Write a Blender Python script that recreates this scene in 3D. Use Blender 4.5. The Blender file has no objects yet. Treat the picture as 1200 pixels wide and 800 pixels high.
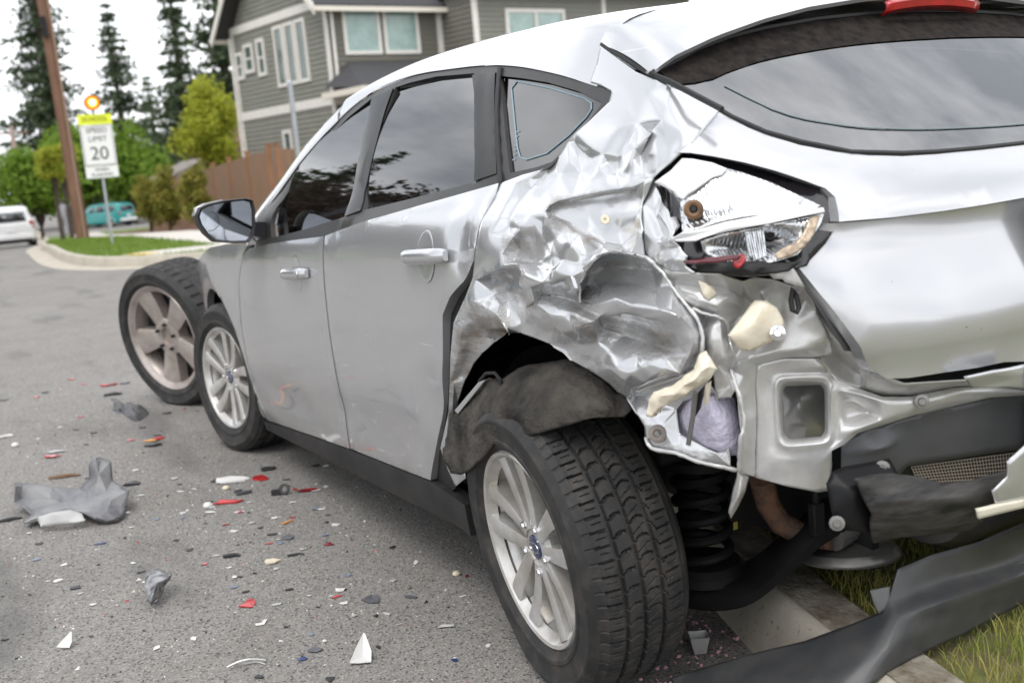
import bpy, bmesh, math, random
from mathutils import Vector, Matrix, noise
from mathutils.geometry import delaunay_2d_cdt
R = math.radians
random.seed(7)
scene = bpy.context.scene
col = scene.collection
# ------------------------------------------------------------------ camera
CAM = Vector((-2.008, 1.948, 1.150))
YAW, PITCH, ROLL = R(-27.778), R(9.616), R(4.880)
fw = Vector((math.cos(YAW)*math.cos(PITCH), math.sin(YAW)*math.cos(PITCH), -math.sin(PITCH)))
rt = Vector((math.sin(YAW), -math.cos(YAW), 0)); up = rt.cross(fw)
xr = rt*math.cos(ROLL) - up*math.sin(ROLL); yr = rt*math.sin(ROLL) + up*math.cos(ROLL)
cd = bpy.data.cameras.new('camera'); cam = bpy.data.objects.new('camera', cd); col.objects.link(cam)
cam.matrix_world = Matrix(((xr.x, yr.x, -fw.x, CAM.x), (xr.y, yr.y, -fw.y, CAM.y), (xr.z, yr.z, -fw.z, CAM.z), (0, 0, 0, 1)))
cd.sensor_width = 36; cd.lens = 38.65; cd.clip_end = 3000; cd.clip_start = .05
cd.dof.use_dof = True; cd.dof.focus_distance = 2.45; cd.dof.aperture_fstop = 4.0
scene.camera = cam
# ------------------------------------------------------------------ sky and sun (bright overcast)
SUN_EL, SUN_AZ = 58, 135          # degrees; azimuth counter-clockwise from +X
w = bpy.data.worlds.new('World'); scene.world = w; w.use_nodes = True
nt = w.node_tree; N = nt.nodes; L = nt.links; N.clear()
wo = N.new('ShaderNodeOutputWorld'); bg = N.new('ShaderNodeBackground'); L.new(bg.outputs[0], wo.inputs[0])
sky = N.new('ShaderNodeTexSky'); sky.sky_type = 'NISHITA'; sky.sun_disc = False
sky.sun_elevation = R(SUN_EL); sky.sun_rotation = R(90-SUN_AZ)
tc = N.new('ShaderNodeTexCoord'); mp = N.new('ShaderNodeMapping'); mp.inputs['Scale'].default_value = (1, 1, 2.2)
L.new(tc.outputs['Generated'], mp.inputs[0])
nz = N.new('ShaderNodeTexNoise'); nz.inputs['Scale'].default_value = 2.3; nz.inputs['Detail'].default_value = 5; nz.inputs['Roughness'].default_value = .55
L.new(mp.outputs[0], nz.inputs['Vector'])
cr = N.new('ShaderNodeValToRGB'); cr.color_ramp.elements[0].position = .38; cr.color_ramp.elements[1].position = .62
cr.color_ramp.elements[0].color = (.48, .50, .53, 1); cr.color_ramp.elements[1].color = (1.08, 1.08, 1.08, 1)
L.new(nz.outputs['Fac'], cr.inputs[0])
sc = N.new('ShaderNodeMix'); sc.data_type = 'RGBA'; sc.blend_type = 'MULTIPLY'; sc.inputs['Factor'].default_value = 1
L.new(cr.outputs[0], sc.inputs['A']); sc.inputs['B'].default_value = (10.6, 10.6, 10.7, 1)
mx = N.new('ShaderNodeMix'); mx.data_type = 'RGBA'; mx.inputs['Factor'].default_value = .90
L.new(sky.outputs[0], mx.inputs['A']); L.new(sc.outputs['Result'], mx.inputs['B'])
L.new(mx.outputs['Result'], bg.inputs[0]); bg.inputs[1].default_value = .11
sl = bpy.data.lights.new('sun', 'SUN'); so = bpy.data.objects.new('sun', sl); col.objects.link(so)
sl.energy = .8; sl.angle = R(25); sl.color = (1, .97, .92)
sd = Vector((math.cos(R(SUN_EL))*math.cos(R(SUN_AZ)), math.cos(R(SUN_EL))*math.sin(R(SUN_AZ)), math.sin(R(SUN_EL))))
so.rotation_euler = (-sd).to_track_quat('-Z', 'Y').to_euler()
so.location = (0, 6, 12)
vs = scene.view_settings; vs.view_transform = 'Standard'; vs.look = 'None'; vs.exposure = .92; vs.gamma = 1
scene.render.engine = 'CYCLES'

# ------------------------------------------------------------------ materials
MATS = {}
def mat(name, color, rough=.6, metal=0, spec=.5, coat=0, coat_r=.05, var=0, vscale=8, bump=0, bscale=60, emit=None, color2=None, rvar=0, stretch=None):
    """plain Principled with optional noise-driven colour variation (to color2) and fine bump"""
    if name in MATS: return MATS[name]
    m = bpy.data.materials.new(name); m.use_nodes = True; n = m.node_tree.nodes; l = m.node_tree.links
    b = n['Principled BSDF']; b.inputs['Base Color'].default_value = (*color, 1); b.inputs['Roughness'].default_value = rough
    b.inputs['Metallic'].default_value = metal; b.inputs['Specular IOR Level'].default_value = spec
    b.inputs['Coat Weight'].default_value = coat; b.inputs['Coat Roughness'].default_value = coat_r
    t = n.new('ShaderNodeTexCoord'); src = t.outputs['Object']
    if stretch:
        mpn = n.new('ShaderNodeMapping'); mpn.inputs['Scale'].default_value = stretch; l.new(src, mpn.inputs[0]); src = mpn.outputs[0]
    if var or color2:
        z = n.new('ShaderNodeTexNoise'); z.inputs['Scale'].default_value = vscale; z.inputs['Detail'].default_value = 6; z.inputs['Roughness'].default_value = .62
        l.new(src, z.inputs['Vector'])
        r = n.new('ShaderNodeValToRGB'); r.color_ramp.elements[0].position = .36; r.color_ramp.elements[1].position = .66
        c2 = color2 if color2 else tuple(c*(1-var) for c in color)
        r.color_ramp.elements[0].color = (*c2, 1); r.color_ramp.elements[1].color = (*color, 1)
        l.new(z.outputs['Fac'], r.inputs[0]); l.new(r.outputs[0], b.inputs['Base Color'])
        if rvar:
            q = n.new('ShaderNodeMapRange'); q.inputs['To Min'].default_value = rough+rvar; q.inputs['To Max'].default_value = max(.02, rough-rvar)
            q.inputs['From Min'].default_value = .35; q.inputs['From Max'].default_value = .65
            l.new(z.outputs['Fac'], q.inputs[0]); l.new(q.outputs[0], b.inputs['Roughness'])
    if bump:
        z2 = n.new('ShaderNodeTexNoise'); z2.inputs['Scale'].default_value = bscale; z2.inputs['Detail'].default_value = 4
        l.new(src, z2.inputs['Vector'])
        bp = n.new('ShaderNodeBump'); bp.inputs['Strength'].default_value = bump; bp.inputs['Distance'].default_value = .01
        l.new(z2.outputs['Fac'], bp.inputs['Height']); l.new(bp.outputs[0], b.inputs['Normal'])
    if emit:
        b.inputs['Emission Color'].default_value = (*emit[:3], 1); b.inputs['Emission Strength'].default_value = emit[3]
    MATS[name] = m; return m

def nodes_of(name):
    m = bpy.data.materials.new(name); m.use_nodes = True
    return m, m.node_tree.nodes, m.node_tree.links, m.node_tree.nodes['Principled BSDF']
def mixc(n, l, fac, a, b, blend='MIX'):
    x = n.new('ShaderNodeMix'); x.data_type = 'RGBA'; x.blend_type = blend
    for sock, v in (('Factor', fac), ('A', a), ('B', b)):
        s = x.inputs[sock]
        if isinstance(v, (int, float)): s.default_value = v
        elif isinstance(v, tuple): s.default_value = (*v, 1)
        else: l.new(v, s)
    return x.outputs['Result']
def ramp(n, l, src, p0, p1, c0=(0, 0, 0), c1=(1, 1, 1)):
    r = n.new('ShaderNodeValToRGB'); r.color_ramp.elements[0].position = p0; r.color_ramp.elements[1].position = p1
    r.color_ramp.elements[0].color = (*c0, 1); r.color_ramp.elements[1].color = (*c1, 1); l.new(src, r.inputs[0]); return r.outputs[0]
def tex(n, l, vec, scale, detail=5, rough=.6):
    z = n.new('ShaderNodeTexNoise'); z.inputs['Scale'].default_value = scale; z.inputs['Detail'].default_value = detail; z.inputs['Roughness'].default_value = rough
    l.new(vec, z.inputs['Vector']); return z.outputs['Fac']
def mapped(n, l, scale=(1, 1, 1), rot=(0, 0, 0)):
    t = n.new('ShaderNodeTexCoord'); m = n.new('ShaderNodeMapping'); m.inputs['Scale'].default_value = scale; m.inputs['Rotation'].default_value = rot
    l.new(t.outputs['Object'], m.inputs[0]); return m.outputs[0]
def add_bump(n, l, b, h, strength, dist=.01):
    bp = n.new('ShaderNodeBump'); bp.inputs['Strength'].default_value = strength; bp.inputs['Distance'].default_value = dist
    l.new(h, bp.inputs['Height']); l.new(bp.outputs[0], b.inputs['Normal'])

def paint_mat(name, base, dirt_amt):
    """metallic car paint; the dirt attribute and scratches grey/brown it where the sheet was scraped"""
    m, n, l, b = nodes_of(name)
    v = mapped(n, l)
    b.inputs['Metallic'].default_value = .55; b.inputs['Coat Weight'].default_value = .9; b.inputs['Coat Roughness'].default_value = .05
    n1 = tex(n, l, v, 5, 6, .65)
    dust = ramp(n, l, n1, .45, .75)
    c = mixc(n, l, .0, base, base)
    mf = n.new('ShaderNodeMath'); mf.operation = 'MULTIPLY'; mf.inputs[1].default_value = .22; l.new(dust, mf.inputs[0])
    c = mixc(n, l, mf.outputs[0], base, tuple(x*.82 for x in (base[0], base[1]*.98, base[2]*.94)))
    if not dirt_amt:
        # hairline scratches and road dust thrown up from the wheels
        for sc_v, ro, p0 in (((2, 2, 70), R(6), .735), ((2.5, 2.5, 55), R(-17), .745)):
            ln = ramp(n, l, tex(n, l, mapped(n, l, sc_v, (0, ro, 0)), 1.0, 3, .55), p0, p0+.02)
            mm_ = n.new('ShaderNodeMath'); mm_.operation = 'MULTIPLY'; mm_.inputs[1].default_value = .45; l.new(ln, mm_.inputs[0]); c_ = mm_.outputs[0]
            cc = mixc(n, l, c_, c, (.78, .78, .78)); c = cc
        zz = n.new('ShaderNodeSeparateXYZ'); l.new(v, zz.inputs[0]); zr = n.new('ShaderNodeMapRange'); zr.inputs['From Min'].default_value = .62; zr.inputs['From Max'].default_value = .22; l.new(zz.outputs['Z'], zr.inputs[0])
        dd = n.new('ShaderNodeMath'); dd.operation = 'MULTIPLY'; l.new(zr.outputs[0], dd.inputs[0]); l.new(ramp(n, l, tex(n, l, v, 7, 6, .7), .35, .75), dd.inputs[1])
        d2 = n.new('ShaderNodeMath'); d2.operation = 'MULTIPLY'; d2.inputs[1].default_value = .55; l.new(dd.outputs[0], d2.inputs[0])
        c = mixc(n, l, d2.outputs[0], cc, (.27, .25, .22))
    # small chips and specks
    n3 = tex(n, l, v, 95, 3, .5); chips = ramp(n, l, n3, .735, .76)
    n3b = ramp(n, l, tex(n, l, v, 4, 3), .5, .62)
    mc = n.new('ShaderNodeMath'); mc.operation = 'MULTIPLY'; l.new(chips, mc.inputs[0]); l.new(n3b, mc.inputs[1])
    c = mixc(n, l, mc.outputs[0], c, (.13, .12, .11))
    rg = .22
    if dirt_amt:
        at = n.new('ShaderNodeAttribute'); at.attribute_name = 'dirt'
        sv = mapped(n, l, (3, 3, 11), (0, R(24), 0)); ns = tex(n, l, sv, 3.2, 7, .7)
        ns2 = tex(n, l, v, 15, 7, .72)
        ad = n.new('ShaderNodeMath'); ad.operation = 'ADD'; l.new(ns, ad.inputs[0]); l.new(ns2, ad.inputs[1])
        th = n.new('ShaderNodeMath'); th.operation = 'MULTIPLY_ADD'; th.inputs[1].default_value = .62; l.new(at.outputs['Fac'], th.inputs[0]); l.new(ad.outputs[0], th.inputs[2])
        mr = n.new('ShaderNodeMapRange'); mr.inputs['From Min'].default_value = 1.22; mr.inputs['From Max'].default_value = 1.6; l.new(th.outputs[0], mr.inputs[0])
        md = n.new('ShaderNodeMath'); md.operation = 'MULTIPLY'; md.inputs[1].default_value = dirt_amt; l.new(mr.outputs[0], md.inputs[0])
        grime = mixc(n, l, ramp(n, l, ns2, .4, .62), (.11, .095, .08), (.32, .305, .285))
        rust = mixc(n, l, ramp(n, l, tex(n, l, v, 22, 5), .52, .66), grime, (.19, .13, .08))
        c = mixc(n, l, md.outputs[0], c, rust)
        tl = n.new('ShaderNodeAttribute'); tl.attribute_name = 'teal'
        tm = n.new('ShaderNodeMath'); tm.operation = 'MULTIPLY'; l.new(tl.outputs['Fac'], tm.inputs[0]); l.new(ramp(n, l, ns2, .46, .54), tm.inputs[1])
        c = mixc(n, l, tm.outputs[0], c, (.03, .13, .18))
        rr = n.new('ShaderNodeMapRange'); rr.inputs['To Min'].default_value = .22; rr.inputs['To Max'].default_value = .45; l.new(md.outputs[0], rr.inputs[0]); l.new(rr.outputs[0], b.inputs['Roughness'])
        cw = n.new('ShaderNodeMapRange'); cw.inputs['To Min'].default_value = .8; cw.inputs['To Max'].default_value = 0; l.new(md.outputs[0], cw.inputs[0]); l.new(cw.outputs[0], b.inputs['Coat Weight'])
        # fine scratches and dings
        sc_ = tex(n, l, sv, 9, 4, .6); sb = n.new('ShaderNodeMath'); sb.operation = 'MULTIPLY'; l.new(sc_, sb.inputs[0]); l.new(md.outputs[0], sb.inputs[1])
        add_bump(n, l, b, sb.outputs[0], .30, .012); b.inputs['Metallic'].default_value = .62
    else:
        b.inputs['Roughness'].default_value = rg
        add_bump(n, l, b, tex(n, l, v, 2.2, 2, .4), .05, .02)
    l.new(c, b.inputs['Base Color']); MATS[name] = m; return m
PAINT = paint_mat('silver_white_paint', (.50, .505, .52), 0)
PAINT_D = paint_mat('scraped_silver_paint', (.55, .555, .565), .9)
PRIMER = mat('bare_silver_inner_panel', (.60, .60, .60), .30, .42, var=.25, vscale=11, color2=(.47, .46, .445), bump=.12, bscale=24, coat=.3)
INNER = mat('grey_painted_recess', (.12, .122, .128), .45, .3, var=.3, vscale=5)
BLACK = mat('matt_black_rubber', (.012, .012, .013), .6, var=.3, vscale=30)
TRIM = mat('satin_dark_trim', (.036, .035, .034), .38, spec=.3, var=.2, vscale=12)
GLOSSB = mat('gloss_black_pillar', (.006, .006, .007), .12, spec=.18)
PLASTIC = mat('grained_black_plastic', (.016, .016, .017), .5, spec=.25, bump=.12, bscale=300, color2=(.034, .033, .032), vscale=9)
VALANCE = mat('dark_grey_bumper_plastic', (.040, .042, .046), .42, bump=.06, bscale=400, color2=(.058, .058, .058), vscale=14)
FELT = mat('dusty_felt_liner', (.020, .019, .018), .95, spec=.15, bump=.7, bscale=95, color2=(.075, .068, .060), vscale=10)
SCRAPED = mat('scraped_plastic', (.060, .057, .054), .55, spec=.3, bump=.08, bscale=200, color2=(.010, .010, .010), vscale=10, stretch=(3, .7, 5))
ALLOY = mat('silver_alloy', (.62, .62, .61), .30, .55, color2=(.46, .43, .39), vscale=14, coat=.4)
ALLOY_B = mat('dusty_bronze_alloy', (.48, .43, .40), .34, .5, color2=(.32, .27, .24), vscale=9, coat=.3)
CHROME = mat('chrome', (.8, .8, .8), .12, 1)
def reflector():
    m, n, l, b = nodes_of('broken_lamp_reflector'); v = mapped(n, l)
    c = mixc(n, l, ramp(n, l, tex(n, l, v, 38, 5, .7), .4, .62), (.45, .46, .48), (.74, .745, .75))
    wv = n.new('ShaderNodeTexWave'); wv.inputs['Scale'].default_value = 48; wv.inputs['Distortion'].default_value = 1.2; wv.bands_direction = 'Y'; l.new(v, wv.inputs['Vector'])
    l.new(c, b.inputs['Base Color']); b.inputs['Metallic'].default_value = .9; b.inputs['Roughness'].default_value = .14
    add_bump(n, l, b, wv.outputs['Fac'], .2, .004); return m
REFL = reflector()
WHITEP = mat('white_lamp_plastic', (.72, .72, .72), .25, coat=.4)
STEEL = mat('dark_suspension_steel', (.014, .014, .015), .6, .0, spec=.25, var=.4, vscale=20)
RUST = mat('rusty_pipe', (.20, .105, .06), .8, .2, color2=(.10, .065, .05), vscale=26, bump=.5, bscale=120)
SHIELD = mat('dull_heat_shield', (.30, .29, .275), .42, .7, var=.3, vscale=9, bump=.2, bscale=30)
FOAM = mat('cream_plastic_bracket', (.80, .745, .62), .5, color2=(.70, .62, .48), vscale=24, bump=.15, bscale=60)
WOOL = mat('lilac_insulation', (.60, .57, .70), .98, spec=.1, bump=.6, bscale=120, var=.15, vscale=30)
RED = mat('red_lens_plastic', (.42, .012, .016), .16, coat=.6, var=.3, vscale=20)
DARKRED = mat('dark_red_lens', (.10, .008, .016), .15, coat=.6)
TANR = mat('cracked_tan_reflector', (.56, .45, .33), .3, .3, color2=(.16, .12, .09), vscale=60)
BLUEB = mat('blue_badge', (.012, .022, .075), .15, coat=1)
BROWNB = mat('brown_bulb_socket', (.20, .10, .04), .5, color2=(.08, .045, .02), vscale=60)
SEAT = mat('charcoal_seat_fabric', (.03, .03, .033), .9)
def rubber():
    m, n, l, b = nodes_of('tyre_rubber'); v = mapped(n, l)
    a = tex(n, l, v, 18, 6, .65); c = mixc(n, l, ramp(n, l, a, .45, .7), (.013, .013, .013), (.045, .039, .034))
    l.new(c, b.inputs['Base Color']); b.inputs['Roughness'].default_value = .68; add_bump(n, l, b, tex(n, l, v, 160, 3), .15, .004); return m
RUBBER = rubber()
def glass_mat(name, tint, ior=1.62, dust=.0):
    m = bpy.data.materials.new(name); m.use_nodes = True; n = m.node_tree.nodes; l = m.node_tree.links; n.clear()
    o = n.new('ShaderNodeOutputMaterial'); mixn = n.new('ShaderNodeMixShader'); fr = n.new('ShaderNodeFresnel'); fr.inputs[0].default_value = ior
    tr = n.new('ShaderNodeBsdfTransparent'); tr.inputs[0].default_value = (*tint, 1)
    gl = n.new('ShaderNodeBsdfGlossy'); gl.inputs['Roughness'].default_value = .015; gl.inputs['Color'].default_value = (.95, .96, .97, 1)
    l.new(fr.outputs[0], mixn.inputs[0]); l.new(tr.outputs[0], mixn.inputs[1]); l.new(gl.outputs[0], mixn.inputs[2])
    last = mixn.outputs[0]
    if dust:
        df = n.new('ShaderNodeBsdfDiffuse'); df.inputs[0].default_value = (.34, .30, .27, 1)
        t = n.new('ShaderNodeTexCoord'); z = n.new('ShaderNodeTexNoise'); z.inputs['Scale'].default_value = 160; z.inputs['Detail'].default_value = 4; l.new(t.outputs['Object'], z.inputs['Vector'])
        mr = n.new('ShaderNodeMapRange'); mr.inputs['From Min'].default_value = .4; mr.inputs['From Max'].default_value = .75; mr.inputs['To Max'].default_value = dust; l.new(z.outputs['Fac'], mr.inputs[0])
        m2 = n.new('ShaderNodeMixShader'); l.new(mr.outputs[0], m2.inputs[0]); l.new(last, m2.inputs[1]); l.new(df.outputs[0], m2.inputs[2]); last = m2.outputs[0]
    l.new(last, o.inputs[0]); MATS[name] = m; return m
GLASS = glass_mat('tinted_window_glass', (.05, .055, .06), 1.95, .02)
GLASS_R = glass_mat('tinted_rear_glass', (.045, .05, .055), 3.0, .05)
CLEAR = glass_mat('clear_glass', (.75, .8, .8), 1.5)

# ------------------------------------------------------------------ mesh helpers
def link(name, me, m, parent=None):
    o = bpy.data.objects.new(name, me); col.objects.link(o)
    if m is not None: me.materials.append(m)
    if parent is not None: o.parent = parent
    return o
def tag(o, label=None, cat=None, group=None, kind=None):
    if label: o['label'] = label
    if cat: o['category'] = cat
    if group: o['group'] = group
    if kind: o['kind'] = kind
    return o
def empty(name, loc=(0, 0, 0), rz=0):
    o = bpy.data.objects.new(name, None); col.objects.link(o); o.location = loc; o.rotation_euler = (0, 0, rz); o.empty_display_size = .1; return o
class MB:
    def __init__(s): s.v = []; s.f = []
    def add(s, vs, fs, M=None):
        b = len(s.v)
        s.v += [tuple(M @ Vector(p)) if M is not None else tuple(p) for p in vs]; s.f += [tuple(b+i for i in f) for f in fs]; return s
    def box(s, c, d, M=None, taper=1):
        x, y, z = (k/2 for k in d); t = taper
        vs = [Vector((sx*x*(t if sz > 0 else 1), sy*y*(t if sz > 0 else 1), sz*z)) + Vector(c) for sz in (-1, 1) for sy in (-1, 1) for sx in (-1, 1)]
        return s.add(vs, [(0, 2, 3, 1), (4, 5, 7, 6), (0, 1, 5, 4), (2, 6, 7, 3), (0, 4, 6, 2), (1, 3, 7, 5)], M)
    def tube(s, pts, r, n=10, closed=False, caps=True, M=None):
        pts = [Vector(p) for p in pts]; k = len(pts); rs = r if isinstance(r, (list, tuple)) else [r]*k
        vs = []; prev = None
        for i, p in enumerate(pts):
            if closed: t = pts[(i+1) % k]-pts[i-1]
            else: t = pts[min(i+1, k-1)]-pts[max(i-1, 0)]
            t.normalize()
            if prev is None: a = t.orthogonal().normalized()
            else:
                a = prev - t*prev.dot(t)
                a = a.normalized() if a.length > 1e-6 else t.orthogonal().normalized()
            prev = a; b = t.cross(a)
            vs += [p + (a*math.cos(2*math.pi*j/n)+b*math.sin(2*math.pi*j/n))*rs[i] for j in range(n)]
        fs = []
        for i in range(k if closed else k-1):
            i2 = (i+1) % k
            fs += [(i*n+j, i*n+(j+1) % n, i2*n+(j+1) % n, i2*n+j) for j in range(n)]
        if caps and not closed: fs += [tuple(range(n-1, -1, -1)), tuple((k-1)*n+j for j in range(n))]
        return s.add(vs, fs, M)
    def lathe(s, prof, n=48, M=None, a0=0, a1=2*math.pi, closed=False):
        """profile (r, h) spun round local +Y"""
        full = abs(a1-a0-2*math.pi) < 1e-6; m = n if full else n+1; k = len(prof)
        vs = [(r*math.cos(a0+(a1-a0)*i/n), h, r*math.sin(a0+(a1-a0)*i/n)) for i in range(m) for r, h in prof]
        fs = []
        for i in range(n):
            i2 = (i+1) % m
            for j in range(k if closed else k-1):
                j2 = (j+1) % k
                fs.append((i*k+j, i*k+j2, i2*k+j2, i2*k+j))
        return s.add(vs, fs, M)
    def prism(s, poly, d, M=None):
        """poly of 3D points extruded by vector d"""
        n = len(poly); d = Vector(d); vs = [Vector(p) for p in poly]+[Vector(p)+d for p in poly]
        return s.add(vs, [tuple(range(n-1, -1, -1)), tuple(range(n, 2*n))]+[(i, (i+1) % n, n+(i+1) % n, n+i) for i in range(n)], M)
    def loft(s, rows, M=None, closed=False, caps=False):
        k = len(rows[0]); vs = [p for r in rows for p in r]; fs = []
        for i in range(len(rows)-1):
            for j in range(k if closed else k-1):
                j2 = (j+1) % k; fs.append((i*k+j, i*k+j2, (i+1)*k+j2, (i+1)*k+j))
        if caps: fs += [tuple(range(k-1, -1, -1)), tuple((len(rows)-1)*k+j for j in range(k))]
        return s.add(vs, fs, M)
    def build(s, name, m, parent=None, angle=38, recalc=True, bevel=0, solid=0, flip=False):
        me = bpy.data.meshes.new(name); me.from_pydata(s.v, [], s.f); me.validate()
        if recalc:
            bm = bmesh.new(); bm.from_mesh(me); bmesh.ops.recalc_face_normals(bm, faces=bm.faces)
            if flip: bmesh.ops.reverse_faces(bm, faces=bm.faces)
            bm.to_mesh(me); bm.free()
        if angle:
            me.polygons.foreach_set('use_smooth', [True]*len(me.polygons)); me.set_sharp_from_angle(angle=R(angle))
        o = link(name, me, m, parent)
        if solid:
            x = o.modifiers.new('thickness', 'SOLIDIFY'); x.thickness = solid; x.offset = 0
        if bevel:
            x = o.modifiers.new('bevel', 'BEVEL'); x.width = bevel; x.segments = 2; x.limit_method = 'ANGLE'; x.angle_limit = R(35)
        return o
def tf(loc, rz=0, rx=0, ry=0): return Matrix.Translation(loc) @ Matrix.Rotation(rz, 4, 'Z') @ Matrix.Rotation(ry, 4, 'Y') @ Matrix.Rotation(rx, 4, 'X')
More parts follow.
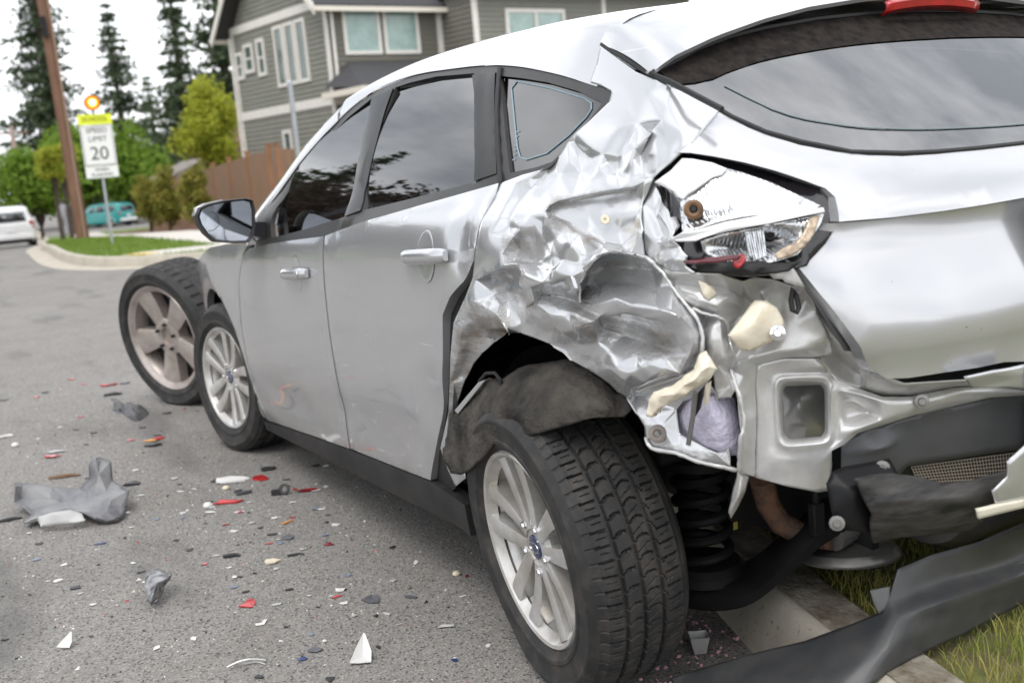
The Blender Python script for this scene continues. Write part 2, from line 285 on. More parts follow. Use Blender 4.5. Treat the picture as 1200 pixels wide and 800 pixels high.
SHEETS={
'quarter':([(0.117,0.823,1.092),(0.115,0.837,1.068),(0.118,0.871,1.025),(0.117,0.888,0.986),(0.133,0.892,0.944),(0.149,0.896,0.891),(0.188,0.9,0.845),(0.247,0.906,0.785),(0.282,0.905,0.709),(0.307,0.903,0.636),(0.338,0.899,0.558),(0.427,0.891,0.45),(0.407,0.885,0.396),(0.39,0.876,0.356),(0.333,0.873,0.39),(0.353,0.875,0.45),(0.361,0.876,0.513),(0.319,0.88,0.584),(0.266,0.882,0.644),(0.216,0.883,0.687),(0.164,0.882,0.719),(0.093,0.881,0.754),(0.049,0.875,0.776),(-0.01,0.874,0.782),(-0.063,0.872,0.777),(-0.116,0.867,0.77),(-0.163,0.862,0.758),(-0.19,0.861,0.743),(-0.233,0.857,0.732),(-0.272,0.854,0.722),(-0.302,0.851,0.711),(-0.323,0.849,0.699),(-0.353,0.846,0.69),(-0.368,0.837,0.66),(-0.384,0.835,0.641),(-0.385,0.834,0.616),(-0.399,0.832,0.602),(-0.454,0.817,0.602),(-0.5,0.802,0.593),(-0.536,0.762,0.581),(-0.534,0.765,0.623),(-0.528,0.77,0.684),(-0.524,0.782,0.723),(-0.524,0.801,0.749),(-0.522,0.809,0.768),(-0.534,0.81,0.794),(-0.534,0.807,0.824),(-0.523,0.81,0.853),(-0.493,0.813,0.879),(-0.469,0.815,0.902),(-0.452,0.82,0.925),(-0.426,0.837,0.953),(-0.411,0.83,1),(-0.382,0.808,1.042),(-0.405,0.795,1.089),(-0.436,0.787,1.108),(-0.466,0.777,1.129),(-0.475,0.759,1.146),(-0.465,0.723,1.167),(-0.448,0.676,1.195),(-0.432,0.674,1.208),(-0.402,0.69,1.226),(-0.364,0.714,1.247),(-0.334,0.723,1.261),(-0.261,0.716,1.283),(-0.184,0.701,1.315),(-0.096,0.683,1.351),(-0.109,0.704,1.314),(-0.11,0.724,1.278),(-0.159,0.729,1.267),(-0.203,0.735,1.252),(-0.207,0.745,1.233),(-0.162,0.764,1.201),(-0.127,0.775,1.181),(-0.107,0.783,1.164),(-0.085,0.793,1.139),(-0.057,0.8,1.122),(-0.035,0.806,1.114),(0.034,0.815,1.106),(-0.442,0.802,0.676),(-0.457,0.799,0.693),(-0.512,0.77,0.709),(-0.522,0.765,0.667),(-0.527,0.765,0.609),(-0.523,0.785,0.609),(-0.481,0.8,0.626),(-0.451,0.806,0.634),(-0.052,0.796,1.116),(-0.028,0.804,1.095),(-0.006,0.816,1.074),(0.019,0.837,1.047),(0.016,0.859,1.021),(0.016,0.866,1),(-0.022,0.882,0.982),(0.004,0.895,0.949),(0.041,0.9,0.921),(0.139,0.893,0.887),(-0.136,0.8,1.126),(-0.106,0.809,1.102),(-0.074,0.822,1.078),(-0.069,0.846,1.046),(-0.059,0.862,1.027),(-0.051,0.876,1.001),(-0.121,0.777,1.165),(-0.14,0.783,1.133),(-0.171,0.798,1.103),(-0.158,0.78,1.143),(-0.196,0.787,1.149),(-0.242,0.79,1.137),(-0.247,0.783,1.119),(-0.277,0.787,1.104),(-0.195,0.787,1.129),(-0.243,0.802,1.113),(-0.273,0.804,1.096),(-0.393,0.747,1.212),(-0.398,0.766,1.187),(-0.381,0.779,1.165),(-0.351,0.791,1.142),(-0.347,0.798,1.121),(-0.344,0.803,1.091),(-0.358,0.755,1.176),(-0.347,0.777,1.129),(-0.372,0.792,1.094),(-0.297,0.772,1.152),(-0.287,0.781,1.127),(-0.292,0.794,1.096),(-0.12,0.856,1.034),(-0.122,0.845,1.046),(-0.151,0.841,1.054),(-0.196,0.836,1.06),(-0.276,0.827,1.068),(-0.329,0.819,1.073),(-0.364,0.815,1.075),(-0.391,0.806,1.083),(-0.11,0.838,1.035),(-0.134,0.827,1.045),(-0.17,0.82,1.05),(-0.246,0.809,1.057),(-0.299,0.8,1.062),(-0.337,0.793,1.064),(-0.144,0.861,1.018),(-0.219,0.865,1.006),(-0.267,0.869,0.993),(-0.355,0.878,0.975),(-0.402,0.881,0.969),(-0.43,0.873,0.966),(-0.129,0.844,1.026),(-0.191,0.843,1.013),(-0.252,0.841,0.995),(-0.302,0.837,0.976),(-0.352,0.834,0.971),(-0.112,0.86,1.014),(-0.094,0.868,1.006),(-0.076,0.857,0.974),(-0.075,0.864,0.931),(-0.019,0.865,0.976),(-0.004,0.866,0.937),(-0.266,0.892,0.98),(-0.234,0.891,0.946),(-0.197,0.897,0.928),(-0.291,0.869,0.954),(0.058,0.899,0.911),(-0.006,0.899,0.925),(-0.069,0.901,0.932),(-0.093,0.902,0.916),(-0.075,0.9,0.892),(-0.121,0.904,0.889),(-0.203,0.903,0.904),(-0.281,0.905,0.92),(-0.301,0.889,0.93),(0.118,0.863,0.889),(0.059,0.862,0.901),(0.003,0.867,0.907),(0.014,0.863,0.887),(-0.001,0.883,0.877),(-0.222,0.853,0.862),(-0.283,0.887,0.907),(-0.312,0.892,0.931),(-0.347,0.898,0.951),(-0.368,0.896,0.962),(-0.395,0.892,0.967),(-0.42,0.889,0.969),(-0.443,0.879,0.964),(-0.224,0.836,0.888),(-0.236,0.83,0.913),(-0.265,0.822,0.928),(-0.308,0.816,0.933),(-0.341,0.809,0.93),(-0.392,0.798,0.924),(-0.287,0.902,0.895),(-0.119,0.868,0.87),(-0.162,0.86,0.869),(-0.084,0.895,0.871),(-0.123,0.898,0.861),(-0.172,0.894,0.837),(-0.177,0.879,0.802),(-0.159,0.858,0.761),(-0.114,0.875,0.869),(-0.162,0.86,0.866),(-0.098,0.885,0.85),(-0.17,0.88,0.854),(-0.234,0.861,0.853),(0.133,0.904,0.844),(0.081,0.909,0.834),(0.028,0.909,0.822),(0.013,0.893,0.792),(0.059,0.866,0.774),(0.164,0.905,0.848),(0.077,0.884,0.859),(0.028,0.872,0.848),(-0.029,0.874,0.806),(-0.061,0.887,0.842),(-0.123,0.884,0.821),(0.198,0.913,0.777),(0.193,0.901,0.746),(0.278,0.884,0.653),(0.121,0.905,0.808),(0.084,0.895,0.785),(0.111,0.874,0.755),(-0.323,0.879,0.869),(-0.383,0.878,0.883),(-0.438,0.881,0.875),(-0.496,0.87,0.873),(-0.534,0.851,0.86),(-0.262,0.827,0.898),(-0.319,0.847,0.893),(-0.365,0.828,0.903),(-0.434,0.823,0.897),(-0.29,0.898,0.828),(-0.339,0.906,0.841),(-0.329,0.88,0.848),(-0.379,0.871,0.852),(-0.437,0.869,0.854),(-0.465,0.857,0.841),(-0.498,0.839,0.829),(-0.497,0.832,0.799),(-0.479,0.846,0.784),(-0.401,0.849,0.783),(-0.328,0.863,0.778),(-0.297,0.868,0.791),(-0.294,0.845,0.815),(-0.328,0.825,0.804),(-0.392,0.819,0.801),(-0.448,0.826,0.799),(-0.246,0.887,0.82),(-0.233,0.866,0.787),(-0.293,0.863,0.753),(-0.37,0.878,0.757),(-0.383,0.874,0.733),(-0.431,0.868,0.763),(-0.46,0.861,0.751),(-0.374,0.851,0.712),(-0.419,0.853,0.728),(-0.464,0.853,0.744),(-0.505,0.837,0.757),(-0.514,0.814,0.768),(-0.341,0.82,0.692),(-0.408,0.814,0.718),(-0.471,0.806,0.74),(-0.546,0.841,0.839),(-0.551,0.841,0.818),(-0.538,0.843,0.791),(-0.275,0.741,1.235),(-0.227,0.725,1.27),(-0.323,0.736,1.238),(-0.396,0.734,1.217),(-0.436,0.72,1.191),(-0.454,0.763,1.163),(-0.427,0.772,1.143),(-0.405,0.785,1.13),(-0.276,0.753,1.212),(-0.216,0.762,1.201),(-0.205,0.777,1.173),(-0.272,0.772,1.182),(-0.326,0.765,1.186),(-0.413,0.792,1.108),(0.045,0.825,1.089),(0.049,0.846,1.055),(0.042,0.874,1.022),(0.06,0.888,0.988),(0.067,0.899,0.943),(0.087,0.899,0.921),(0.003,0.817,1.097),(-0.224,0.815,1.089),(-0.285,0.817,1.083),(-0.268,0.819,1.032),(-0.233,0.826,1.028),(-0.171,0.836,1.029),(-0.33,0.814,1.028),(-0.323,0.821,0.997),(-0.265,0.829,1.005),(-0.367,0.819,1.01),(-0.133,0.867,0.973),(-0.177,0.872,0.983),(-0.18,0.886,0.952),(-0.017,0.861,0.957),(-0.279,0.882,0.939),(0.248,0.907,0.701),(0.295,0.898,0.633),(0.322,0.895,0.576),(0.387,0.894,0.469),(0.214,0.89,0.712),(0.225,0.908,0.734),(0.127,0.886,0.761),(0.03,0.898,0.842),(-0.178,0.908,0.905),(-0.231,0.909,0.928),(-0.217,0.89,0.836),(-0.237,0.882,0.846),(-0.109,0.869,0.792),(-0.087,0.875,0.808),(-0.222,0.862,0.755),(-0.246,0.858,0.746),(-0.49,0.867,0.857),(-0.518,0.86,0.869),(-0.451,0.863,0.773),(-0.494,0.858,0.767),(-0.411,0.873,0.751),(-0.342,0.874,0.745),(-0.456,0.849,0.892),(-0.402,0.856,0.889),(-0.292,0.821,0.909),(-0.378,0.809,0.917),(-0.386,0.814,0.685),(-0.439,0.805,0.699),(-0.427,0.828,0.646),(-0.4,0.826,0.665),(-0.371,0.768,1.169),(-0.126,0.892,0.853)],[(11,300,10),(10,300,16),(16,299,10),(9,10,299),(299,298,9),(13,14,12),(14,15,12),(11,12,15),(300,11,15),(16,300,15),(299,16,17),(298,299,17),(17,18,298),(18,215,298),(9,298,215),(215,297,9),(8,9,297),(297,302,8),(7,8,302),(302,213,7),(216,202,207),(202,96,207),(96,5,6),(161,170,171),(95,281,96),(95,280,281),(301,19,20),(214,301,20),(20,303,214),(216,214,303),(303,217,216),(202,216,203),(170,161,96),(5,96,281),(4,5,281),(281,280,4),(3,4,280),(280,279,3),(279,2,3),(215,18,19),(302,297,214),(213,302,214),(214,216,213),(7,213,216),(6,7,216),(216,207,6),(206,205,22),(218,21,22),(205,209,204),(304,204,209),(208,304,209),(209,174,208),(92,91,278),(91,277,278),(1,278,277),(0,1,277),(24,210,23),(192,166,165),(166,164,165),(173,165,164),(172,173,164),(163,172,164),(276,90,89),(89,282,276),(282,78,276),(205,206,23),(23,210,205),(209,205,210),(210,211,209),(211,192,209),(174,209,192),(192,165,174),(165,173,174),(171,174,173),(173,172,171),(162,171,172),(172,163,162),(163,156,162),(94,162,156),(156,295,94),(93,94,295),(295,155,93),(155,102,93),(92,93,102),(91,92,102),(102,101,91),(101,90,91),(277,91,90),(90,276,277),(0,277,276),(276,78,0),(303,20,21),(21,218,303),(217,303,218),(218,22,217),(22,205,217),(205,204,217),(216,217,204),(203,216,204),(204,304,203),(304,208,203),(202,203,208),(96,202,208),(170,96,208),(208,174,170),(174,171,170),(162,94,95),(280,95,94),(279,280,94),(94,93,279),(93,92,279),(92,278,279),(2,279,278),(278,1,2),(199,194,328),(212,310,309),(212,309,195),(199,212,194),(153,154,292),(152,153,292),(292,151,152),(159,167,306),(306,158,159),(294,159,158),(158,293,294),(134,146,135),(127,134,135),(135,128,127),(98,75,87),(76,87,75),(309,25,195),(195,307,194),(307,200,194),(200,198,197),(198,191,190),(191,167,190),(167,159,305),(154,305,159),(159,294,154),(292,154,294),(294,293,292),(151,292,293),(293,140,151),(126,151,140),(140,146,126),(146,134,126),(134,127,126),(100,126,127),(99,100,127),(127,128,99),(128,98,99),(88,99,98),(98,87,88),(77,88,87),(87,76,77),(196,26,27),(27,311,196),(311,245,196),(74,97,104),(104,103,74),(103,73,74),(177,169,176),(169,177,296),(142,160,143),(311,27,28),(28,312,311),(229,228,245),(244,245,228),(228,229,244),(175,183,176),(168,189,176),(176,169,168),(169,296,168),(296,160,157),(160,142,157),(141,157,142),(147,141,142),(142,148,147),(148,286,147),(287,147,286),(136,287,286),(283,105,129),(104,97,105),(105,111,106),(103,104,106),(26,196,25),(195,25,196),(196,245,195),(245,244,195),(307,195,244),(244,308,307),(200,307,308),(308,201,200),(191,198,175),(189,168,191),(167,191,168),(306,167,168),(158,306,168),(168,296,158),(296,157,158),(293,158,157),(157,141,293),(140,293,141),(146,140,141),(141,147,146),(147,287,146),(135,146,287),(287,136,135),(136,129,135),(128,135,129),(98,128,129),(129,105,98),(105,97,98),(75,98,97),(97,74,75),(25,309,24),(309,310,24),(210,24,310),(211,210,310),(310,212,211),(199,193,211),(192,211,193),(166,192,193),(193,197,166),(164,166,305),(305,154,164),(163,164,154),(156,163,154),(295,156,154),(154,153,295),(155,295,153),(102,155,153),(153,152,102),(101,102,152),(152,151,101),(151,126,101),(126,100,101),(90,101,100),(89,90,100),(100,99,89),(99,88,89),(282,89,88),(88,77,282),(78,282,77),(224,185,184),(178,184,185),(185,179,178),(143,180,144),(109,113,110),(30,318,29),(246,29,318),(318,247,246),(247,238,246),(239,246,238),(238,240,239),(219,230,220),(220,225,219),(224,219,225),(224,225,226),(185,224,321),(179,185,180),(180,143,179),(113,109,112),(109,108,112),(272,107,108),(181,186,182),(144,181,145),(249,237,317),(33,256,32),(256,251,32),(251,317,248),(231,241,232),(232,221,231),(226,187,186),(187,182,186),(289,150,291),(288,289,291),(138,288,139),(139,132,138),(131,138,132),(132,119,131),(125,131,119),(118,117,124),(123,124,117),(117,274,123),(273,123,274),(270,273,274),(274,262,270),(262,64,263),(65,263,64),(31,32,248),(30,31,248),(318,30,248),(247,318,248),(248,317,247),(317,237,247),(238,247,237),(237,241,238),(240,238,241),(241,231,240),(230,240,231),(220,230,231),(231,221,220),(221,320,220),(225,220,320),(320,226,225),(226,186,321),(185,321,186),(180,185,186),(186,181,180),(181,144,180),(144,150,149),(150,289,149),(290,149,289),(285,290,289),(289,288,285),(288,138,285),(137,285,138),(130,137,138),(138,131,130),(131,125,284),(113,284,125),(110,113,125),(110,125,124),(109,110,124),(108,109,124),(124,123,108),(123,273,108),(272,108,273),(271,272,273),(273,270,271),(71,271,270),(270,262,71),(70,71,262),(262,263,70),(69,70,263),(67,69,263),(263,65,67),(66,67,65),(234,223,313),(227,222,314),(188,227,50),(275,54,55),(269,275,55),(55,268,269),(120,116,327),(35,36,325),(34,35,325),(326,34,325),(257,253,252),(253,316,250),(315,250,316),(316,236,315),(236,243,242),(233,242,243),(222,227,319),(227,188,322),(188,50,51),(133,53,54),(122,133,54),(54,275,122),(121,122,275),(275,269,121),(115,114,264),(86,37,85),(324,79,80),(80,258,324),(261,260,235),(234,235,260),(260,259,234),(259,223,234),(43,44,255),(44,45,255),(40,83,39),(41,82,40),(39,83,84),(42,81,41),(39,84,38),(58,59,266),(59,60,266),(61,266,60),(85,37,38),(38,84,85),(81,42,80),(42,43,80),(258,80,43),(43,255,258),(254,258,255),(261,254,255),(255,45,261),(260,261,45),(45,46,260),(259,260,46),(46,47,259),(223,259,47),(48,223,47),(267,56,57),(57,58,267),(58,266,267),(265,267,266),(266,61,265),(62,265,61),(325,36,37),(37,86,325),(86,79,325),(326,325,79),(323,326,79),(79,324,323),(257,323,324),(324,258,257),(253,257,258),(258,254,253),(316,253,254),(236,316,254),(254,261,236),(261,235,236),(243,236,235),(235,234,243),(233,243,234),(313,233,234),(223,48,314),(48,49,314),(227,314,49),(50,227,49),(268,55,56),(56,267,268),(115,268,267),(114,115,267),(267,265,114),(265,62,114),(264,114,62),(63,264,62),(34,326,33),(326,323,33),(256,33,323),(323,257,256),(251,256,252),(317,251,252),(249,317,252),(252,250,249),(250,315,249),(237,249,315),(241,237,242),(232,241,242),(242,233,232),(233,313,232),(313,222,232),(221,232,222),(222,319,221),(320,221,319),(226,320,319),(319,227,226),(187,226,322),(322,188,187),(182,187,51),(145,182,51),(150,145,52),(291,150,52),(52,53,291),(288,291,53),(139,288,53),(53,133,139),(132,139,133),(119,132,133),(133,122,119),(118,119,122),(122,121,118),(117,118,121),(121,116,117),(274,117,116),(116,120,274),(120,115,274),(115,264,274),(262,274,264),(64,262,264),(264,63,64),(29,246,28),(312,28,246),(246,239,312),(311,312,239),(245,311,239),(229,245,239),(239,240,229),(240,230,229),(201,229,230),(230,219,201),(175,201,219),(183,175,219),(219,224,183),(224,184,183),(176,183,184),(177,176,184),(184,178,177),(296,177,178),(160,296,178),(178,179,160),(179,143,160),(143,149,148),(149,290,148),(286,148,290),(290,285,286),(285,137,286),(136,286,137),(129,136,137),(137,130,129),(283,129,130),(130,284,283),(284,113,283),(113,112,283),(105,283,112),(111,105,112),(112,108,111),(108,107,111),(106,111,107),(103,106,107),(73,103,107),(107,272,73),(72,73,272),(272,271,72),(271,71,72),(69,67,68),(82,41,81),(83,40,82),(161,95,96),(207,96,6),(104,105,106),(116,121,327),(115,120,327),(268,115,327),(121,269,327),(269,268,327),(119,118,125),(118,124,125),(284,130,131),(148,142,143),(149,143,144),(145,150,144),(51,52,145),(95,161,162),(171,162,161),(167,305,166),(197,190,166),(189,175,176),(145,181,182),(188,51,187),(190,167,166),(175,189,191),(194,200,328),(190,197,198),(193,199,328),(197,193,328),(200,197,328),(201,175,198),(198,200,201),(212,199,211),(194,212,195),(19,301,215),(301,214,215),(297,215,214),(314,222,223),(222,313,223),(321,224,226),(227,322,226),(315,236,237),(242,237,236),(229,201,308),(308,244,229),(32,251,248),(250,252,253),(257,252,256)]),
'corner':([(-0.422,0.834,0.955),(-0.45,0.822,0.937),(-0.495,0.835,0.929),(-0.553,0.82,0.928),(-0.57,0.79,0.925),(-0.569,0.744,0.907),(-0.573,0.721,0.913),(-0.585,0.687,0.903),(-0.599,0.672,0.894),(-0.62,0.65,0.888),(-0.625,0.632,0.845),(-0.629,0.611,0.801),(-0.622,0.598,0.767),(-0.608,0.608,0.761),(-0.574,0.663,0.763),(-0.55,0.704,0.755),(-0.547,0.707,0.714),(-0.546,0.706,0.66),(-0.542,0.71,0.598),(-0.54,0.711,0.552),(-0.533,0.747,0.566),(-0.543,0.75,0.583),(-0.562,0.753,0.638),(-0.564,0.758,0.661),(-0.563,0.758,0.675),(-0.561,0.758,0.702),(-0.555,0.755,0.722),(-0.549,0.755,0.739),(-0.541,0.755,0.754),(-0.562,0.764,0.724),(-0.562,0.775,0.712),(-0.552,0.795,0.712),(-0.537,0.789,0.722),(-0.535,0.789,0.749),(-0.527,0.8,0.768),(-0.524,0.8,0.794),(-0.522,0.796,0.822),(-0.515,0.803,0.852),(-0.489,0.81,0.878),(-0.465,0.813,0.901),(-0.448,0.817,0.925),(-0.469,0.811,0.913),(-0.502,0.809,0.912),(-0.542,0.795,0.908),(-0.556,0.762,0.897),(-0.534,0.713,0.873),(-0.503,0.819,0.885),(-0.518,0.81,0.867),(-0.556,0.789,0.853),(-0.553,0.768,0.837),(-0.527,0.716,0.847),(-0.513,0.827,0.9),(-0.574,0.787,0.885),(-0.549,0.734,0.861),(-0.529,0.74,0.83),(-0.542,0.762,0.812),(-0.558,0.768,0.796),(-0.551,0.753,0.776),(-0.559,0.726,0.884),(-0.575,0.719,0.908),(-0.545,0.687,0.884),(-0.571,0.68,0.883),(-0.507,0.775,0.845),(-0.552,0.8,0.841),(-0.557,0.808,0.818),(-0.56,0.806,0.796),(-0.557,0.796,0.771),(-0.569,0.787,0.753),(-0.571,0.796,0.845),(-0.574,0.793,0.784),(-0.574,0.797,0.821),(-0.569,0.781,0.734),(-0.566,0.758,0.77),(-0.552,0.736,0.742),(-0.549,0.725,0.713),(-0.55,0.734,0.632),(-0.612,0.658,0.782),(-0.587,0.702,0.78),(-0.564,0.729,0.773),(-0.603,0.636,0.866),(-0.596,0.667,0.867),(-0.58,0.68,0.826),(-0.578,0.693,0.798),(-0.541,0.823,0.894),(-0.55,0.821,0.885),(-0.573,0.804,0.875),(-0.565,0.76,0.888),(-0.562,0.685,0.855),(-0.556,0.701,0.812),(-0.599,0.663,0.825),(-0.616,0.641,0.809),(-0.598,0.673,0.797),(-0.549,0.73,0.801),(-0.553,0.744,0.691),(-0.546,0.734,0.603)],[(1,0,40),(40,2,1),(47,46,38),(41,51,42),(38,46,39),(46,51,39),(51,41,39),(40,39,41),(2,40,41),(41,42,2),(36,35,64),(64,63,36),(63,62,36),(37,36,62),(83,84,43),(47,38,37),(37,62,47),(47,62,48),(84,83,47),(46,47,83),(51,46,83),(42,51,83),(83,43,42),(2,42,3),(65,66,69),(85,48,52),(71,30,29),(49,55,54),(30,71,31),(32,31,71),(67,32,71),(67,71,28),(66,67,28),(69,66,28),(28,57,69),(57,56,69),(69,56,70),(56,55,70),(68,70,55),(48,68,49),(49,54,50),(86,44,52),(32,67,33),(67,66,33),(34,33,66),(66,65,34),(35,34,65),(64,35,65),(65,70,64),(63,64,70),(70,68,63),(68,48,63),(62,63,48),(43,84,85),(85,52,43),(52,44,43),(44,4,43),(3,43,4),(25,24,93),(75,94,18),(74,16,73),(21,20,19),(19,18,21),(18,94,21),(22,21,94),(94,75,22),(23,22,75),(25,93,74),(26,25,74),(74,73,26),(72,73,15),(14,77,15),(82,81,88),(87,88,81),(60,87,61),(61,7,60),(59,60,7),(89,79,80),(11,13,12),(11,90,76),(10,90,11),(91,76,90),(89,91,90),(90,10,89),(79,89,10),(10,9,79),(80,79,9),(8,80,9),(13,76,14),(76,91,77),(82,77,91),(81,82,91),(91,89,81),(89,80,81),(87,81,80),(61,87,80),(80,8,61),(7,61,8),(75,18,17),(23,75,17),(24,23,17),(93,24,17),(74,93,17),(16,74,17),(73,16,15),(15,77,78),(77,82,78),(82,88,78),(92,78,88),(88,87,50),(53,50,45),(58,45,87),(87,60,58),(60,59,58),(5,58,59),(6,5,59),(59,7,6),(26,73,27),(28,27,73),(73,72,28),(57,28,72),(72,78,57),(78,92,57),(56,57,92),(55,56,92),(54,55,92),(92,88,54),(88,50,54),(52,48,50),(50,53,52),(86,52,53),(53,45,86),(44,86,45),(4,44,5),(71,29,28),(43,3,42),(45,58,5),(5,44,45),(84,47,85),(48,85,47),(48,49,50),(50,87,45),(55,49,68),(65,69,70),(78,72,15),(13,11,76),(77,14,76)]),
'rearpanel':([(-0.55,0.704,0.755),(-0.574,0.663,0.763),(-0.602,0.611,0.759),(-0.607,0.604,0.742),(-0.612,0.582,0.717),(-0.631,0.537,0.693),(-0.642,0.505,0.678),(-0.659,0.452,0.671),(-0.68,0.369,0.675),(-0.692,0.311,0.67),(-0.71,0.206,0.649),(-0.707,0.202,0.635),(-0.694,0.286,0.644),(-0.678,0.368,0.64),(-0.659,0.444,0.634),(-0.641,0.505,0.624),(-0.626,0.55,0.616),(-0.617,0.574,0.599),(-0.605,0.592,0.589),(-0.59,0.578,0.556),(-0.586,0.583,0.509),(-0.581,0.605,0.51),(-0.564,0.66,0.529),(-0.54,0.711,0.551),(-0.542,0.71,0.598),(-0.546,0.706,0.66),(-0.547,0.707,0.714),(-0.555,0.645,0.708),(-0.58,0.588,0.704),(-0.583,0.583,0.694),(-0.586,0.588,0.621),(-0.583,0.595,0.612),(-0.561,0.647,0.613),(-0.556,0.656,0.624),(-0.553,0.652,0.7),(-0.566,0.659,0.719),(-0.594,0.596,0.713),(-0.597,0.59,0.702),(-0.6,0.595,0.62),(-0.597,0.604,0.611),(-0.572,0.662,0.612),(-0.567,0.672,0.624),(-0.563,0.668,0.709),(-0.57,0.669,0.728),(-0.601,0.596,0.722),(-0.605,0.59,0.71),(-0.608,0.595,0.615),(-0.605,0.605,0.605),(-0.576,0.671,0.606),(-0.57,0.683,0.62),(-0.566,0.679,0.718),(-0.561,0.669,0.736),(-0.602,0.577,0.715),(-0.606,0.583,0.606),(-0.602,0.595,0.593),(-0.569,0.672,0.595),(-0.562,0.685,0.611),(-0.557,0.68,0.724),(-0.611,0.571,0.679),(-0.619,0.551,0.675),(-0.633,0.516,0.651),(-0.632,0.52,0.644),(-0.615,0.569,0.636),(-0.612,0.575,0.646),(-0.604,0.556,0.667),(-0.609,0.541,0.664),(-0.619,0.518,0.647),(-0.606,0.555,0.641),(-0.611,0.592,0.703),(-0.638,0.545,0.686),(-0.651,0.515,0.672),(-0.668,0.462,0.665),(-0.688,0.379,0.669),(-0.712,0.221,0.646),(-0.62,0.577,0.609),(-0.635,0.559,0.628),(-0.651,0.515,0.638),(-0.669,0.455,0.649),(-0.686,0.377,0.653),(-0.573,0.668,0.579),(-0.567,0.66,0.552),(-0.563,0.692,0.583),(-0.556,0.682,0.548),(-0.554,0.686,0.719),(-0.557,0.692,0.659),(-0.556,0.694,0.613),(-0.582,0.641,0.576),(-0.592,0.611,0.564),(-0.58,0.63,0.542),(-0.618,0.582,0.625),(-0.61,0.585,0.601),(-0.675,0.445,0.659),(-0.684,0.411,0.662),(-0.6,0.588,0.73),(-0.601,0.585,0.727),(-0.611,0.586,0.701)],[(81,56,85),(24,23,81),(81,85,24),(25,24,85),(85,84,25),(26,25,84),(84,83,26),(0,26,83),(83,57,0),(50,42,35),(43,50,35),(43,35,36),(94,93,52),(81,23,82),(56,81,55),(50,57,49),(42,50,41),(33,34,42),(50,43,57),(43,51,57),(0,57,51),(51,1,0),(21,87,88),(86,88,87),(21,88,22),(80,22,88),(88,86,80),(79,80,86),(31,39,38),(38,30,31),(28,29,37),(36,28,37),(54,47,48),(47,39,40),(39,31,32),(82,23,22),(22,80,82),(80,79,82),(81,82,79),(55,81,79),(56,55,48),(49,56,48),(48,40,49),(41,49,40),(40,32,41),(33,41,32),(42,34,27),(35,42,27),(27,28,35),(45,68,52),(63,89,62),(64,67,65),(64,65,59),(74,17,16),(16,75,74),(62,89,75),(63,62,67),(67,64,63),(58,63,64),(64,59,58),(90,18,17),(17,74,90),(53,90,74),(74,89,53),(61,60,66),(70,76,71),(6,70,71),(71,7,6),(14,76,15),(60,61,76),(76,70,60),(69,60,70),(70,6,69),(5,69,6),(78,72,92),(73,11,10),(11,73,12),(73,10,9),(78,13,12),(72,78,12),(9,8,72),(14,13,77),(76,14,77),(71,76,77),(77,91,71),(91,92,71),(75,16,15),(15,76,75),(67,62,66),(65,67,66),(59,65,66),(87,21,20),(20,19,87),(19,18,87),(54,87,18),(18,90,54),(47,54,53),(53,46,47),(39,47,46),(38,39,46),(30,38,29),(38,46,37),(36,37,45),(44,36,45),(45,52,44),(28,36,35),(37,29,38),(32,40,39),(41,33,42),(36,44,43),(68,45,46),(45,37,46),(40,48,47),(49,41,50),(3,2,1),(93,3,51),(1,51,3),(51,43,93),(43,44,93),(44,52,93),(52,4,94),(89,63,53),(95,53,63),(46,53,68),(53,95,68),(90,53,54),(79,86,55),(86,87,54),(54,55,86),(48,55,54),(83,84,57),(84,85,56),(56,57,84),(56,49,57),(60,69,59),(66,60,59),(62,75,61),(61,66,62),(52,68,95),(4,52,95),(69,5,95),(5,4,95),(59,69,95),(58,59,95),(63,58,95),(72,8,7),(7,71,72),(92,72,71),(73,9,72),(12,73,72),(89,74,75),(76,61,75),(91,77,92),(78,92,77),(13,78,77)]),
'recess':([(-0.59,0.554,0.589),(-0.601,0.524,0.608),(-0.616,0.479,0.616),(-0.634,0.417,0.626),(-0.654,0.339,0.633),(-0.671,0.257,0.636),(-0.684,0.172,0.63),(-0.664,0.146,0.514),(-0.65,0.237,0.52),(-0.637,0.338,0.525),(-0.623,0.425,0.529),(-0.616,0.444,0.509),(-0.605,0.48,0.514),(-0.588,0.555,0.527),(-0.651,0.359,0.631),(-0.645,0.348,0.579),(-0.593,0.55,0.567),(-0.617,0.511,0.575),(-0.629,0.477,0.577),(-0.624,0.47,0.568),(-0.607,0.512,0.562),(-0.592,0.549,0.557),(-0.609,0.502,0.592),(-0.626,0.434,0.59),(-0.661,0.273,0.581)],[(0,13,21),(21,13,20),(20,16,21),(0,21,16),(16,20,17),(19,18,17),(22,17,18),(18,2,22),(20,13,12),(12,19,20),(19,17,20),(17,22,1),(22,2,1),(14,3,15),(15,3,23),(8,7,24),(7,6,24),(6,5,24),(4,24,5),(23,10,9),(15,23,9),(9,8,15),(8,24,15),(24,4,15),(14,15,4),(3,14,4),(19,12,11),(11,10,19),(10,23,19),(18,19,23),(2,18,23),(23,3,2),(0,16,1),(17,1,16)]),
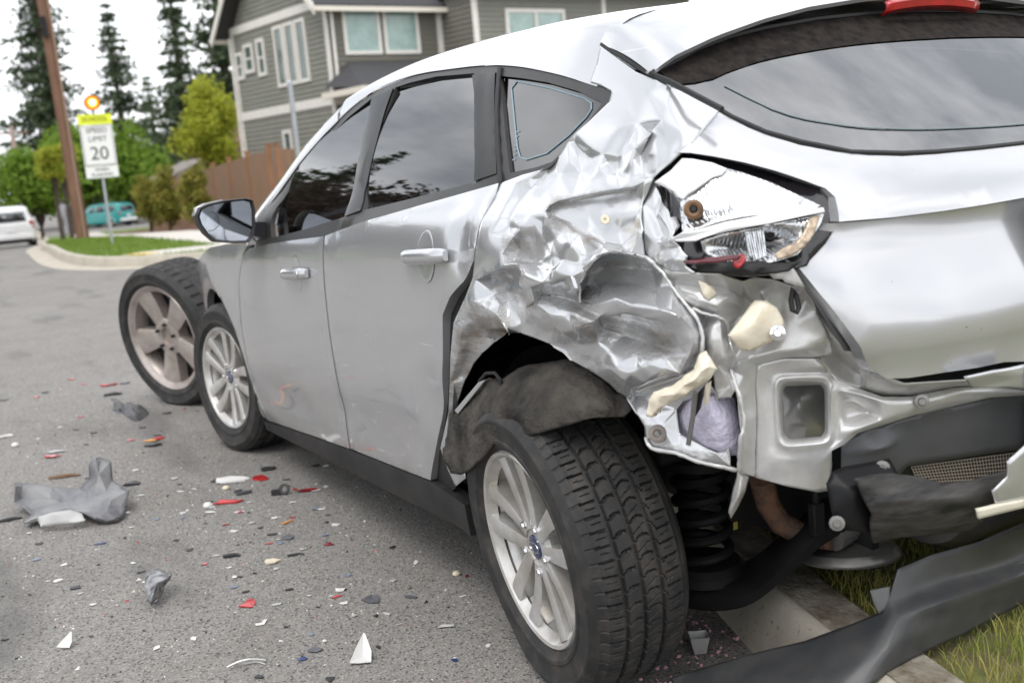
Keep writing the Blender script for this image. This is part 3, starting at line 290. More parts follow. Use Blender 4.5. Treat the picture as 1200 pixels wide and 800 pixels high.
'shelf':([(-0.606,0.632,0.886),(-0.616,0.607,0.863),(-0.641,0.568,0.786),(-0.667,0.537,0.727),(-0.689,0.501,0.706),(-0.72,0.377,0.695),(-0.74,0.247,0.691),(-0.703,0.197,0.645),(-0.685,0.302,0.666),(-0.673,0.361,0.671),(-0.652,0.444,0.667),(-0.635,0.497,0.674),(-0.623,0.53,0.689),(-0.605,0.575,0.713),(-0.599,0.597,0.739),(-0.598,0.607,0.758),(-0.622,0.598,0.769),(-0.625,0.607,0.8),(-0.621,0.628,0.844),(-0.594,0.566,0.757),(-0.594,0.543,0.738),(-0.607,0.516,0.712),(-0.643,0.571,0.757),(-0.655,0.545,0.724),(-0.664,0.57,0.747),(-0.675,0.569,0.737),(-0.671,0.439,0.682),(-0.695,0.336,0.678),(-0.664,0.559,0.731)],[(17,1,18),(0,18,1),(12,21,13),(20,13,21),(21,22,20),(19,20,22),(13,20,14),(20,19,14),(15,14,19),(16,15,19),(17,16,19),(1,17,2),(10,4,11),(3,11,4),(11,3,23),(25,23,3),(24,25,3),(26,9,5),(7,6,8),(8,27,9),(5,9,27),(27,8,5),(8,6,5),(9,26,10),(4,10,26),(26,5,4),(11,23,12),(22,21,28),(2,22,24),(24,3,2),(22,2,17),(19,22,17),(25,24,22),(22,28,25),(23,25,28),(12,23,28),(21,12,28)]),
'liner':([(0.422,0.891,0.451),(0.409,0.897,0.433),(0.344,0.905,0.407),(0.268,0.917,0.422),(0.178,0.929,0.459),(0.082,0.938,0.512),(0.025,0.941,0.549),(-0.043,0.944,0.578),(-0.139,0.942,0.597),(-0.19,0.929,0.616),(-0.243,0.909,0.634),(-0.279,0.881,0.647),(-0.312,0.831,0.646),(-0.32,0.817,0.658),(-0.312,0.819,0.674),(-0.273,0.817,0.686),(-0.234,0.815,0.702),(-0.193,0.82,0.714),(-0.106,0.816,0.73),(-0.057,0.831,0.721),(0.015,0.845,0.705),(0.057,0.856,0.692),(0.096,0.875,0.669),(0.152,0.876,0.665),(0.206,0.88,0.63),(0.239,0.884,0.604),(0.32,0.889,0.559),(0.386,0.89,0.509),(0.132,0.92,0.602),(0.076,0.935,0.576),(0.033,0.914,0.655),(-0.068,0.94,0.639),(-0.096,0.87,0.693),(-0.214,0.886,0.691),(-0.285,0.87,0.679),(-0.039,0.901,0.672),(-0.177,0.921,0.654),(-0.259,0.893,0.662),(-0.301,0.862,0.667),(0.335,0.899,0.48),(0.215,0.917,0.548),(0.221,0.92,0.486),(0.117,0.936,0.53),(0.037,0.936,0.621),(0.007,0.945,0.591),(-0.097,0.914,0.666),(-0.173,0.898,0.675),(-0.113,0.849,0.71),(-0.215,0.853,0.699),(-0.146,0.944,0.635),(-0.136,0.853,0.705)],[(0,1,39),(27,0,39),(41,3,4),(40,41,42),(3,41,2),(1,2,41),(39,1,41),(41,40,39),(27,39,40),(26,27,40),(29,43,28),(24,28,43),(7,31,44),(6,7,29),(43,29,44),(44,31,43),(31,30,43),(24,43,30),(23,24,30),(30,22,23),(41,4,5),(42,41,5),(5,6,42),(6,29,42),(40,42,29),(29,28,40),(26,40,28),(25,26,28),(28,24,25),(32,46,33),(50,47,32),(19,32,47),(49,8,9),(36,49,9),(9,10,36),(36,10,37),(45,36,46),(46,32,45),(35,45,32),(20,35,32),(32,19,20),(33,37,34),(48,17,18),(13,14,12),(34,38,12),(16,34,15),(12,38,11),(37,11,38),(34,16,48),(17,48,16),(11,37,10),(37,33,46),(33,48,50),(48,18,50),(47,50,18),(19,47,18),(31,7,8),(49,36,31),(45,35,31),(30,31,35),(22,30,35),(21,22,35),(35,20,21),(7,44,29),(8,49,31),(50,32,33),(48,33,34),(12,14,15),(15,34,12),(36,45,31),(46,36,37),(38,34,37)]),
'jamb':([(0.196,0.797,1.088),(0.203,0.838,1.023),(0.208,0.853,0.98),(0.216,0.862,0.933),(0.287,0.869,0.872),(0.359,0.872,0.829),(0.418,0.874,0.783),(0.433,0.875,0.735),(0.493,0.869,0.55),(0.572,0.861,0.426),(0.664,0.846,0.3),(0.555,0.85,0.277),(0.428,0.86,0.339),(0.424,0.866,0.388),(0.45,0.872,0.441),(0.361,0.875,0.549),(0.308,0.88,0.702),(0.265,0.88,0.779),(0.188,0.877,0.842),(0.152,0.874,0.888),(0.142,0.869,0.941),(0.126,0.865,0.984),(0.123,0.85,1.023),(0.141,0.804,1.091)],[(10,11,12),(12,13,10),(13,14,10),(9,10,14),(14,15,9),(8,9,15),(15,16,8),(7,8,16),(0,22,23),(4,18,19),(3,4,19),(19,20,3),(2,3,20),(20,21,2),(1,2,21),(21,22,1),(22,0,1),(7,16,17),(6,7,17),(5,6,17),(17,18,5),(18,4,5)]),
'pocket':([(-0.378,0.805,1.042),(-0.381,0.794,1.065),(-0.398,0.79,1.087),(-0.414,0.791,1.077),(-0.407,0.785,1.064),(-0.418,0.789,1.047),(-0.451,0.796,1.034),(-0.479,0.804,1.019),(-0.499,0.814,1.008),(-0.502,0.83,0.999),(-0.502,0.837,0.986),(-0.514,0.828,0.973),(-0.53,0.825,0.959),(-0.526,0.829,0.942),(-0.545,0.823,0.93),(-0.493,0.828,0.925),(-0.454,0.825,0.938),(-0.422,0.834,0.954),(-0.407,0.827,0.999),(-0.395,0.788,1.078),(-0.41,0.8,1.027),(-0.454,0.831,0.979),(-0.462,0.831,0.942),(-0.472,0.82,1.012),(-0.468,0.825,0.968),(-0.512,0.84,0.953),(-0.411,0.816,1.013),(-0.424,0.828,0.977),(-0.448,0.814,0.991)],[(18,17,27),(0,18,26),(16,22,17),(27,17,21),(0,26,20),(1,0,20),(4,3,19),(3,2,19),(1,19,2),(13,12,25),(11,25,12),(14,13,15),(13,25,15),(25,11,24),(10,24,11),(28,10,23),(9,8,23),(8,7,23),(6,23,7),(15,25,16),(22,16,25),(25,24,22),(17,22,21),(24,10,21),(10,28,21),(18,27,21),(20,23,5),(20,5,4),(4,19,20),(19,1,20),(28,23,20),(21,28,20),(20,26,21),(26,18,21),(22,24,21),(23,6,5),(10,9,23)]),
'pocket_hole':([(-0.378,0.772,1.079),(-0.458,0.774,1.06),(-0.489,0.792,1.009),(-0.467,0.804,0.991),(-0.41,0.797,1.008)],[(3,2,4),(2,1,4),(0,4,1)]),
'light_bezel':([(-0.382,0.782,1.086),(-0.444,0.763,1.13),(-0.47,0.758,1.13),(-0.494,0.728,1.121),(-0.527,0.689,1.107),(-0.561,0.651,1.088),(-0.594,0.613,1.067),(-0.619,0.581,1.051),(-0.635,0.575,1.033),(-0.644,0.584,1.018),(-0.652,0.608,0.989),(-0.653,0.634,0.964),(-0.648,0.665,0.939),(-0.648,0.672,0.93),(-0.632,0.706,0.923),(-0.597,0.749,0.921),(-0.563,0.793,0.925),(-0.513,0.825,0.928),(-0.488,0.821,0.971),(-0.463,0.807,1.028)],[(0,19,1),(4,16,15),(18,17,16),(19,18,16),(16,4,19),(4,3,19),(3,2,19),(1,19,2),(13,12,14),(5,14,12),(12,6,5),(10,9,7),(9,8,7),(6,12,11),(11,10,6),(10,7,6),(14,5,15),(4,15,5)]),
'light_upper':([(-0.42,0.801,1.08),(-0.451,0.791,1.1),(-0.473,0.781,1.117),(-0.498,0.779,1.114),(-0.52,0.755,1.105),(-0.553,0.719,1.088),(-0.586,0.685,1.067),(-0.616,0.658,1.045),(-0.641,0.631,1.024),(-0.639,0.642,1.018),(-0.617,0.688,1.018),(-0.592,0.739,1.017),(-0.574,0.778,1.013),(-0.556,0.818,1.004),(-0.535,0.837,0.997),(-0.525,0.83,1.013),(-0.504,0.816,1.036),(-0.495,0.81,1.048),(-0.472,0.806,1.06),(-0.448,0.802,1.071),(-0.519,0.81,1.054),(-0.539,0.772,1.076),(-0.557,0.723,1.08),(-0.57,0.774,1.025),(-0.629,0.652,1.026),(-0.574,0.721,1.055),(-0.625,0.657,1.031),(-0.538,0.81,1.036),(-0.549,0.782,1.043),(-0.571,0.737,1.047),(-0.594,0.703,1.039)],[(0,19,1),(1,19,18),(27,28,20),(28,21,20),(3,20,21),(14,13,15),(12,23,13),(16,15,27),(27,20,16),(17,16,20),(18,17,20),(1,18,20),(20,3,1),(3,2,1),(23,12,11),(10,24,11),(25,22,29),(9,8,24),(9,24,10),(26,24,7),(24,8,7),(25,30,26),(22,25,6),(5,22,6),(23,29,28),(21,28,29),(29,22,21),(22,5,21),(5,4,21),(3,21,4),(28,27,23),(27,15,23),(15,13,23),(25,29,30),(23,24,30),(24,26,30),(29,23,30),(23,11,24),(7,6,26),(6,25,26)]),
'light_torn':([(-0.422,0.806,1.081),(-0.456,0.795,1.1),(-0.478,0.785,1.119),(-0.501,0.781,1.117),(-0.523,0.757,1.108),(-0.541,0.742,1.097),(-0.544,0.755,1.088),(-0.538,0.769,1.085),(-0.537,0.788,1.077),(-0.528,0.805,1.065),(-0.519,0.81,1.06),(-0.512,0.815,1.052),(-0.493,0.813,1.057),(-0.482,0.81,1.064),(-0.456,0.808,1.072),(-0.507,0.8,1.087),(-0.503,0.808,1.071)],[(0,14,1),(12,16,13),(14,13,16),(1,14,16),(4,8,7),(7,6,4),(6,5,4),(15,9,8),(8,4,15),(12,11,10),(16,12,10),(10,9,16),(9,15,16),(1,16,15),(2,1,15),(15,3,2),(3,15,4)]),
'light_strip':([(-0.525,0.855,0.992),(-0.551,0.849,0.999),(-0.589,0.79,1.013),(-0.615,0.723,1.019),(-0.647,0.631,1.021),(-0.651,0.632,1.014),(-0.622,0.729,1.004),(-0.595,0.796,0.997),(-0.575,0.842,0.989),(-0.526,0.856,0.988),(-0.597,0.798,1.004),(-0.65,0.635,1.017)],[(0,9,1),(8,7,10),(8,10,9),(4,11,5),(5,11,6),(11,4,3),(10,7,6),(6,11,10),(10,2,1),(1,9,10),(3,2,10),(11,3,10)]),
'light_lower':([(-0.556,0.816,0.983),(-0.576,0.781,0.992),(-0.607,0.717,1),(-0.646,0.629,1.011),(-0.652,0.643,0.996),(-0.652,0.667,0.973),(-0.648,0.692,0.951),(-0.634,0.725,0.943),(-0.61,0.76,0.937),(-0.583,0.79,0.944),(-0.568,0.802,0.955),(-0.558,0.813,0.965),(-0.567,0.772,0.968),(-0.593,0.75,0.995),(-0.58,0.735,0.967),(-0.609,0.762,0.939),(-0.622,0.693,1.001),(-0.607,0.684,0.971),(-0.623,0.724,0.951),(-0.588,0.701,0.972),(-0.635,0.673,0.98),(-0.633,0.696,0.959),(-0.573,0.753,0.963)],[(14,15,8),(15,14,22),(13,22,14),(8,15,9),(15,22,9),(22,12,9),(10,9,12),(11,10,12),(0,11,12),(1,0,12),(12,22,1),(22,13,1),(19,18,17),(2,19,17),(17,16,2),(21,6,20),(20,6,5),(5,4,20),(6,21,7),(18,7,21),(17,18,21),(21,20,17),(16,17,20),(20,4,16),(4,3,16),(2,16,3),(7,18,8),(14,8,18),(18,19,14),(13,14,19),(19,2,13),(1,13,2)]),
'light_tan':([(-0.644,0.661,1.006),(-0.65,0.641,1.01),(-0.657,0.661,0.984),(-0.657,0.681,0.964),(-0.651,0.704,0.951),(-0.64,0.728,0.946),(-0.635,0.73,0.954),(-0.639,0.714,0.964),(-0.645,0.694,0.97),(-0.647,0.677,0.985)],[(7,4,8),(4,7,5),(6,5,7),(0,2,1),(9,3,2),(2,0,9),(8,4,3),(3,9,8)]),
'light_red':([(-0.609,0.797,0.959),(-0.619,0.78,0.96),(-0.623,0.778,0.951),(-0.619,0.792,0.938),(-0.613,0.797,0.942)],[(3,2,4),(0,4,2),(2,1,0)]),
'light_shard':([(-0.57,0.865,0.957),(-0.599,0.837,0.96),(-0.615,0.801,0.961),(-0.621,0.786,0.959),(-0.62,0.792,0.953),(-0.606,0.826,0.951),(-0.591,0.857,0.954)],[(0,6,1),(2,5,4),(4,3,2),(1,6,5),(5,2,1)]),
'light_dark':([(-0.565,0.842,0.951),(-0.59,0.795,0.949),(-0.633,0.733,0.941),(-0.656,0.691,0.94),(-0.651,0.714,0.927),(-0.629,0.75,0.923),(-0.593,0.799,0.929),(-0.565,0.829,0.932),(-0.62,0.786,0.938)],[(6,1,7),(0,7,1),(2,4,3),(4,2,5),(8,5,2),(5,8,6),(1,6,8),(8,2,1)]),
'light_ribs':([(-0.597,0.757,0.993),(-0.602,0.745,0.994),(-0.615,0.744,0.948),(-0.609,0.758,0.946),(-0.603,0.758,0.968)],[(3,2,4),(2,1,4),(0,4,1)]),
'pillar_trim':([(-0.631,0.691,0.931),(-0.631,0.639,0.932),(-0.644,0.606,0.88),(-0.658,0.565,0.817),(-0.656,0.56,0.768),(-0.659,0.605,0.777),(-0.648,0.65,0.854),(-0.637,0.671,0.894),(-0.637,0.664,0.93),(-0.65,0.636,0.873),(-0.66,0.599,0.785)],[(8,7,9),(0,7,8),(8,1,0),(3,10,4),(4,10,5),(2,9,3),(5,10,6),(6,10,9),(7,6,9),(9,2,1),(1,8,9),(10,3,9)]),
'pillar_flap':([(-0.623,0.738,0.927),(-0.643,0.701,0.933),(-0.646,0.676,0.893),(-0.646,0.697,0.899),(-0.639,0.711,0.905),(-0.636,0.716,0.912),(-0.63,0.728,0.913)],[(1,4,3),(3,2,1),(4,1,5),(6,5,1),(0,6,1)]),
'foam_plate':([(-0.597,0.744,0.878),(-0.606,0.726,0.876),(-0.615,0.711,0.862),(-0.618,0.701,0.839),(-0.617,0.699,0.814),(-0.612,0.711,0.809),(-0.603,0.732,0.8),(-0.593,0.755,0.793),(-0.586,0.768,0.796),(-0.586,0.795,0.825),(-0.617,0.74,0.873),(-0.616,0.763,0.845),(-0.603,0.775,0.817),(-0.618,0.726,0.837)],[(9,8,12),(12,8,7),(7,6,12),(6,11,12),(9,12,11),(11,0,9),(5,4,13),(4,3,13),(3,2,13),(10,13,2),(1,10,2),(5,13,6),(11,6,13),(13,10,11),(0,11,10),(10,1,0)]),
'foam_bracket':([(-0.431,0.862,0.673),(-0.442,0.862,0.702),(-0.457,0.86,0.721),(-0.509,0.854,0.74),(-0.553,0.844,0.772),(-0.564,0.838,0.798),(-0.574,0.832,0.804),(-0.581,0.831,0.796),(-0.589,0.822,0.773),(-0.583,0.835,0.756),(-0.558,0.847,0.74),(-0.521,0.856,0.717),(-0.493,0.862,0.703),(-0.47,0.865,0.692),(-0.445,0.861,0.673),(-0.496,0.872,0.722),(-0.549,0.866,0.746),(-0.59,0.856,0.775),(-0.484,0.87,0.711),(-0.548,0.861,0.732),(-0.532,0.871,0.73),(-0.577,0.865,0.759),(-0.6,0.85,0.783)],[(14,13,18),(15,18,12),(11,20,12),(15,12,20),(15,20,16),(12,18,13),(18,15,1),(15,3,2),(16,19,10),(21,16,10),(16,21,17),(22,17,9),(9,8,22),(8,7,22),(21,10,9),(9,17,21),(5,4,17),(17,22,7),(10,19,11),(20,11,19),(19,16,20),(16,4,3),(2,1,15),(3,15,16),(4,16,17),(5,17,6),(7,6,17),(1,0,14),(18,1,14)]),
'foam_chip':([(-0.549,0.821,0.918),(-0.56,0.813,0.913),(-0.563,0.8,0.904),(-0.567,0.797,0.894),(-0.562,0.811,0.884),(-0.556,0.818,0.893),(-0.568,0.814,0.901)],[(0,5,1),(6,4,3),(3,2,6),(4,6,5),(1,5,6),(6,2,1)]),
'insulation':([(-0.397,0.779,0.667),(-0.432,0.781,0.692),(-0.481,0.779,0.709),(-0.509,0.759,0.716),(-0.524,0.734,0.698),(-0.529,0.731,0.646),(-0.529,0.734,0.594),(-0.513,0.765,0.594),(-0.462,0.781,0.606),(-0.413,0.783,0.616),(-0.458,0.791,0.692),(-0.485,0.8,0.667),(-0.458,0.79,0.632),(-0.482,0.793,0.637),(-0.534,0.798,0.639),(-0.538,0.759,0.616),(-0.544,0.803,0.685),(-0.544,0.786,0.652),(-0.518,0.802,0.665),(-0.453,0.798,0.661),(-0.523,0.794,0.703),(-0.539,0.771,0.686),(-0.533,0.789,0.621)],[(0,9,19),(19,10,0),(10,1,0),(12,8,13),(11,12,13),(13,18,11),(8,12,9),(19,9,12),(12,11,19),(10,19,11),(1,10,2),(6,5,15),(17,15,5),(21,17,5),(5,4,21),(6,15,7),(22,7,15),(14,22,15),(17,21,16),(20,16,21),(3,20,21),(21,4,3),(7,22,8),(22,14,8),(13,8,14),(18,13,14),(14,17,18),(17,16,18),(11,18,16),(16,20,11),(10,11,20),(2,10,20),(20,3,2),(15,17,14)]),
'hole_back':([(-0.432,0.563,0.696),(-0.477,0.461,0.685),(-0.484,0.467,0.553),(-0.438,0.572,0.557),(-0.477,0.535,0.697),(-0.5,0.564,0.657),(-0.491,0.544,0.603),(-0.464,0.581,0.608),(-0.494,0.56,0.616),(-0.493,0.492,0.593),(-0.486,0.547,0.565),(-0.494,0.548,0.612)],[(7,8,5),(0,3,7),(7,5,0),(1,9,2),(2,9,6),(8,6,11),(6,9,11),(9,1,5),(1,4,5),(0,5,4),(8,7,6),(3,10,6),(7,3,6),(2,6,10),(5,8,11),(9,5,11)]),
'tongue':([(-0.587,0.79,0.589),(-0.596,0.772,0.579),(-0.606,0.79,0.56),(-0.607,0.807,0.538),(-0.598,0.818,0.515),(-0.597,0.822,0.528),(-0.595,0.812,0.553),(-0.598,0.789,0.586),(-0.612,0.81,0.558),(-0.6,0.82,0.522)],[(9,5,4),(7,2,1),(8,3,2),(2,7,8),(9,4,3),(6,5,8),(0,6,8),(8,7,0),(7,1,0),(3,8,9),(5,9,8)]),
'bracket':([(-0.671,0.671,0.561),(-0.669,0.654,0.579),(-0.67,0.627,0.582),(-0.689,0.542,0.582),(-0.7,0.534,0.557),(-0.708,0.538,0.489),(-0.704,0.567,0.468),(-0.706,0.617,0.471),(-0.693,0.662,0.484),(-0.684,0.673,0.512),(-0.708,0.647,0.552),(-0.719,0.559,0.554),(-0.702,0.648,0.481)],[(10,7,6),(5,4,11),(3,11,4),(10,6,5),(5,11,10),(11,3,10),(9,8,10),(0,9,10),(1,0,10),(2,1,10),(10,3,2),(8,12,10),(7,10,12)]),
'beam':([(-0.718,0.65,0.577),(-0.72,0.619,0.577),(-0.73,0.586,0.575),(-0.743,0.535,0.561),(-0.754,0.484,0.54),(-0.765,0.426,0.536),(-0.777,0.35,0.54),(-0.787,0.362,0.517),(-0.781,0.396,0.508),(-0.778,0.386,0.482),(-0.772,0.414,0.477),(-0.762,0.398,0.452),(-0.748,0.418,0.437),(-0.732,0.506,0.445),(-0.721,0.555,0.451),(-0.706,0.602,0.448),(-0.716,0.619,0.48),(-0.728,0.624,0.507),(-0.727,0.636,0.527),(-0.747,0.62,0.536),(-0.768,0.555,0.531),(-0.782,0.489,0.522),(-0.736,0.617,0.547),(-0.759,0.564,0.542),(-0.744,0.589,0.493),(-0.766,0.512,0.483),(-0.743,0.566,0.555),(-0.757,0.541,0.544),(-0.743,0.607,0.514),(-0.765,0.561,0.509),(-0.773,0.499,0.5),(-0.732,0.557,0.47),(-0.749,0.473,0.454)],[(17,19,18),(19,22,18),(0,18,22),(1,0,22),(24,14,31),(13,25,31),(28,24,29),(14,24,15),(16,15,24),(17,16,24),(24,28,17),(19,17,28),(28,29,20),(22,19,23),(26,2,22),(1,22,2),(12,10,32),(32,25,13),(25,30,20),(20,30,21),(3,27,4),(21,10,8),(7,6,8),(10,12,11),(9,8,10),(8,6,5),(32,13,12),(10,21,30),(21,5,4),(31,14,13),(25,20,29),(20,4,23),(26,23,27),(2,26,3),(23,19,20),(19,28,20),(4,20,21),(5,21,8),(23,26,22),(4,27,23),(29,24,25),(24,31,25),(30,25,10),(25,32,10),(27,3,26)]),
'scrap':([(-0.818,0.352,0.596),(-0.811,0.395,0.571),(-0.808,0.392,0.544),(-0.801,0.421,0.522),(-0.797,0.407,0.492),(-0.805,0.335,0.488),(-0.811,0.377,0.531)],[(5,0,6),(1,6,0),(5,6,4),(3,4,6),(2,3,6),(6,1,2)]),
'scrap_lip':([(-0.793,0.45,0.495),(-0.801,0.412,0.496),(-0.809,0.341,0.493),(-0.808,0.34,0.478),(-0.792,0.445,0.477)],[(1,3,2),(3,1,4),(0,4,1)]),
'scrap_upper':([(-0.751,0.425,0.712),(-0.768,0.373,0.717),(-0.778,0.298,0.719),(-0.768,0.284,0.667),(-0.758,0.349,0.683),(-0.741,0.398,0.689),(-0.749,0.381,0.69),(-0.778,0.298,0.698)],[(0,5,6),(6,1,0),(4,3,7),(6,5,4),(4,7,6),(7,2,1),(1,6,7)]),
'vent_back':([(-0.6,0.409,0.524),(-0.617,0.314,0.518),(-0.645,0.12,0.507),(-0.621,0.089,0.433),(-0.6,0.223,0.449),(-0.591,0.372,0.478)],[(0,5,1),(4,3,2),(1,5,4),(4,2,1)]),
'valance':([(-0.205,0.687,0.026),(-0.238,0.661,0.047),(-0.339,0.6,0.103),(-0.447,0.529,0.155),(-0.527,0.489,0.205),(-0.581,0.462,0.242),(-0.593,0.45,0.268),(-0.582,0.411,0.315),(-0.588,0.332,0.323),(-0.596,0.209,0.32),(-0.576,0.029,0.318),(-0.548,-0.252,0.342),(-0.573,-0.245,0.193),(-0.588,0.046,0.151),(-0.62,0.286,0.158),(-0.628,0.425,0.157),(-0.639,0.559,0.147),(-0.61,0.65,0.111),(-0.455,0.681,0.054),(-0.283,0.672,0.02),(-0.224,0.677,0.015),(-0.223,0.676,0.022),(-0.365,0.623,0.089),(-0.521,0.562,0.158),(-0.612,0.498,0.22),(-0.631,0.452,0.247),(-0.64,0.324,0.252),(-0.619,0.088,0.231),(-0.609,0.458,0.254),(-0.6,0.417,0.265),(-0.596,0.272,0.262),(-0.59,0.048,0.253),(-0.642,0.501,0.202),(-0.63,0.314,0.208),(-0.603,0.067,0.192),(-0.61,0.564,0.167),(-0.561,0.623,0.141),(-0.458,0.637,0.103),(-0.57,-0.238,0.245)],[(0,20,21),(21,1,0),(22,19,18),(18,37,22),(36,23,37),(21,20,19),(19,22,21),(22,2,1),(23,4,3),(16,35,17),(36,17,35),(23,36,35),(35,24,23),(24,5,4),(37,18,17),(17,36,37),(25,29,28),(15,33,32),(33,26,25),(26,30,29),(30,8,29),(7,29,8),(34,13,12),(27,34,12),(27,12,38),(31,10,9),(33,15,14),(14,13,33),(13,34,33),(34,27,26),(27,31,30),(8,30,9),(15,32,16),(35,16,32),(24,35,32),(32,25,24),(25,28,24),(5,24,28),(6,5,28),(28,29,6),(29,7,6),(1,21,22),(2,22,3),(23,3,22),(22,37,23),(4,23,24),(29,25,26),(30,26,27),(11,10,38),(31,27,38),(10,31,38),(31,9,30),(25,32,33),(26,33,34)]),
'valance_tab':([(-0.571,0.475,0.286),(-0.579,0.459,0.288),(-0.588,0.441,0.29),(-0.594,0.449,0.266),(-0.593,0.457,0.251),(-0.587,0.471,0.243),(-0.58,0.476,0.264)],[(3,2,1),(6,5,4),(4,3,6),(3,1,6),(0,6,1)]),
'fragment':([(2.418,1.767,0.1),(2.436,1.741,0.087),(2.383,1.647,0.068),(2.302,1.561,0.058),(2.287,1.521,0.092),(2.313,1.512,0.135),(2.331,1.494,0.154),(2.327,1.464,0.155),(2.285,1.436,0.138),(2.223,1.446,0.084),(2.153,1.426,0.072),(2.086,1.41,0.065),(2.045,1.426,0.046),(2.018,1.444,0.034),(1.963,1.455,0.019),(1.931,1.485,0.006),(1.938,1.521,0.004),(1.951,1.559,0.028),(2.015,1.588,0.043),(2.081,1.624,0.048),(2.065,1.684,0.041),(2.129,1.771,0.016),(2.195,1.742,0.021),(2.257,1.747,0.029),(2.335,1.781,0.047),(2.189,1.612,0.044),(2.401,1.757,0.035),(2.269,1.73,0.022),(2.168,1.525,0.055),(2.283,1.488,0.159),(2.209,1.492,0.12),(2.033,1.484,0.062),(1.971,1.548,0.045),(1.953,1.514,0.042),(2.325,1.658,0.031),(2.147,1.481,0.067),(2.022,1.51,0.055)],[(0,24,26),(26,1,0),(27,22,20),(20,22,21),(22,27,23),(26,24,23),(23,27,26),(19,25,34),(2,34,25),(25,19,18),(18,3,25),(2,25,3),(19,34,20),(27,20,34),(26,27,34),(1,26,34),(34,2,1),(16,33,17),(32,17,33),(28,32,36),(30,7,29),(11,10,31),(13,12,31),(35,31,10),(9,35,10),(33,16,15),(15,14,33),(14,13,33),(13,31,33),(36,32,31),(31,35,36),(28,36,35),(35,9,30),(9,8,30),(7,30,8),(17,32,18),(32,28,18),(3,18,28),(4,3,28),(4,28,30),(5,4,30),(30,29,5),(6,5,29),(29,7,6),(28,35,30),(12,11,31),(32,33,31)]),
'fragment_skirt':([(2.108,1.772,0.022),(2.044,1.726,0.053),(2,1.681,0.069),(1.994,1.626,0.067),(1.983,1.591,0.049),(1.944,1.587,0.031),(1.971,1.64,0.027),(2.014,1.725,0.023),(2.076,1.729,0.033)],[(7,1,8),(0,8,1),(5,4,6),(4,3,6),(2,6,3),(6,2,7),(1,7,2)]),
'bracket_debris':([(4.124,1.158,0.029),(4.11,1.128,0.035),(4.042,1.115,0.016),(4.014,1.1,0.031),(3.961,1.067,0.025),(3.922,1.04,0.012),(3.711,1.039,-0.007),(3.597,1.051,-0.034),(3.555,1.079,-0.034),(3.588,1.137,-0.02),(3.657,1.158,-0.015),(3.827,1.149,-0.002),(3.947,1.152,0.02),(3.954,1.177,-0.014),(4.017,1.183,-0.005),(3.649,1.13,0.021)],[(2,12,11),(14,13,12),(0,14,12),(1,0,12),(12,2,1),(15,10,9),(15,9,8),(6,5,15),(4,15,5),(10,15,11),(2,11,15),(3,2,15),(15,4,3),(7,6,15),(8,7,15)]),
'socket':([(1.157,1.52,0.062),(1.171,1.502,0.063),(1.173,1.483,0.063),(1.151,1.466,0.057),(1.122,1.456,0.056),(1.103,1.466,0.044),(1.08,1.49,0.037),(1.06,1.501,0.024),(1.045,1.519,0.016),(1.021,1.539,0.015),(1.037,1.544,0.026),(1.06,1.538,0.039),(1.097,1.539,0.05),(1.05,1.511,0.067),(1.002,1.536,0.045),(1.068,1.48,0.064)],[(14,9,8),(9,14,10),(11,10,14),(7,6,13),(5,4,15),(3,15,4),(5,15,6),(13,6,15),(2,13,15),(15,3,2),(14,8,7),(7,13,14),(11,14,13),(12,11,13),(0,12,13),(1,0,13),(13,2,1)]),
}
PTS={'bulb_socket':(-0.545,0.819,1.036),'bulb_hole':(-0.598,0.706,0.982),'ra0':(-0.595,0.750,0.995),'ra1':(-0.604,0.727,0.997),'rb0':(-0.613,0.754,0.947),'rb1':(-0.620,0.735,0.952),'rc0':(-0.549,0.803,1.033),'rc1':(-0.570,0.762,1.038),'rd0':(-0.554,0.804,1.025),'rd1':(-0.577,0.762,1.028),'v0':(-0.602,0.402,0.522),'v1':(-0.645,0.120,0.504),'v2':(-0.592,0.369,0.477),'v3':(-0.621,0.089,0.433),'lp0':(-0.622,0.682,0.891),'lp1':(-0.623,0.688,0.872),'lp2':(-0.626,0.688,0.855),'lp3':(-0.630,0.682,0.851),'lp4':(-0.630,0.677,0.859),'lp5':(-0.626,0.679,0.880),'bolt0':(-0.623,0.720,0.822),'bolt1':(-0.696,0.674,0.499),'bolt2':(-0.692,0.562,0.570),'bolt3':(-0.679,0.448,0.664),'clip':(-0.303,0.835,1.018),'grommet':(-0.423,0.833,0.634),'strip0':(-0.558,0.847,0.733),'strip1':(-0.524,0.830,0.679),'strip2':(-0.509,0.831,0.630),'bar0':(0.296,0.900,0.571),'bar1':(0.175,0.890,0.654),'bar2':(0.139,0.889,0.665),'bar3':(0.275,0.901,0.566),'cab0':(0.175,0.890,0.654),'cab1':(0.136,0.890,0.679),'cab2':(0.095,0.889,0.685),'cab3':(0.070,0.889,0.673),'cab4':(0.072,0.888,0.652),'hang0':(-0.536,0.828,0.723),'hang1':(-0.558,0.825,0.743),'hang2':(-0.530,0.815,0.696),'hang3':(-0.515,0.817,0.678),'hbg0':(-0.554,0.818,0.743),'hbg1':(-0.557,0.811,0.747),'hbg2':(-0.541,0.805,0.708),'hbg3':(-0.530,0.807,0.700),'arm_tag':(-0.101,0.420,0.273),'pipe0':(-0.259,0.460,0.432),'pipe1':(-0.242,0.430,0.365),'pipe2':(-0.245,0.400,0.316),'pipe3':(-0.277,0.370,0.290),'pipe4':(-0.336,0.340,0.291),'shield':(-0.303,0.265,0.240),'hanger':(-0.356,0.400,0.354)}
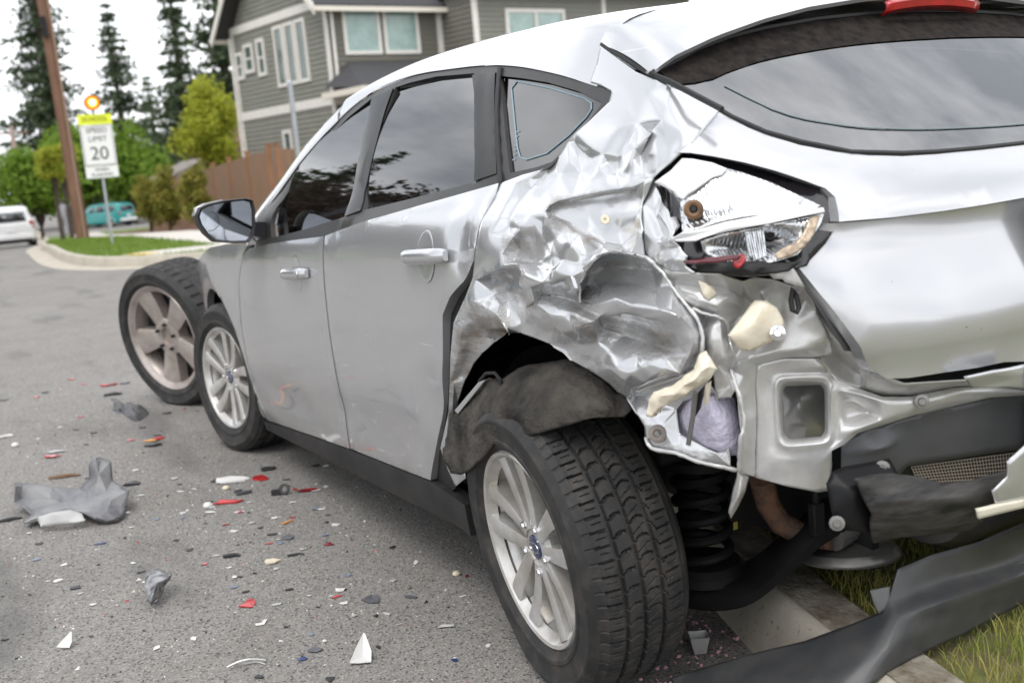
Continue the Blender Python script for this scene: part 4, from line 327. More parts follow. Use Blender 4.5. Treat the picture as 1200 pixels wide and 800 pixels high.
LINES={'dirt':[([(-0.129,0.842,1.041),(-0.192,0.833,1.048),(-0.267,0.823,1.057),(-0.345,0.812,1.064)],0.03,0.7),([(-0.141,0.859,1.019),(-0.260,0.865,0.993),(-0.369,0.864,0.967)],0.025,0.9),([(-0.017,0.880,0.971),(-0.072,0.873,0.946),(-0.073,0.886,0.922),(0.025,0.885,0.899)],0.05,0.7),([(0.086,0.887,0.886),(-0.011,0.885,0.883),(-0.095,0.884,0.859),(-0.195,0.874,0.865),(-0.252,0.871,0.867)],0.05,0.8),([(0.245,0.891,0.659),(0.216,0.897,0.743),(0.143,0.895,0.798),(0.038,0.889,0.780)],0.07,1),([(0.342,0.887,0.561),(0.285,0.892,0.674)],0.05,0.9),([(-0.302,0.869,0.828),(-0.383,0.849,0.817),(-0.480,0.837,0.802)],0.075,0.8),([(-0.263,0.855,0.911),(-0.314,0.849,0.934),(-0.389,0.834,0.936),(-0.444,0.828,0.923)],0.05,0.85),([(-0.422,0.834,0.952),(-0.473,0.815,0.896),(-0.530,0.810,0.826)],0.03,0.6),([(-0.164,0.873,0.781),(-0.287,0.865,0.752)],0.04,0.6),([(-0.392,0.826,0.607),(-0.501,0.802,0.599),(-0.538,0.758,0.576)],0.03,0.8),([(0.052,0.887,0.943),(-0.005,0.823,1.071),(-0.068,0.794,1.128)],0.02,0.35)],'teal':[([(-0.275,0.878,0.915),(-0.315,0.878,0.947),(-0.359,0.872,0.962),(-0.405,0.862,0.962)],0.014),([(0.076,0.893,0.910),(0.015,0.892,0.923)],0.016),([(0.175,0.900,0.844),(0.128,0.899,0.844)],0.014),([(0.019,0.886,0.877),(-0.066,0.891,0.887)],0.012)]}
QLINE=[(0.231,1.312),(0.061,1.282),(-0.097,1.248),(-0.129,1.237),(-0.137,1.225),(-0.129,1.210),(-0.088,1.178),(-0.023,1.146),(0.055,1.136),(0.086,1.142),(0.108,1.159),(0.175,1.227),(0.244,1.298)]
DEBRIS=[
(2.423,1.353,0.0874,0.45,10,'dark','chip','dark brown plastic piece touching the big grey fragment'),
(3.021,1.158,0.0921,0.35,-8,'dark','chip','black plastic piece with an amber reflector strip'),
(3.120,1.155,0.0625,0.3,-8,'amber','sliver','amber reflector strip lying on the black plastic piece'),
(3.136,1.110,0.0629,0.25,15,'red','sliver','red lens sliver beside the amber reflector strip'),
(4.814,1.079,0.1320,0.16,8,'red','sliver','long red lens sliver with a dark tip near the loose wheel'),
(4.785,0.996,0.0712,0.2,5,'dark','sliver','black tip beside the long red lens sliver'),
(4.469,1.103,0.1354,0.16,14,'dark','sliver','long black plastic strip near the loose wheel'),
(4.817,1.485,0.0494,0.5,20,'red','chip',None),
(5.270,1.240,0.0533,0.4,0,'red','chip',None),
(4.996,1.200,0.0464,0.4,0,'red','chip',None),
(3.987,1.348,0.0486,0.3,10,'red','chip',None),
(4.907,1.647,0.0593,0.4,0,'dark','chip',None),
(3.823,1.721,0.0919,0.3,5,'white','chip','flat white plate piece at the edge of the debris field'),
(3.551,1.692,0.0360,0.8,0,'white','lump',None),
(3.259,1.546,0.1003,0.2,5,'pale','sliver','pale grey sliver lying above a red sliver'),
(3.170,1.574,0.0985,0.18,-4,'red','sliver','thin red sliver below a pale grey sliver'),
(2.755,1.564,0.1264,0.14,8,'rust','stick','rusty thin rod beside the big grey fragment'),
(2.261,1.810,0.0865,0.15,20,'dark','stick','black rod lying beside the big grey fragment'),
(1.736,1.570,0.0507,0.2,4,'blue','sliver','thin dark blue sliver near the big grey fragment'),
(1.720,1.771,0.0383,0.25,8,'bluegrey','chip',None),
(1.359,1.697,0.0453,0.4,18,'dark','chip','small black clip on bare asphalt'),
(1.270,1.452,0.0382,0.4,10,'white','chip','white plastic piece against the black lamp socket fragment'),
(1.090,1.519,0.0288,0.8,30,'pale','chip','silver broken end of the lamp socket fragment'),
(0.927,1.771,0.0374,0.5,-5,'white','tri','small white triangular chip on open asphalt'),
(0.759,1.577,0.0194,0.6,0,'white','chip',None),
(0.753,1.484,0.0197,0.6,40,'white','chip',None),
(0.883,1.307,0.0630,0.55,0,'red','chip','bright red curved lens shard alone on the asphalt'),
(0.726,1.313,0.0334,0.6,20,'white','ell','small white L shaped bracket below the red lens shard'),
(1.167,1.156,0.0619,0.3,-10,'cream','sliver','cream wedge shaped sliver in the middle of the debris'),
(2.153,1.025,0.1450,0.22,5,'white','sliver','long broken white lamp strip beside a red lens shard'),
(2.116,0.925,0.0794,0.6,30,'red','chip','cupped red lens shard at the end of the white lamp strip'),
(2.216,0.865,0.0951,0.3,-8,'dark','chip','black plastic scrap behind the cupped red lens shard'),
(2.064,1.071,0.0290,0.8,0,'cream','lump','round cream plastic knob below the white lamp strip'),
(1.883,1.181,0.0367,0.85,0,'white','lump','round white cap lying alone on the asphalt'),
(1.958,1.034,0.0885,0.25,12,'dark','sliver','black pointed sliver above the red bar'),
(1.880,1.108,0.1109,0.17,3,'red','sliver','straight red lens bar beside the round white cap'),
(1.842,0.926,0.0718,0.6,0,'dark','ring','black bracket with a round hole'),
(1.809,0.833,0.0939,0.15,0,'darkred','sliver','dark red lens bar close to the car sill'),
(1.737,1.105,0.0388,0.25,5,'white','chip',None),
(1.582,1.028,0.0349,0.35,20,'white','chip',None),
(1.494,1.008,0.0514,0.12,40,'orange','stick','thin orange plastic stick'),
(1.349,1.052,0.0548,0.5,-5,'grey','chip','grey stone shaped plastic piece under the orange stick'),
(1.418,1.083,0.0389,0.2,12,'dark','sliver',None),
(1.361,0.886,0.0365,0.35,5,'white','chip',None),
(1.191,0.966,0.0426,0.3,15,'darkred','chip','short dark red lens chip near the car sill'),
(1.407,0.900,0.0170,0.6,0,'dark','chip',None),
(1.300,1.245,0.0528,0.25,0,'dark','stick','forked black plastic clip on the asphalt'),
(1.167,1.082,0.0521,0.12,-5,'dark','stick','thin black rod on the asphalt'),
(1.342,1.282,0.0265,0.4,0,'pale','chip',None),
(1.038,1.307,0.0293,0.3,20,'bluegrey','chip',None),
(1.118,1.284,0.0225,0.35,0,'white','chip',None),
(0.455,1.292,0.0267,0.5,10,'blue','chip','dark blue paint flake beside a dark grey chip'),
(0.485,1.250,0.0417,0.5,-10,'grey','chip','dark grey plastic chip beside a dark blue paint flake'),
(0.510,1.412,0.0184,0.25,80,'pale','curve','thin curved white plastic strip'),
(0.311,1.269,0.0314,0.4,0,'dark','chip','dark flat chip near the large white triangular shard'),
(0.812,1.068,0.0427,0.3,25,'white','chip','white bent plastic strip between the sill and the white triangle'),
(0.681,1.021,0.0644,0.45,0,'grey','chip','dark mirror shard with a silver edge'),
(0.637,0.932,0.0184,1.3,60,'grey','chip',None),
(0.618,1.098,0.0245,0.3,40,'pale','chip',None),
(0.380,1.170,0.0531,1.05,8,'white','tri','large white triangular plastic shard in front of the rear wheel'),
(0.697,0.762,0.0240,0.8,20,'cream','lump','cream plastic crumb beside the rear wheel'),
(0.666,0.745,0.0119,0.8,0,'darkred','chip',None),
(0.395,0.932,0.0663,0.1,0,'pale','sliver','straight silver trim sliver beside the rear wheel'),
(0.216,0.999,0.0239,0.35,-15,'blue','chip','dark blue paint flake in front of the rear wheel'),
(0.862,0.816,0.0175,0.9,0,'white','chip',None),
(0.901,1.011,0.0245,0.6,0,'bluegrey','chip',None),
(0.235,0.901,0.0122,0.9,0,'white','chip',None),
(0.911,1.185,0.0336,0.2,5,'dark','sliver',None),
(2.118,0.700,0.0474,0.3,10,'dark','chip',None),
(1.866,0.864,0.0253,0.4,0,'red','chip',None),
(1.291,1.331,0.0182,0.5,0,'red','chip',None),
(0.362,1.168,0.0081,0.8,0,'pale','lump',None),
(1.031,0.819,0.0235,0.3,30,'dark','chip',None),
(2.029,1.434,0.0276,0.4,0,'white','chip',None),
(2.367,1.199,0.0405,0.3,0,'pale','chip',None),
(3.304,1.412,0.0354,0.4,0,'dark','chip',None),
(3.812,1.467,0.0341,0.4,0,'white','chip',None),
(1.877,1.270,0.0302,0.3,10,'white','chip',None),
(2.629,1.301,0.0352,0.4,0,'white','chip',None),
(2.221,1.356,0.0355,0.3,0,'pale','chip',None),
(-0.105,0.533,0.0427,0.9,0,'pale','cup','pale square plastic cup scrap in the gutter by the flat tyre'),
(1.109,1.226,0.0247,0.145228,-38.4146,'dark','chip',None),
(1.543,1.177,0.0346,0.351524,-19.0624,'white','sliver',None),
(1.480,1.757,0.0189,0.201099,29.3857,'pale','chip',None),
(0.579,1.053,0.0183,0.384482,25.4306,'dark','chip',None),
(2.154,1.669,0.0288,0.200697,-3.89021,'dark','sliver',None),
(2.737,1.392,0.0227,0.295378,-17.5653,'bluegrey','sliver',None),
(1.872,1.362,0.0195,0.375789,10.8015,'bluegrey','sliver',None),
(1.207,1.277,0.0220,0.276388,32.3452,'white','chip',None),
(3.439,1.128,0.0451,0.186477,-13.5146,'dark','sliver',None),
(0.830,1.152,0.0157,0.390053,-17.1451,'pale','chip',None),
(1.600,1.698,0.0327,0.23492,35.4647,'white','sliver',None),
(0.488,1.026,0.0154,0.226858,36.9451,'pale','sliver',None),
(1.866,1.168,0.0272,0.345218,39.7748,'white','sliver',None),
(1.390,1.162,0.0177,0.135476,-26.5064,'dark','sliver',None),
(2.265,1.199,0.0284,0.129961,26.788,'dark','sliver',None),
(3.842,0.734,0.0361,0.234974,-37.0505,'red','sliver',None),
(1.706,1.081,0.0230,0.172559,-37.0555,'dark','chip',None),
(0.571,1.025,0.0288,0.159676,-35.8981,'pale','sliver',None),
(1.789,0.807,0.0413,0.303113,23.2686,'white','sliver',None),
(0.831,1.245,0.0302,0.371933,33.9662,'pale','sliver',None),
(3.212,1.222,0.0443,0.312069,-18.5361,'red','sliver',None),
(2.012,0.852,0.0360,0.173552,-8.41602,'dark','sliver',None),
(4.499,0.534,0.0582,0.250081,-2.22534,'red','sliver',None),
(1.543,0.977,0.0210,0.290803,-19.4129,'red','sliver',None),
(1.823,1.288,0.0227,0.308015,-13.5486,'bluegrey','sliver',None),
(0.981,1.286,0.0259,0.256873,29.1776,'dark','chip',None),
(1.811,1.191,0.0398,0.203143,-12.247,'white','chip',None),
(0.772,1.092,0.0323,0.228817,20.6969,'red','chip',None),
(1.570,0.873,0.0387,0.263493,-5.28374,'bluegrey','chip',None),
(4.223,0.892,0.0399,0.354204,-6.20284,'dark','sliver',None),
(1.186,1.670,0.0208,0.36075,-19.3111,'white','sliver',None),
(1.286,0.945,0.0284,0.256222,17.2469,'bluegrey','sliver',None),
(2.155,1.167,0.0271,0.184179,-25.5669,'white','sliver',None),
(2.203,1.076,0.0441,0.250768,32.9127,'dark','sliver',None),
(0.519,1.215,0.0189,0.305384,-29.3396,'white','sliver',None),
(1.827,1.047,0.0254,0.383067,-24.201,'pale','sliver',None),
(0.774,0.923,0.0268,0.3732,-13.6282,'pale','sliver',None),
(1.353,1.082,0.0168,0.38583,26.3819,'pale','chip',None),
(0.714,1.092,0.0259,0.397905,-33.8481,'white','chip',None),
(1.943,1.159,0.0262,0.37979,-7.51109,'dark','sliver',None),
(3.733,1.093,0.0519,0.270423,2.38086,'bluegrey','sliver',None),
(0.667,1.267,0.0182,0.235238,-38.9453,'dark','sliver',None),
(1.589,1.354,0.0249,0.386299,9.85834,'dark','sliver',None),
(2.205,1.482,0.0350,0.217273,23.6991,'white','sliver',None),
(0.429,1.404,0.0262,0.337817,-28.1018,'dark','chip',None),
(2.437,1.416,0.0307,0.282904,9.6537,'dark','chip',None),
(0.399,1.118,0.0159,0.385788,-33.4445,'dark','chip',None),
(3.526,1.347,0.0477,0.324771,12.4143,'dark','sliver',None),
(3.715,0.871,0.0265,0.366552,-27.5375,'red','chip',None),
(1.569,0.888,0.0193,0.16705,29.9826,'dark','sliver',None),
(1.263,1.515,0.0232,0.167674,-35.0463,'white','sliver',None),
(3.261,0.398,0.0308,0.163869,27.8871,'white','chip',None),
(1.630,1.179,0.0339,0.171827,26.0392,'red','sliver',None),
(1.300,1.689,0.0186,0.252975,32.2464,'pale','sliver',None),
(4.432,0.842,0.0584,0.349797,-23.0399,'dark','sliver',None),
(4.622,0.644,0.0340,0.18609,-14.7172,'white','sliver',None),
(3.810,0.841,0.0440,0.387453,34.2644,'dark','sliver',None),
(2.158,1.219,0.0348,0.189965,-23.9321,'white','sliver',None),
(2.043,1.764,0.0250,0.262115,31.1002,'white','chip',None),
(1.462,1.735,0.0351,0.369371,37.8752,'white','sliver',None),
(3.683,0.964,0.0571,0.32955,25.2734,'dark','sliver',None),
(4.335,1.127,0.0440,0.392968,20.3233,'dark','sliver',None),
(3.944,1.164,0.0518,0.210117,-22.8233,'bluegrey','sliver',None),
(1.890,1.747,0.0389,0.379753,-7.23506,'dark','sliver',None),
(2.660,1.488,0.0282,0.200401,33.1603,'dark','sliver',None),
(1.087,1.905,0.0277,0.293657,16.0817,'dark','sliver',None),
(1.478,0.871,0.0200,0.215339,-3.54995,'dark','chip',None),
(1.514,1.095,0.0196,0.39199,-16.2717,'dark','sliver',None),
(3.104,1.132,0.0515,0.329142,20.4744,'dark','sliver',None),
(1.101,1.164,0.0280,0.326066,21.6033,'pale','chip',None),
(1.477,1.032,0.0182,0.164956,35.177,'white','sliver',None),
(3.670,1.402,0.0534,0.149187,-24.0337,'dark','sliver',None),
(1.460,1.512,0.0228,0.2404,-7.53538,'white','chip',None),
(1.211,1.048,0.0209,0.280669,-24.4369,'pale','sliver',None),
(2.758,1.528,0.0275,0.398876,-25.1967,'dark','chip',None),
(1.711,0.921,0.0349,0.210053,3.28435,'white','sliver',None),
(2.384,1.690,0.0229,0.225196,-2.90021,'pale','chip',None),
(1.457,1.342,0.0324,0.378374,17.3022,'dark','chip',None),
(2.060,1.591,0.0399,0.254861,37.8999,'white','chip',None),
(0.546,0.817,0.0207,0.184779,6.82343,'white','chip',None),
(1.586,1.103,0.0344,0.271467,-10.2445,'pale','sliver',None),
(2.152,1.514,0.0321,0.272343,-10.7344,'dark','sliver',None),
(1.112,1.272,0.0276,0.174902,-27.2824,'dark','sliver',None),
(1.358,1.508,0.0336,0.142549,35.3363,'dark','sliver',None),
(1.315,1.087,0.0265,0.362465,-23.2714,'bluegrey','sliver',None),
(1.561,0.869,0.0387,0.200596,-6.6423,'white','sliver',None),
(1.335,1.117,0.0241,0.176058,14.1705,'red','chip',None),
(1.842,1.456,0.0222,0.168147,17.2177,'white','chip',None),
(2.018,0.508,0.0344,0.267015,-34.8145,'pale','sliver',None),
(1.739,1.105,0.0310,0.313141,-34.8434,'red','chip',None),
(1.809,0.763,0.0319,0.306202,-29.3638,'white','sliver',None),
(5.034,1.320,0.0311,0.132085,-18.2142,'red','sliver',None),
(0.577,1.228,0.0220,0.270188,-20.1938,'bluegrey','chip',None),
(0.805,1.054,0.0147,0.27623,37.357,'dark','sliver',None),
(4.937,1.421,0.0583,0.384196,-27.0438,'dark','sliver',None),
(3.209,1.105,0.0409,0.292829,-18.4739,'dark','sliver',None),
(2.084,0.670,0.0291,0.353639,-25.8805,'white','sliver',None),
(2.006,1.042,0.0432,0.365344,14.6892,'dark','chip',None),
]
TRUCK_WHEEL=(3.853,0.908,0.378)
PETALS=[(0.129,0.401),(0.029,0.439),(-0.065,0.475),(-0.052,0.527),(-0.120,0.615),(-0.129,0.502),(-0.146,0.680)]
BEADS={'fl':[(-0.434,0.843,0.955),(-0.447,0.833,0.940),(-0.460,0.826,0.926),(-0.477,0.821,0.903),(-0.501,0.819,0.881),(-0.531,0.816,0.855),(-0.541,0.813,0.826),(-0.542,0.816,0.796),(-0.530,0.815,0.770),(-0.516,0.816,0.760),(-0.481,0.823,0.744),(-0.433,0.831,0.728),(-0.379,0.840,0.706)],'lip':[(0.063,0.896,0.911),(0.001,0.895,0.924),(-0.057,0.894,0.930),(-0.080,0.895,0.914),(-0.067,0.895,0.891),(-0.106,0.896,0.887),(-0.187,0.893,0.902),(-0.258,0.891,0.917)],'lip2':[(-0.252,0.871,0.867),(-0.276,0.883,0.906),(-0.298,0.884,0.930),(-0.324,0.883,0.948),(-0.343,0.880,0.959),(-0.370,0.876,0.964),(-0.395,0.872,0.966),(-0.422,0.864,0.962),(-0.435,0.843,0.954)],'arch':[(0.139,0.901,0.843),(0.094,0.902,0.832),(0.045,0.900,0.819),(0.014,0.893,0.792),(0.029,0.880,0.777)],'bot':[(-0.392,0.838,0.621),(-0.405,0.836,0.604),(-0.460,0.822,0.603),(-0.506,0.807,0.593),(-0.539,0.787,0.588),(-0.543,0.759,0.576)],'flg':[(-0.549,0.761,0.757),(-0.556,0.762,0.738),(-0.565,0.762,0.719),(-0.570,0.759,0.689),(-0.572,0.758,0.663),(-0.568,0.764,0.637),(-0.555,0.757,0.602),(-0.546,0.753,0.577)],'flg2':[(-0.523,0.814,0.868),(-0.546,0.805,0.859),(-0.563,0.794,0.854),(-0.563,0.776,0.839),(-0.556,0.767,0.815),(-0.564,0.769,0.794),(-0.559,0.759,0.777)]}
# ================================================================== SETTING
def G(x):
    """street level: flat by the wreck, falling away down the road"""
    xs = (-100, 15, 24, 33, 50, 90, 140, 1000); zs = (0, 0, -.10, -.40, -1.0, -1.75, -2.2, -2.2)
    if x <= xs[0]: return 0
    for i in range(7):
        if x <= xs[i+1]: return zs[i]+(zs[i+1]-zs[i])*(x-xs[i])/(xs[i+1]-xs[i])
    return zs[-1]
def inpoly(x, y, P):
    c = False; n = len(P)
    for i in range(n):
        x1, y1 = P[i][0], P[i][1]; x2, y2 = P[(i+1) % n][0], P[(i+1) % n][1]
        if (y1 > y) != (y2 > y) and x < (x2-x1)*(y-y1)/(y2-y1)+x1: c = not c
    return c
def densify(P, step):
    out = []
    for i in range(len(P)):
        a = Vector(P[i]); b = Vector(P[(i+1) % len(P)]); k = max(1, int((b-a).length/step+.5))
        out += [a.lerp(b, j/k) for j in range(k)]
    return out
def panel(name, outline, fmap, m, parent=None, grid=.04, lip=.012, rnd=.003, holes=(), out=None, angle=35, gridxy=None, lipmat=None):
    """sheet with its own edge return: outline in two surface coordinates, mapped by fmap(a, b, inward_offset)"""
    gx, gy = gridxy or (grid, grid)
    B = densify([Vector(p) for p in outline], grid*.7); pts = list(B); n0 = len(B)
    edges = [(i, (i+1) % n0) for i in range(n0)]; rims = [list(range(n0))]
    HB = []
    for h in holes:
        hb = densify([Vector(p) for p in h], grid*.7); s = len(pts); pts += hb; HB.append(hb)
        edges += [(s+i, s+(i+1) % len(hb)) for i in range(len(hb))]; rims.append(list(range(s, s+len(hb))))
    nb = len(pts)
    x0 = min(p.x for p in B); x1 = max(p.x for p in B); y0 = min(p.y for p in B); y1 = max(p.y for p in B)
    dmin = min(gx, gy)*.45
    for i in range(int((x1-x0)/gx)+1):
        for j in range(int((y1-y0)/gy)+1):
            p = Vector((x0+gx*(i+.5), y0+gy*(j+.5)))
            if not inpoly(p.x, p.y, B) or any(inpoly(p.x, p.y, h) for h in HB): continue
            if min((p-q).length_squared for q in pts[:nb]) < dmin*dmin: continue
            pts.append(p)
    vs2, es, fs, ov, oe, of = delaunay_2d_cdt(pts, edges, [], 0, 1e-6)
    bset = set()
    for k, o in enumerate(ov):
        if any(i < nb for i in o): bset.add(k)
    F = []
    for f in fs:
        cx = sum(vs2[i].x for i in f)/len(f); cy = sum(vs2[i].y for i in f)/len(f)
        if inpoly(cx, cy, B) and not any(inpoly(cx, cy, h) for h in HB): F.append(tuple(f))
    V = [fmap(v.x, v.y, rnd if k in bset else 0) for k, v in enumerate(vs2)]
    if out is not None and F:
        s = Vector((0, 0, 0))
        for f in F: s += (Vector(V[f[1]])-Vector(V[f[0]])).cross(Vector(V[f[2]])-Vector(V[f[0]]))
        if s.dot(Vector(out)) < 0: F = [tuple(reversed(f)) for f in F]
    if lip:
        cnt = {}
        for f in F:
            for i in range(len(f)):
                a, b = f[i], f[(i+1) % len(f)]; cnt.setdefault(frozenset((a, b)), []).append((a, b))
        low = {}
        for e, l_ in list(cnt.items()):
            if len(l_) == 1:
                a, b = l_[0]
                for k in (a, b):
                    if k not in low: low[k] = len(V); V.append(fmap(vs2[k].x, vs2[k].y, lip))
                F.append((b, a, low[a], low[b]))
    me = bpy.data.meshes.new(name); me.from_pydata(V, [], F); me.validate()
    me.polygons.foreach_set('use_smooth', [True]*len(me.polygons)); me.set_sharp_from_angle(angle=R(angle))
    return link(name, me, m, parent)

# ---- surfaces of the street
def asphalt():
    m, n, l, b = nodes_of('asphalt'); v = mapped(n, l)
    big = tex(n, l, v, .35, 4, .6); mid = tex(n, l, v, 2.3, 5, .6)
    c = mixc(n, l, ramp(n, l, big, .35, .65), (.196, .187, .176), (.236, .227, .216))
    c = mixc(n, l, ramp(n, l, mid, .5, .72), c, (.180, .170, .158))
    vo = n.new('ShaderNodeTexVoronoi'); vo.inputs['Scale'].default_value = 190; l.new(v, vo.inputs['Vector'])
    agg = n.new('ShaderNodeSeparateColor'); l.new(vo.outputs['Color'], agg.inputs[0])
    c2 = mixc(n, l, 1, c, ramp(n, l, agg.outputs[0], .1, .9, (.78, .775, .77), (1.2, 1.19, 1.17)), 'MULTIPLY')
    stone = ramp(n, l, agg.outputs[1], .95, .98); c2 = mixc(n, l, stone, c2, (.34, .31, .275))
    dark = ramp(n, l, agg.outputs[2], .90, .95); c2 = mixc(n, l, dark, c2, (.075, .072, .070))
    # worn darker wheel track / oil stain patches
    st = tex(n, l, mapped(n, l, (.5, 1.6, 1), (0, 0, R(-12))), 1.1, 4, .55)
    sm = n.new('ShaderNodeMath'); sm.operation = 'MULTIPLY'; sm.inputs[1].default_value = .5; l.new(ramp(n, l, st, .56, .66), sm.inputs[0])
    c2 = mixc(n, l, sm.outputs[0], c2, (.075, .072, .070))
    # hairline cracks
    ck = n.new('ShaderNodeTexVoronoi'); ck.feature = 'DISTANCE_TO_EDGE'; ck.inputs['Scale'].default_value = .55
    cw = n.new('ShaderNodeVectorMath'); cw.operation = 'ADD'; nv = n.new('ShaderNodeTexNoise'); nv.inputs['Scale'].default_value = 2.5; nv.inputs['Detail'].default_value = 6; l.new(v, nv.inputs['Vector'])
    l.new(v, cw.inputs[0]); l.new(nv.outputs['Color'], cw.inputs[1]); l.new(cw.outputs[0], ck.inputs['Vector'])
    cm = n.new('ShaderNodeMath'); cm.operation = 'MULTIPLY'; l.new(ramp(n, l, ck.outputs['Distance'], .002, .006, (.55, .55, .55), (0, 0, 0)), cm.inputs[0]); l.new(ramp(n, l, big, .45, .6), cm.inputs[1])
    c2 = mixc(n, l, cm.outputs[0], c2, (.07, .066, .062))
    l.new(c2, b.inputs['Base Color']); b.inputs['Roughness'].default_value = .85; b.inputs['Specular IOR Level'].default_value = .35
    h = n.new('ShaderNodeMath'); h.operation = 'ADD'; l.new(vo.outputs['Distance'], h.inputs[0]); l.new(tex(n, l, v, 60, 3), h.inputs[1])
    add_bump(n, l, b, h.outputs[0], .4, .005); return m
def concrete(name, c0, c1):
    m, n, l, b = nodes_of(name); v = mapped(n, l)
    c = mixc(n, l, ramp(n, l, tex(n, l, v, 4, 7, .65), .35, .7), c0, c1)
    c = mixc(n, l, ramp(n, l, tex(n, l, v, 70, 3), .62, .7), c, tuple(x*.6 for x in c1))
    l.new(c, b.inputs['Base Color']); b.inputs['Roughness'].default_value = .9; add_bump(n, l, b, tex(n, l, v, 90, 4), .35, .006); return m
ASPHALT = asphalt()
CONC = concrete('kerb_concrete', (.46, .42, .35), (.34, .31, .255)); WALK = concrete('pavement_concrete', (.56, .53, .48), (.46, .43, .39))
SOIL = mat('verge_soil', (.17, .135, .08), .95, color2=(.12, .14, .04), vscale=9, bump=.6, bscale=50)
LAWN = mat('verge_lawn', (.15, .22, .04), .9, color2=(.10, .16, .03), vscale=3, bump=.5, bscale=30)
MULCH = mat('bark_mulch', (.16, .075, .045), .95, color2=(.085, .045, .03), vscale=14, bump=.8, bscale=25)
FARG = mat('far_grass', (.07, .10, .03), .95, color2=(.05, .07, .025), vscale=.3)
def sheet(name, xs, ys, zf, m, kind='structure', parent=None):
    b = MB(); b.loft([[(x, y, zf(x, y)) for y in ys] for x in xs]); o = b.build(name, m, parent, angle=60)
    if parent is None: o['kind'] = kind
    return o
far_x = [-900, -300, -100, -40, 0, 15, 24, 33, 42, 50, 70, 90, 140, 300, 900]
sheet('ground', far_x, [-900, -200, -60, 0, 60, 200, 900], lambda x, y: G(x)-.06, FARG)
sheet('road', [-60, -20, -4, 0, 4, 8, 15, 20, 24, 28, 33, 38, 42, 46, 50, 60, 70, 90, 115, 140, 220], [-60, -30, -10, -4, 0, 2, 5, 9.5], lambda x, y: G(x), ASPHALT)
# kerb lines (top front edge): near corner beside the wreck, far corner across the side street
KN = [(-40, 1.0), (-10, 1.0), (-4, .93), (-2, .80), (-1.2, .66), (-.411, .457), (-.029, .335), (.45, .155), (.95, -.12), (1.5, -.55), (2.0, -1.1), (2.4, -1.8), (2.65, -2.8), (2.75, -4.5), (2.8, -40)]
KF = [(11.8, -40), (11.9, -12), (12.2, -6), (12.8, -3.6), (13.7, -1.98), (14.6, -.90), (15.4, -.52), (16.7, -.31), (18.5, -.28), (20.7, -.36), (24, -.55), (28, -.80), (33, -1.25), (38, -1.75), (44, -2.35), (50, -3.0), (60, -3.9), (80, -5.5), (140, -9)]
def smooth_line(P, k=4):
    out = []
    for i in range(len(P)-1):
        p0 = Vector(P[max(i-1, 0)]); p1 = Vector(P[i]); p2 = Vector(P[i+1]); p3 = Vector(P[min(i+2, len(P)-1)])
        if (p2-p1).length > 9 or (p1-p0).length > 9 or (p3-p2).length > 9: out.append(p1); continue
        for j in range(k):
            t = j/k; out.append(.5*((2*p1)+(p2-p0)*t+(2*p0-5*p1+4*p2-p3)*t*t+(3*p1-p0-3*p2+p3)*t**3))
    out.append(Vector(P[-1])); return out
KN, KF = smooth_line(KN, 5), smooth_line(KF, 4)
def offset_line(P, d):
    out = []
    for i, p in enumerate(P):
        t = (P[min(i+1, len(P)-1)]-P[max(i-1, 0)]).normalized(); out.append(p+Vector((t.y, -t.x))*d)
    return out
def kerb(name, P, prof, m):
    rows = []
    lines = [offset_line(P, d) for d, h in prof]
    for i in range(len(P)): rows.append([(lines[j][i].x, lines[j][i].y, G(lines[j][i].x)+prof[j][1]) for j in range(len(prof))])
    b = MB(); b.loft(rows); o = b.build(name, m, angle=50); return tag(o, kind='structure')
# positive offset = to the right of travel (inland side)
PROF = [(-.050, -.05), (-.050, .0), (-.034, .05), (-.016, .124), (-.008, .142), (.008, .150), (.115, .148), (.12, .10), (.12, -.05)]
GUT = [(-.42, .004), (-.40, .006), (-.05, .010), (.0, .012)]
kerb('kerb_near', KN, PROF, CONC); kerb('kerb_far', KF, PROF, CONC)
DIRTYC = mat('soiled_kerb_top', (.33, .30, .25), .95, color2=(.13, .105, .07), vscale=16, bump=.6, bscale=70)
kerb('kerb_top_near', KN, [(.012, .1535), (.05, .1545), (.118, .152)], DIRTYC)
kerb('gutter_far', KF, GUT, CONC)
def zmap(h): return lambda x, y, off: (x, y, G(x)+h-off)
nb = offset_line(KN, .112)
nearpoly = [(p.x, p.y) for p in nb if p.x > -9.9 and p.y > -9]+[(2.6, -9), (-9.8, -9)]
o = panel('verge_near', nearpoly, zmap(.125), SOIL, grid=.35, lip=0, rnd=0, out=(0, 0, 1)); tag(o, kind='structure')
fb = [p for p in offset_line(KF, .112) if p.y > -9 and p.x < 62]
farpoly = [(p.x, p.y) for p in fb]+[(60, -9), (12.2, -9)]
o = panel('verge_far', farpoly, zmap(.125), LAWN, grid=1.2, lip=0, rnd=0, out=(0, 0, 1)); tag(o, kind='structure')
walk = [(13.6, -3.75), (14.2, -2.65), (14.75, -1.1), (15.5, -.72), (15.9, -1.1), (15.7, -2.3), (25, -2.4), (33, -2.75), (44, -3.65), (60, -5.1), (60, -6.5), (44, -4.95), (33, -3.95), (25, -3.65)]
o = panel('pavement', walk, zmap(.150), WALK, grid=.8, lip=.04, rnd=.002, out=(0, 0, 1)); tag(o, kind='structure')
o = panel('tactile_strip', [(14.95, -.95), (15.35, -.76), (15.5, -1.0), (15.1, -1.2)], zmap(.158), mat('yellow_tactile', (.72, .50, .08), .7, var=.2), grid=.2, lip=.012, rnd=.002, out=(0, 0, 1)); tag(o, kind='structure')
o = panel('mulch_bed', [(14, -3.95), (25, -3.8), (33, -4.1), (44, -5.15), (52, -6.1), (52, -8.8), (14, -8.8)], zmap(.146), MULCH, grid=1.0, lip=.04, rnd=.0, out=(0, 0, 1)); tag(o, kind='structure')
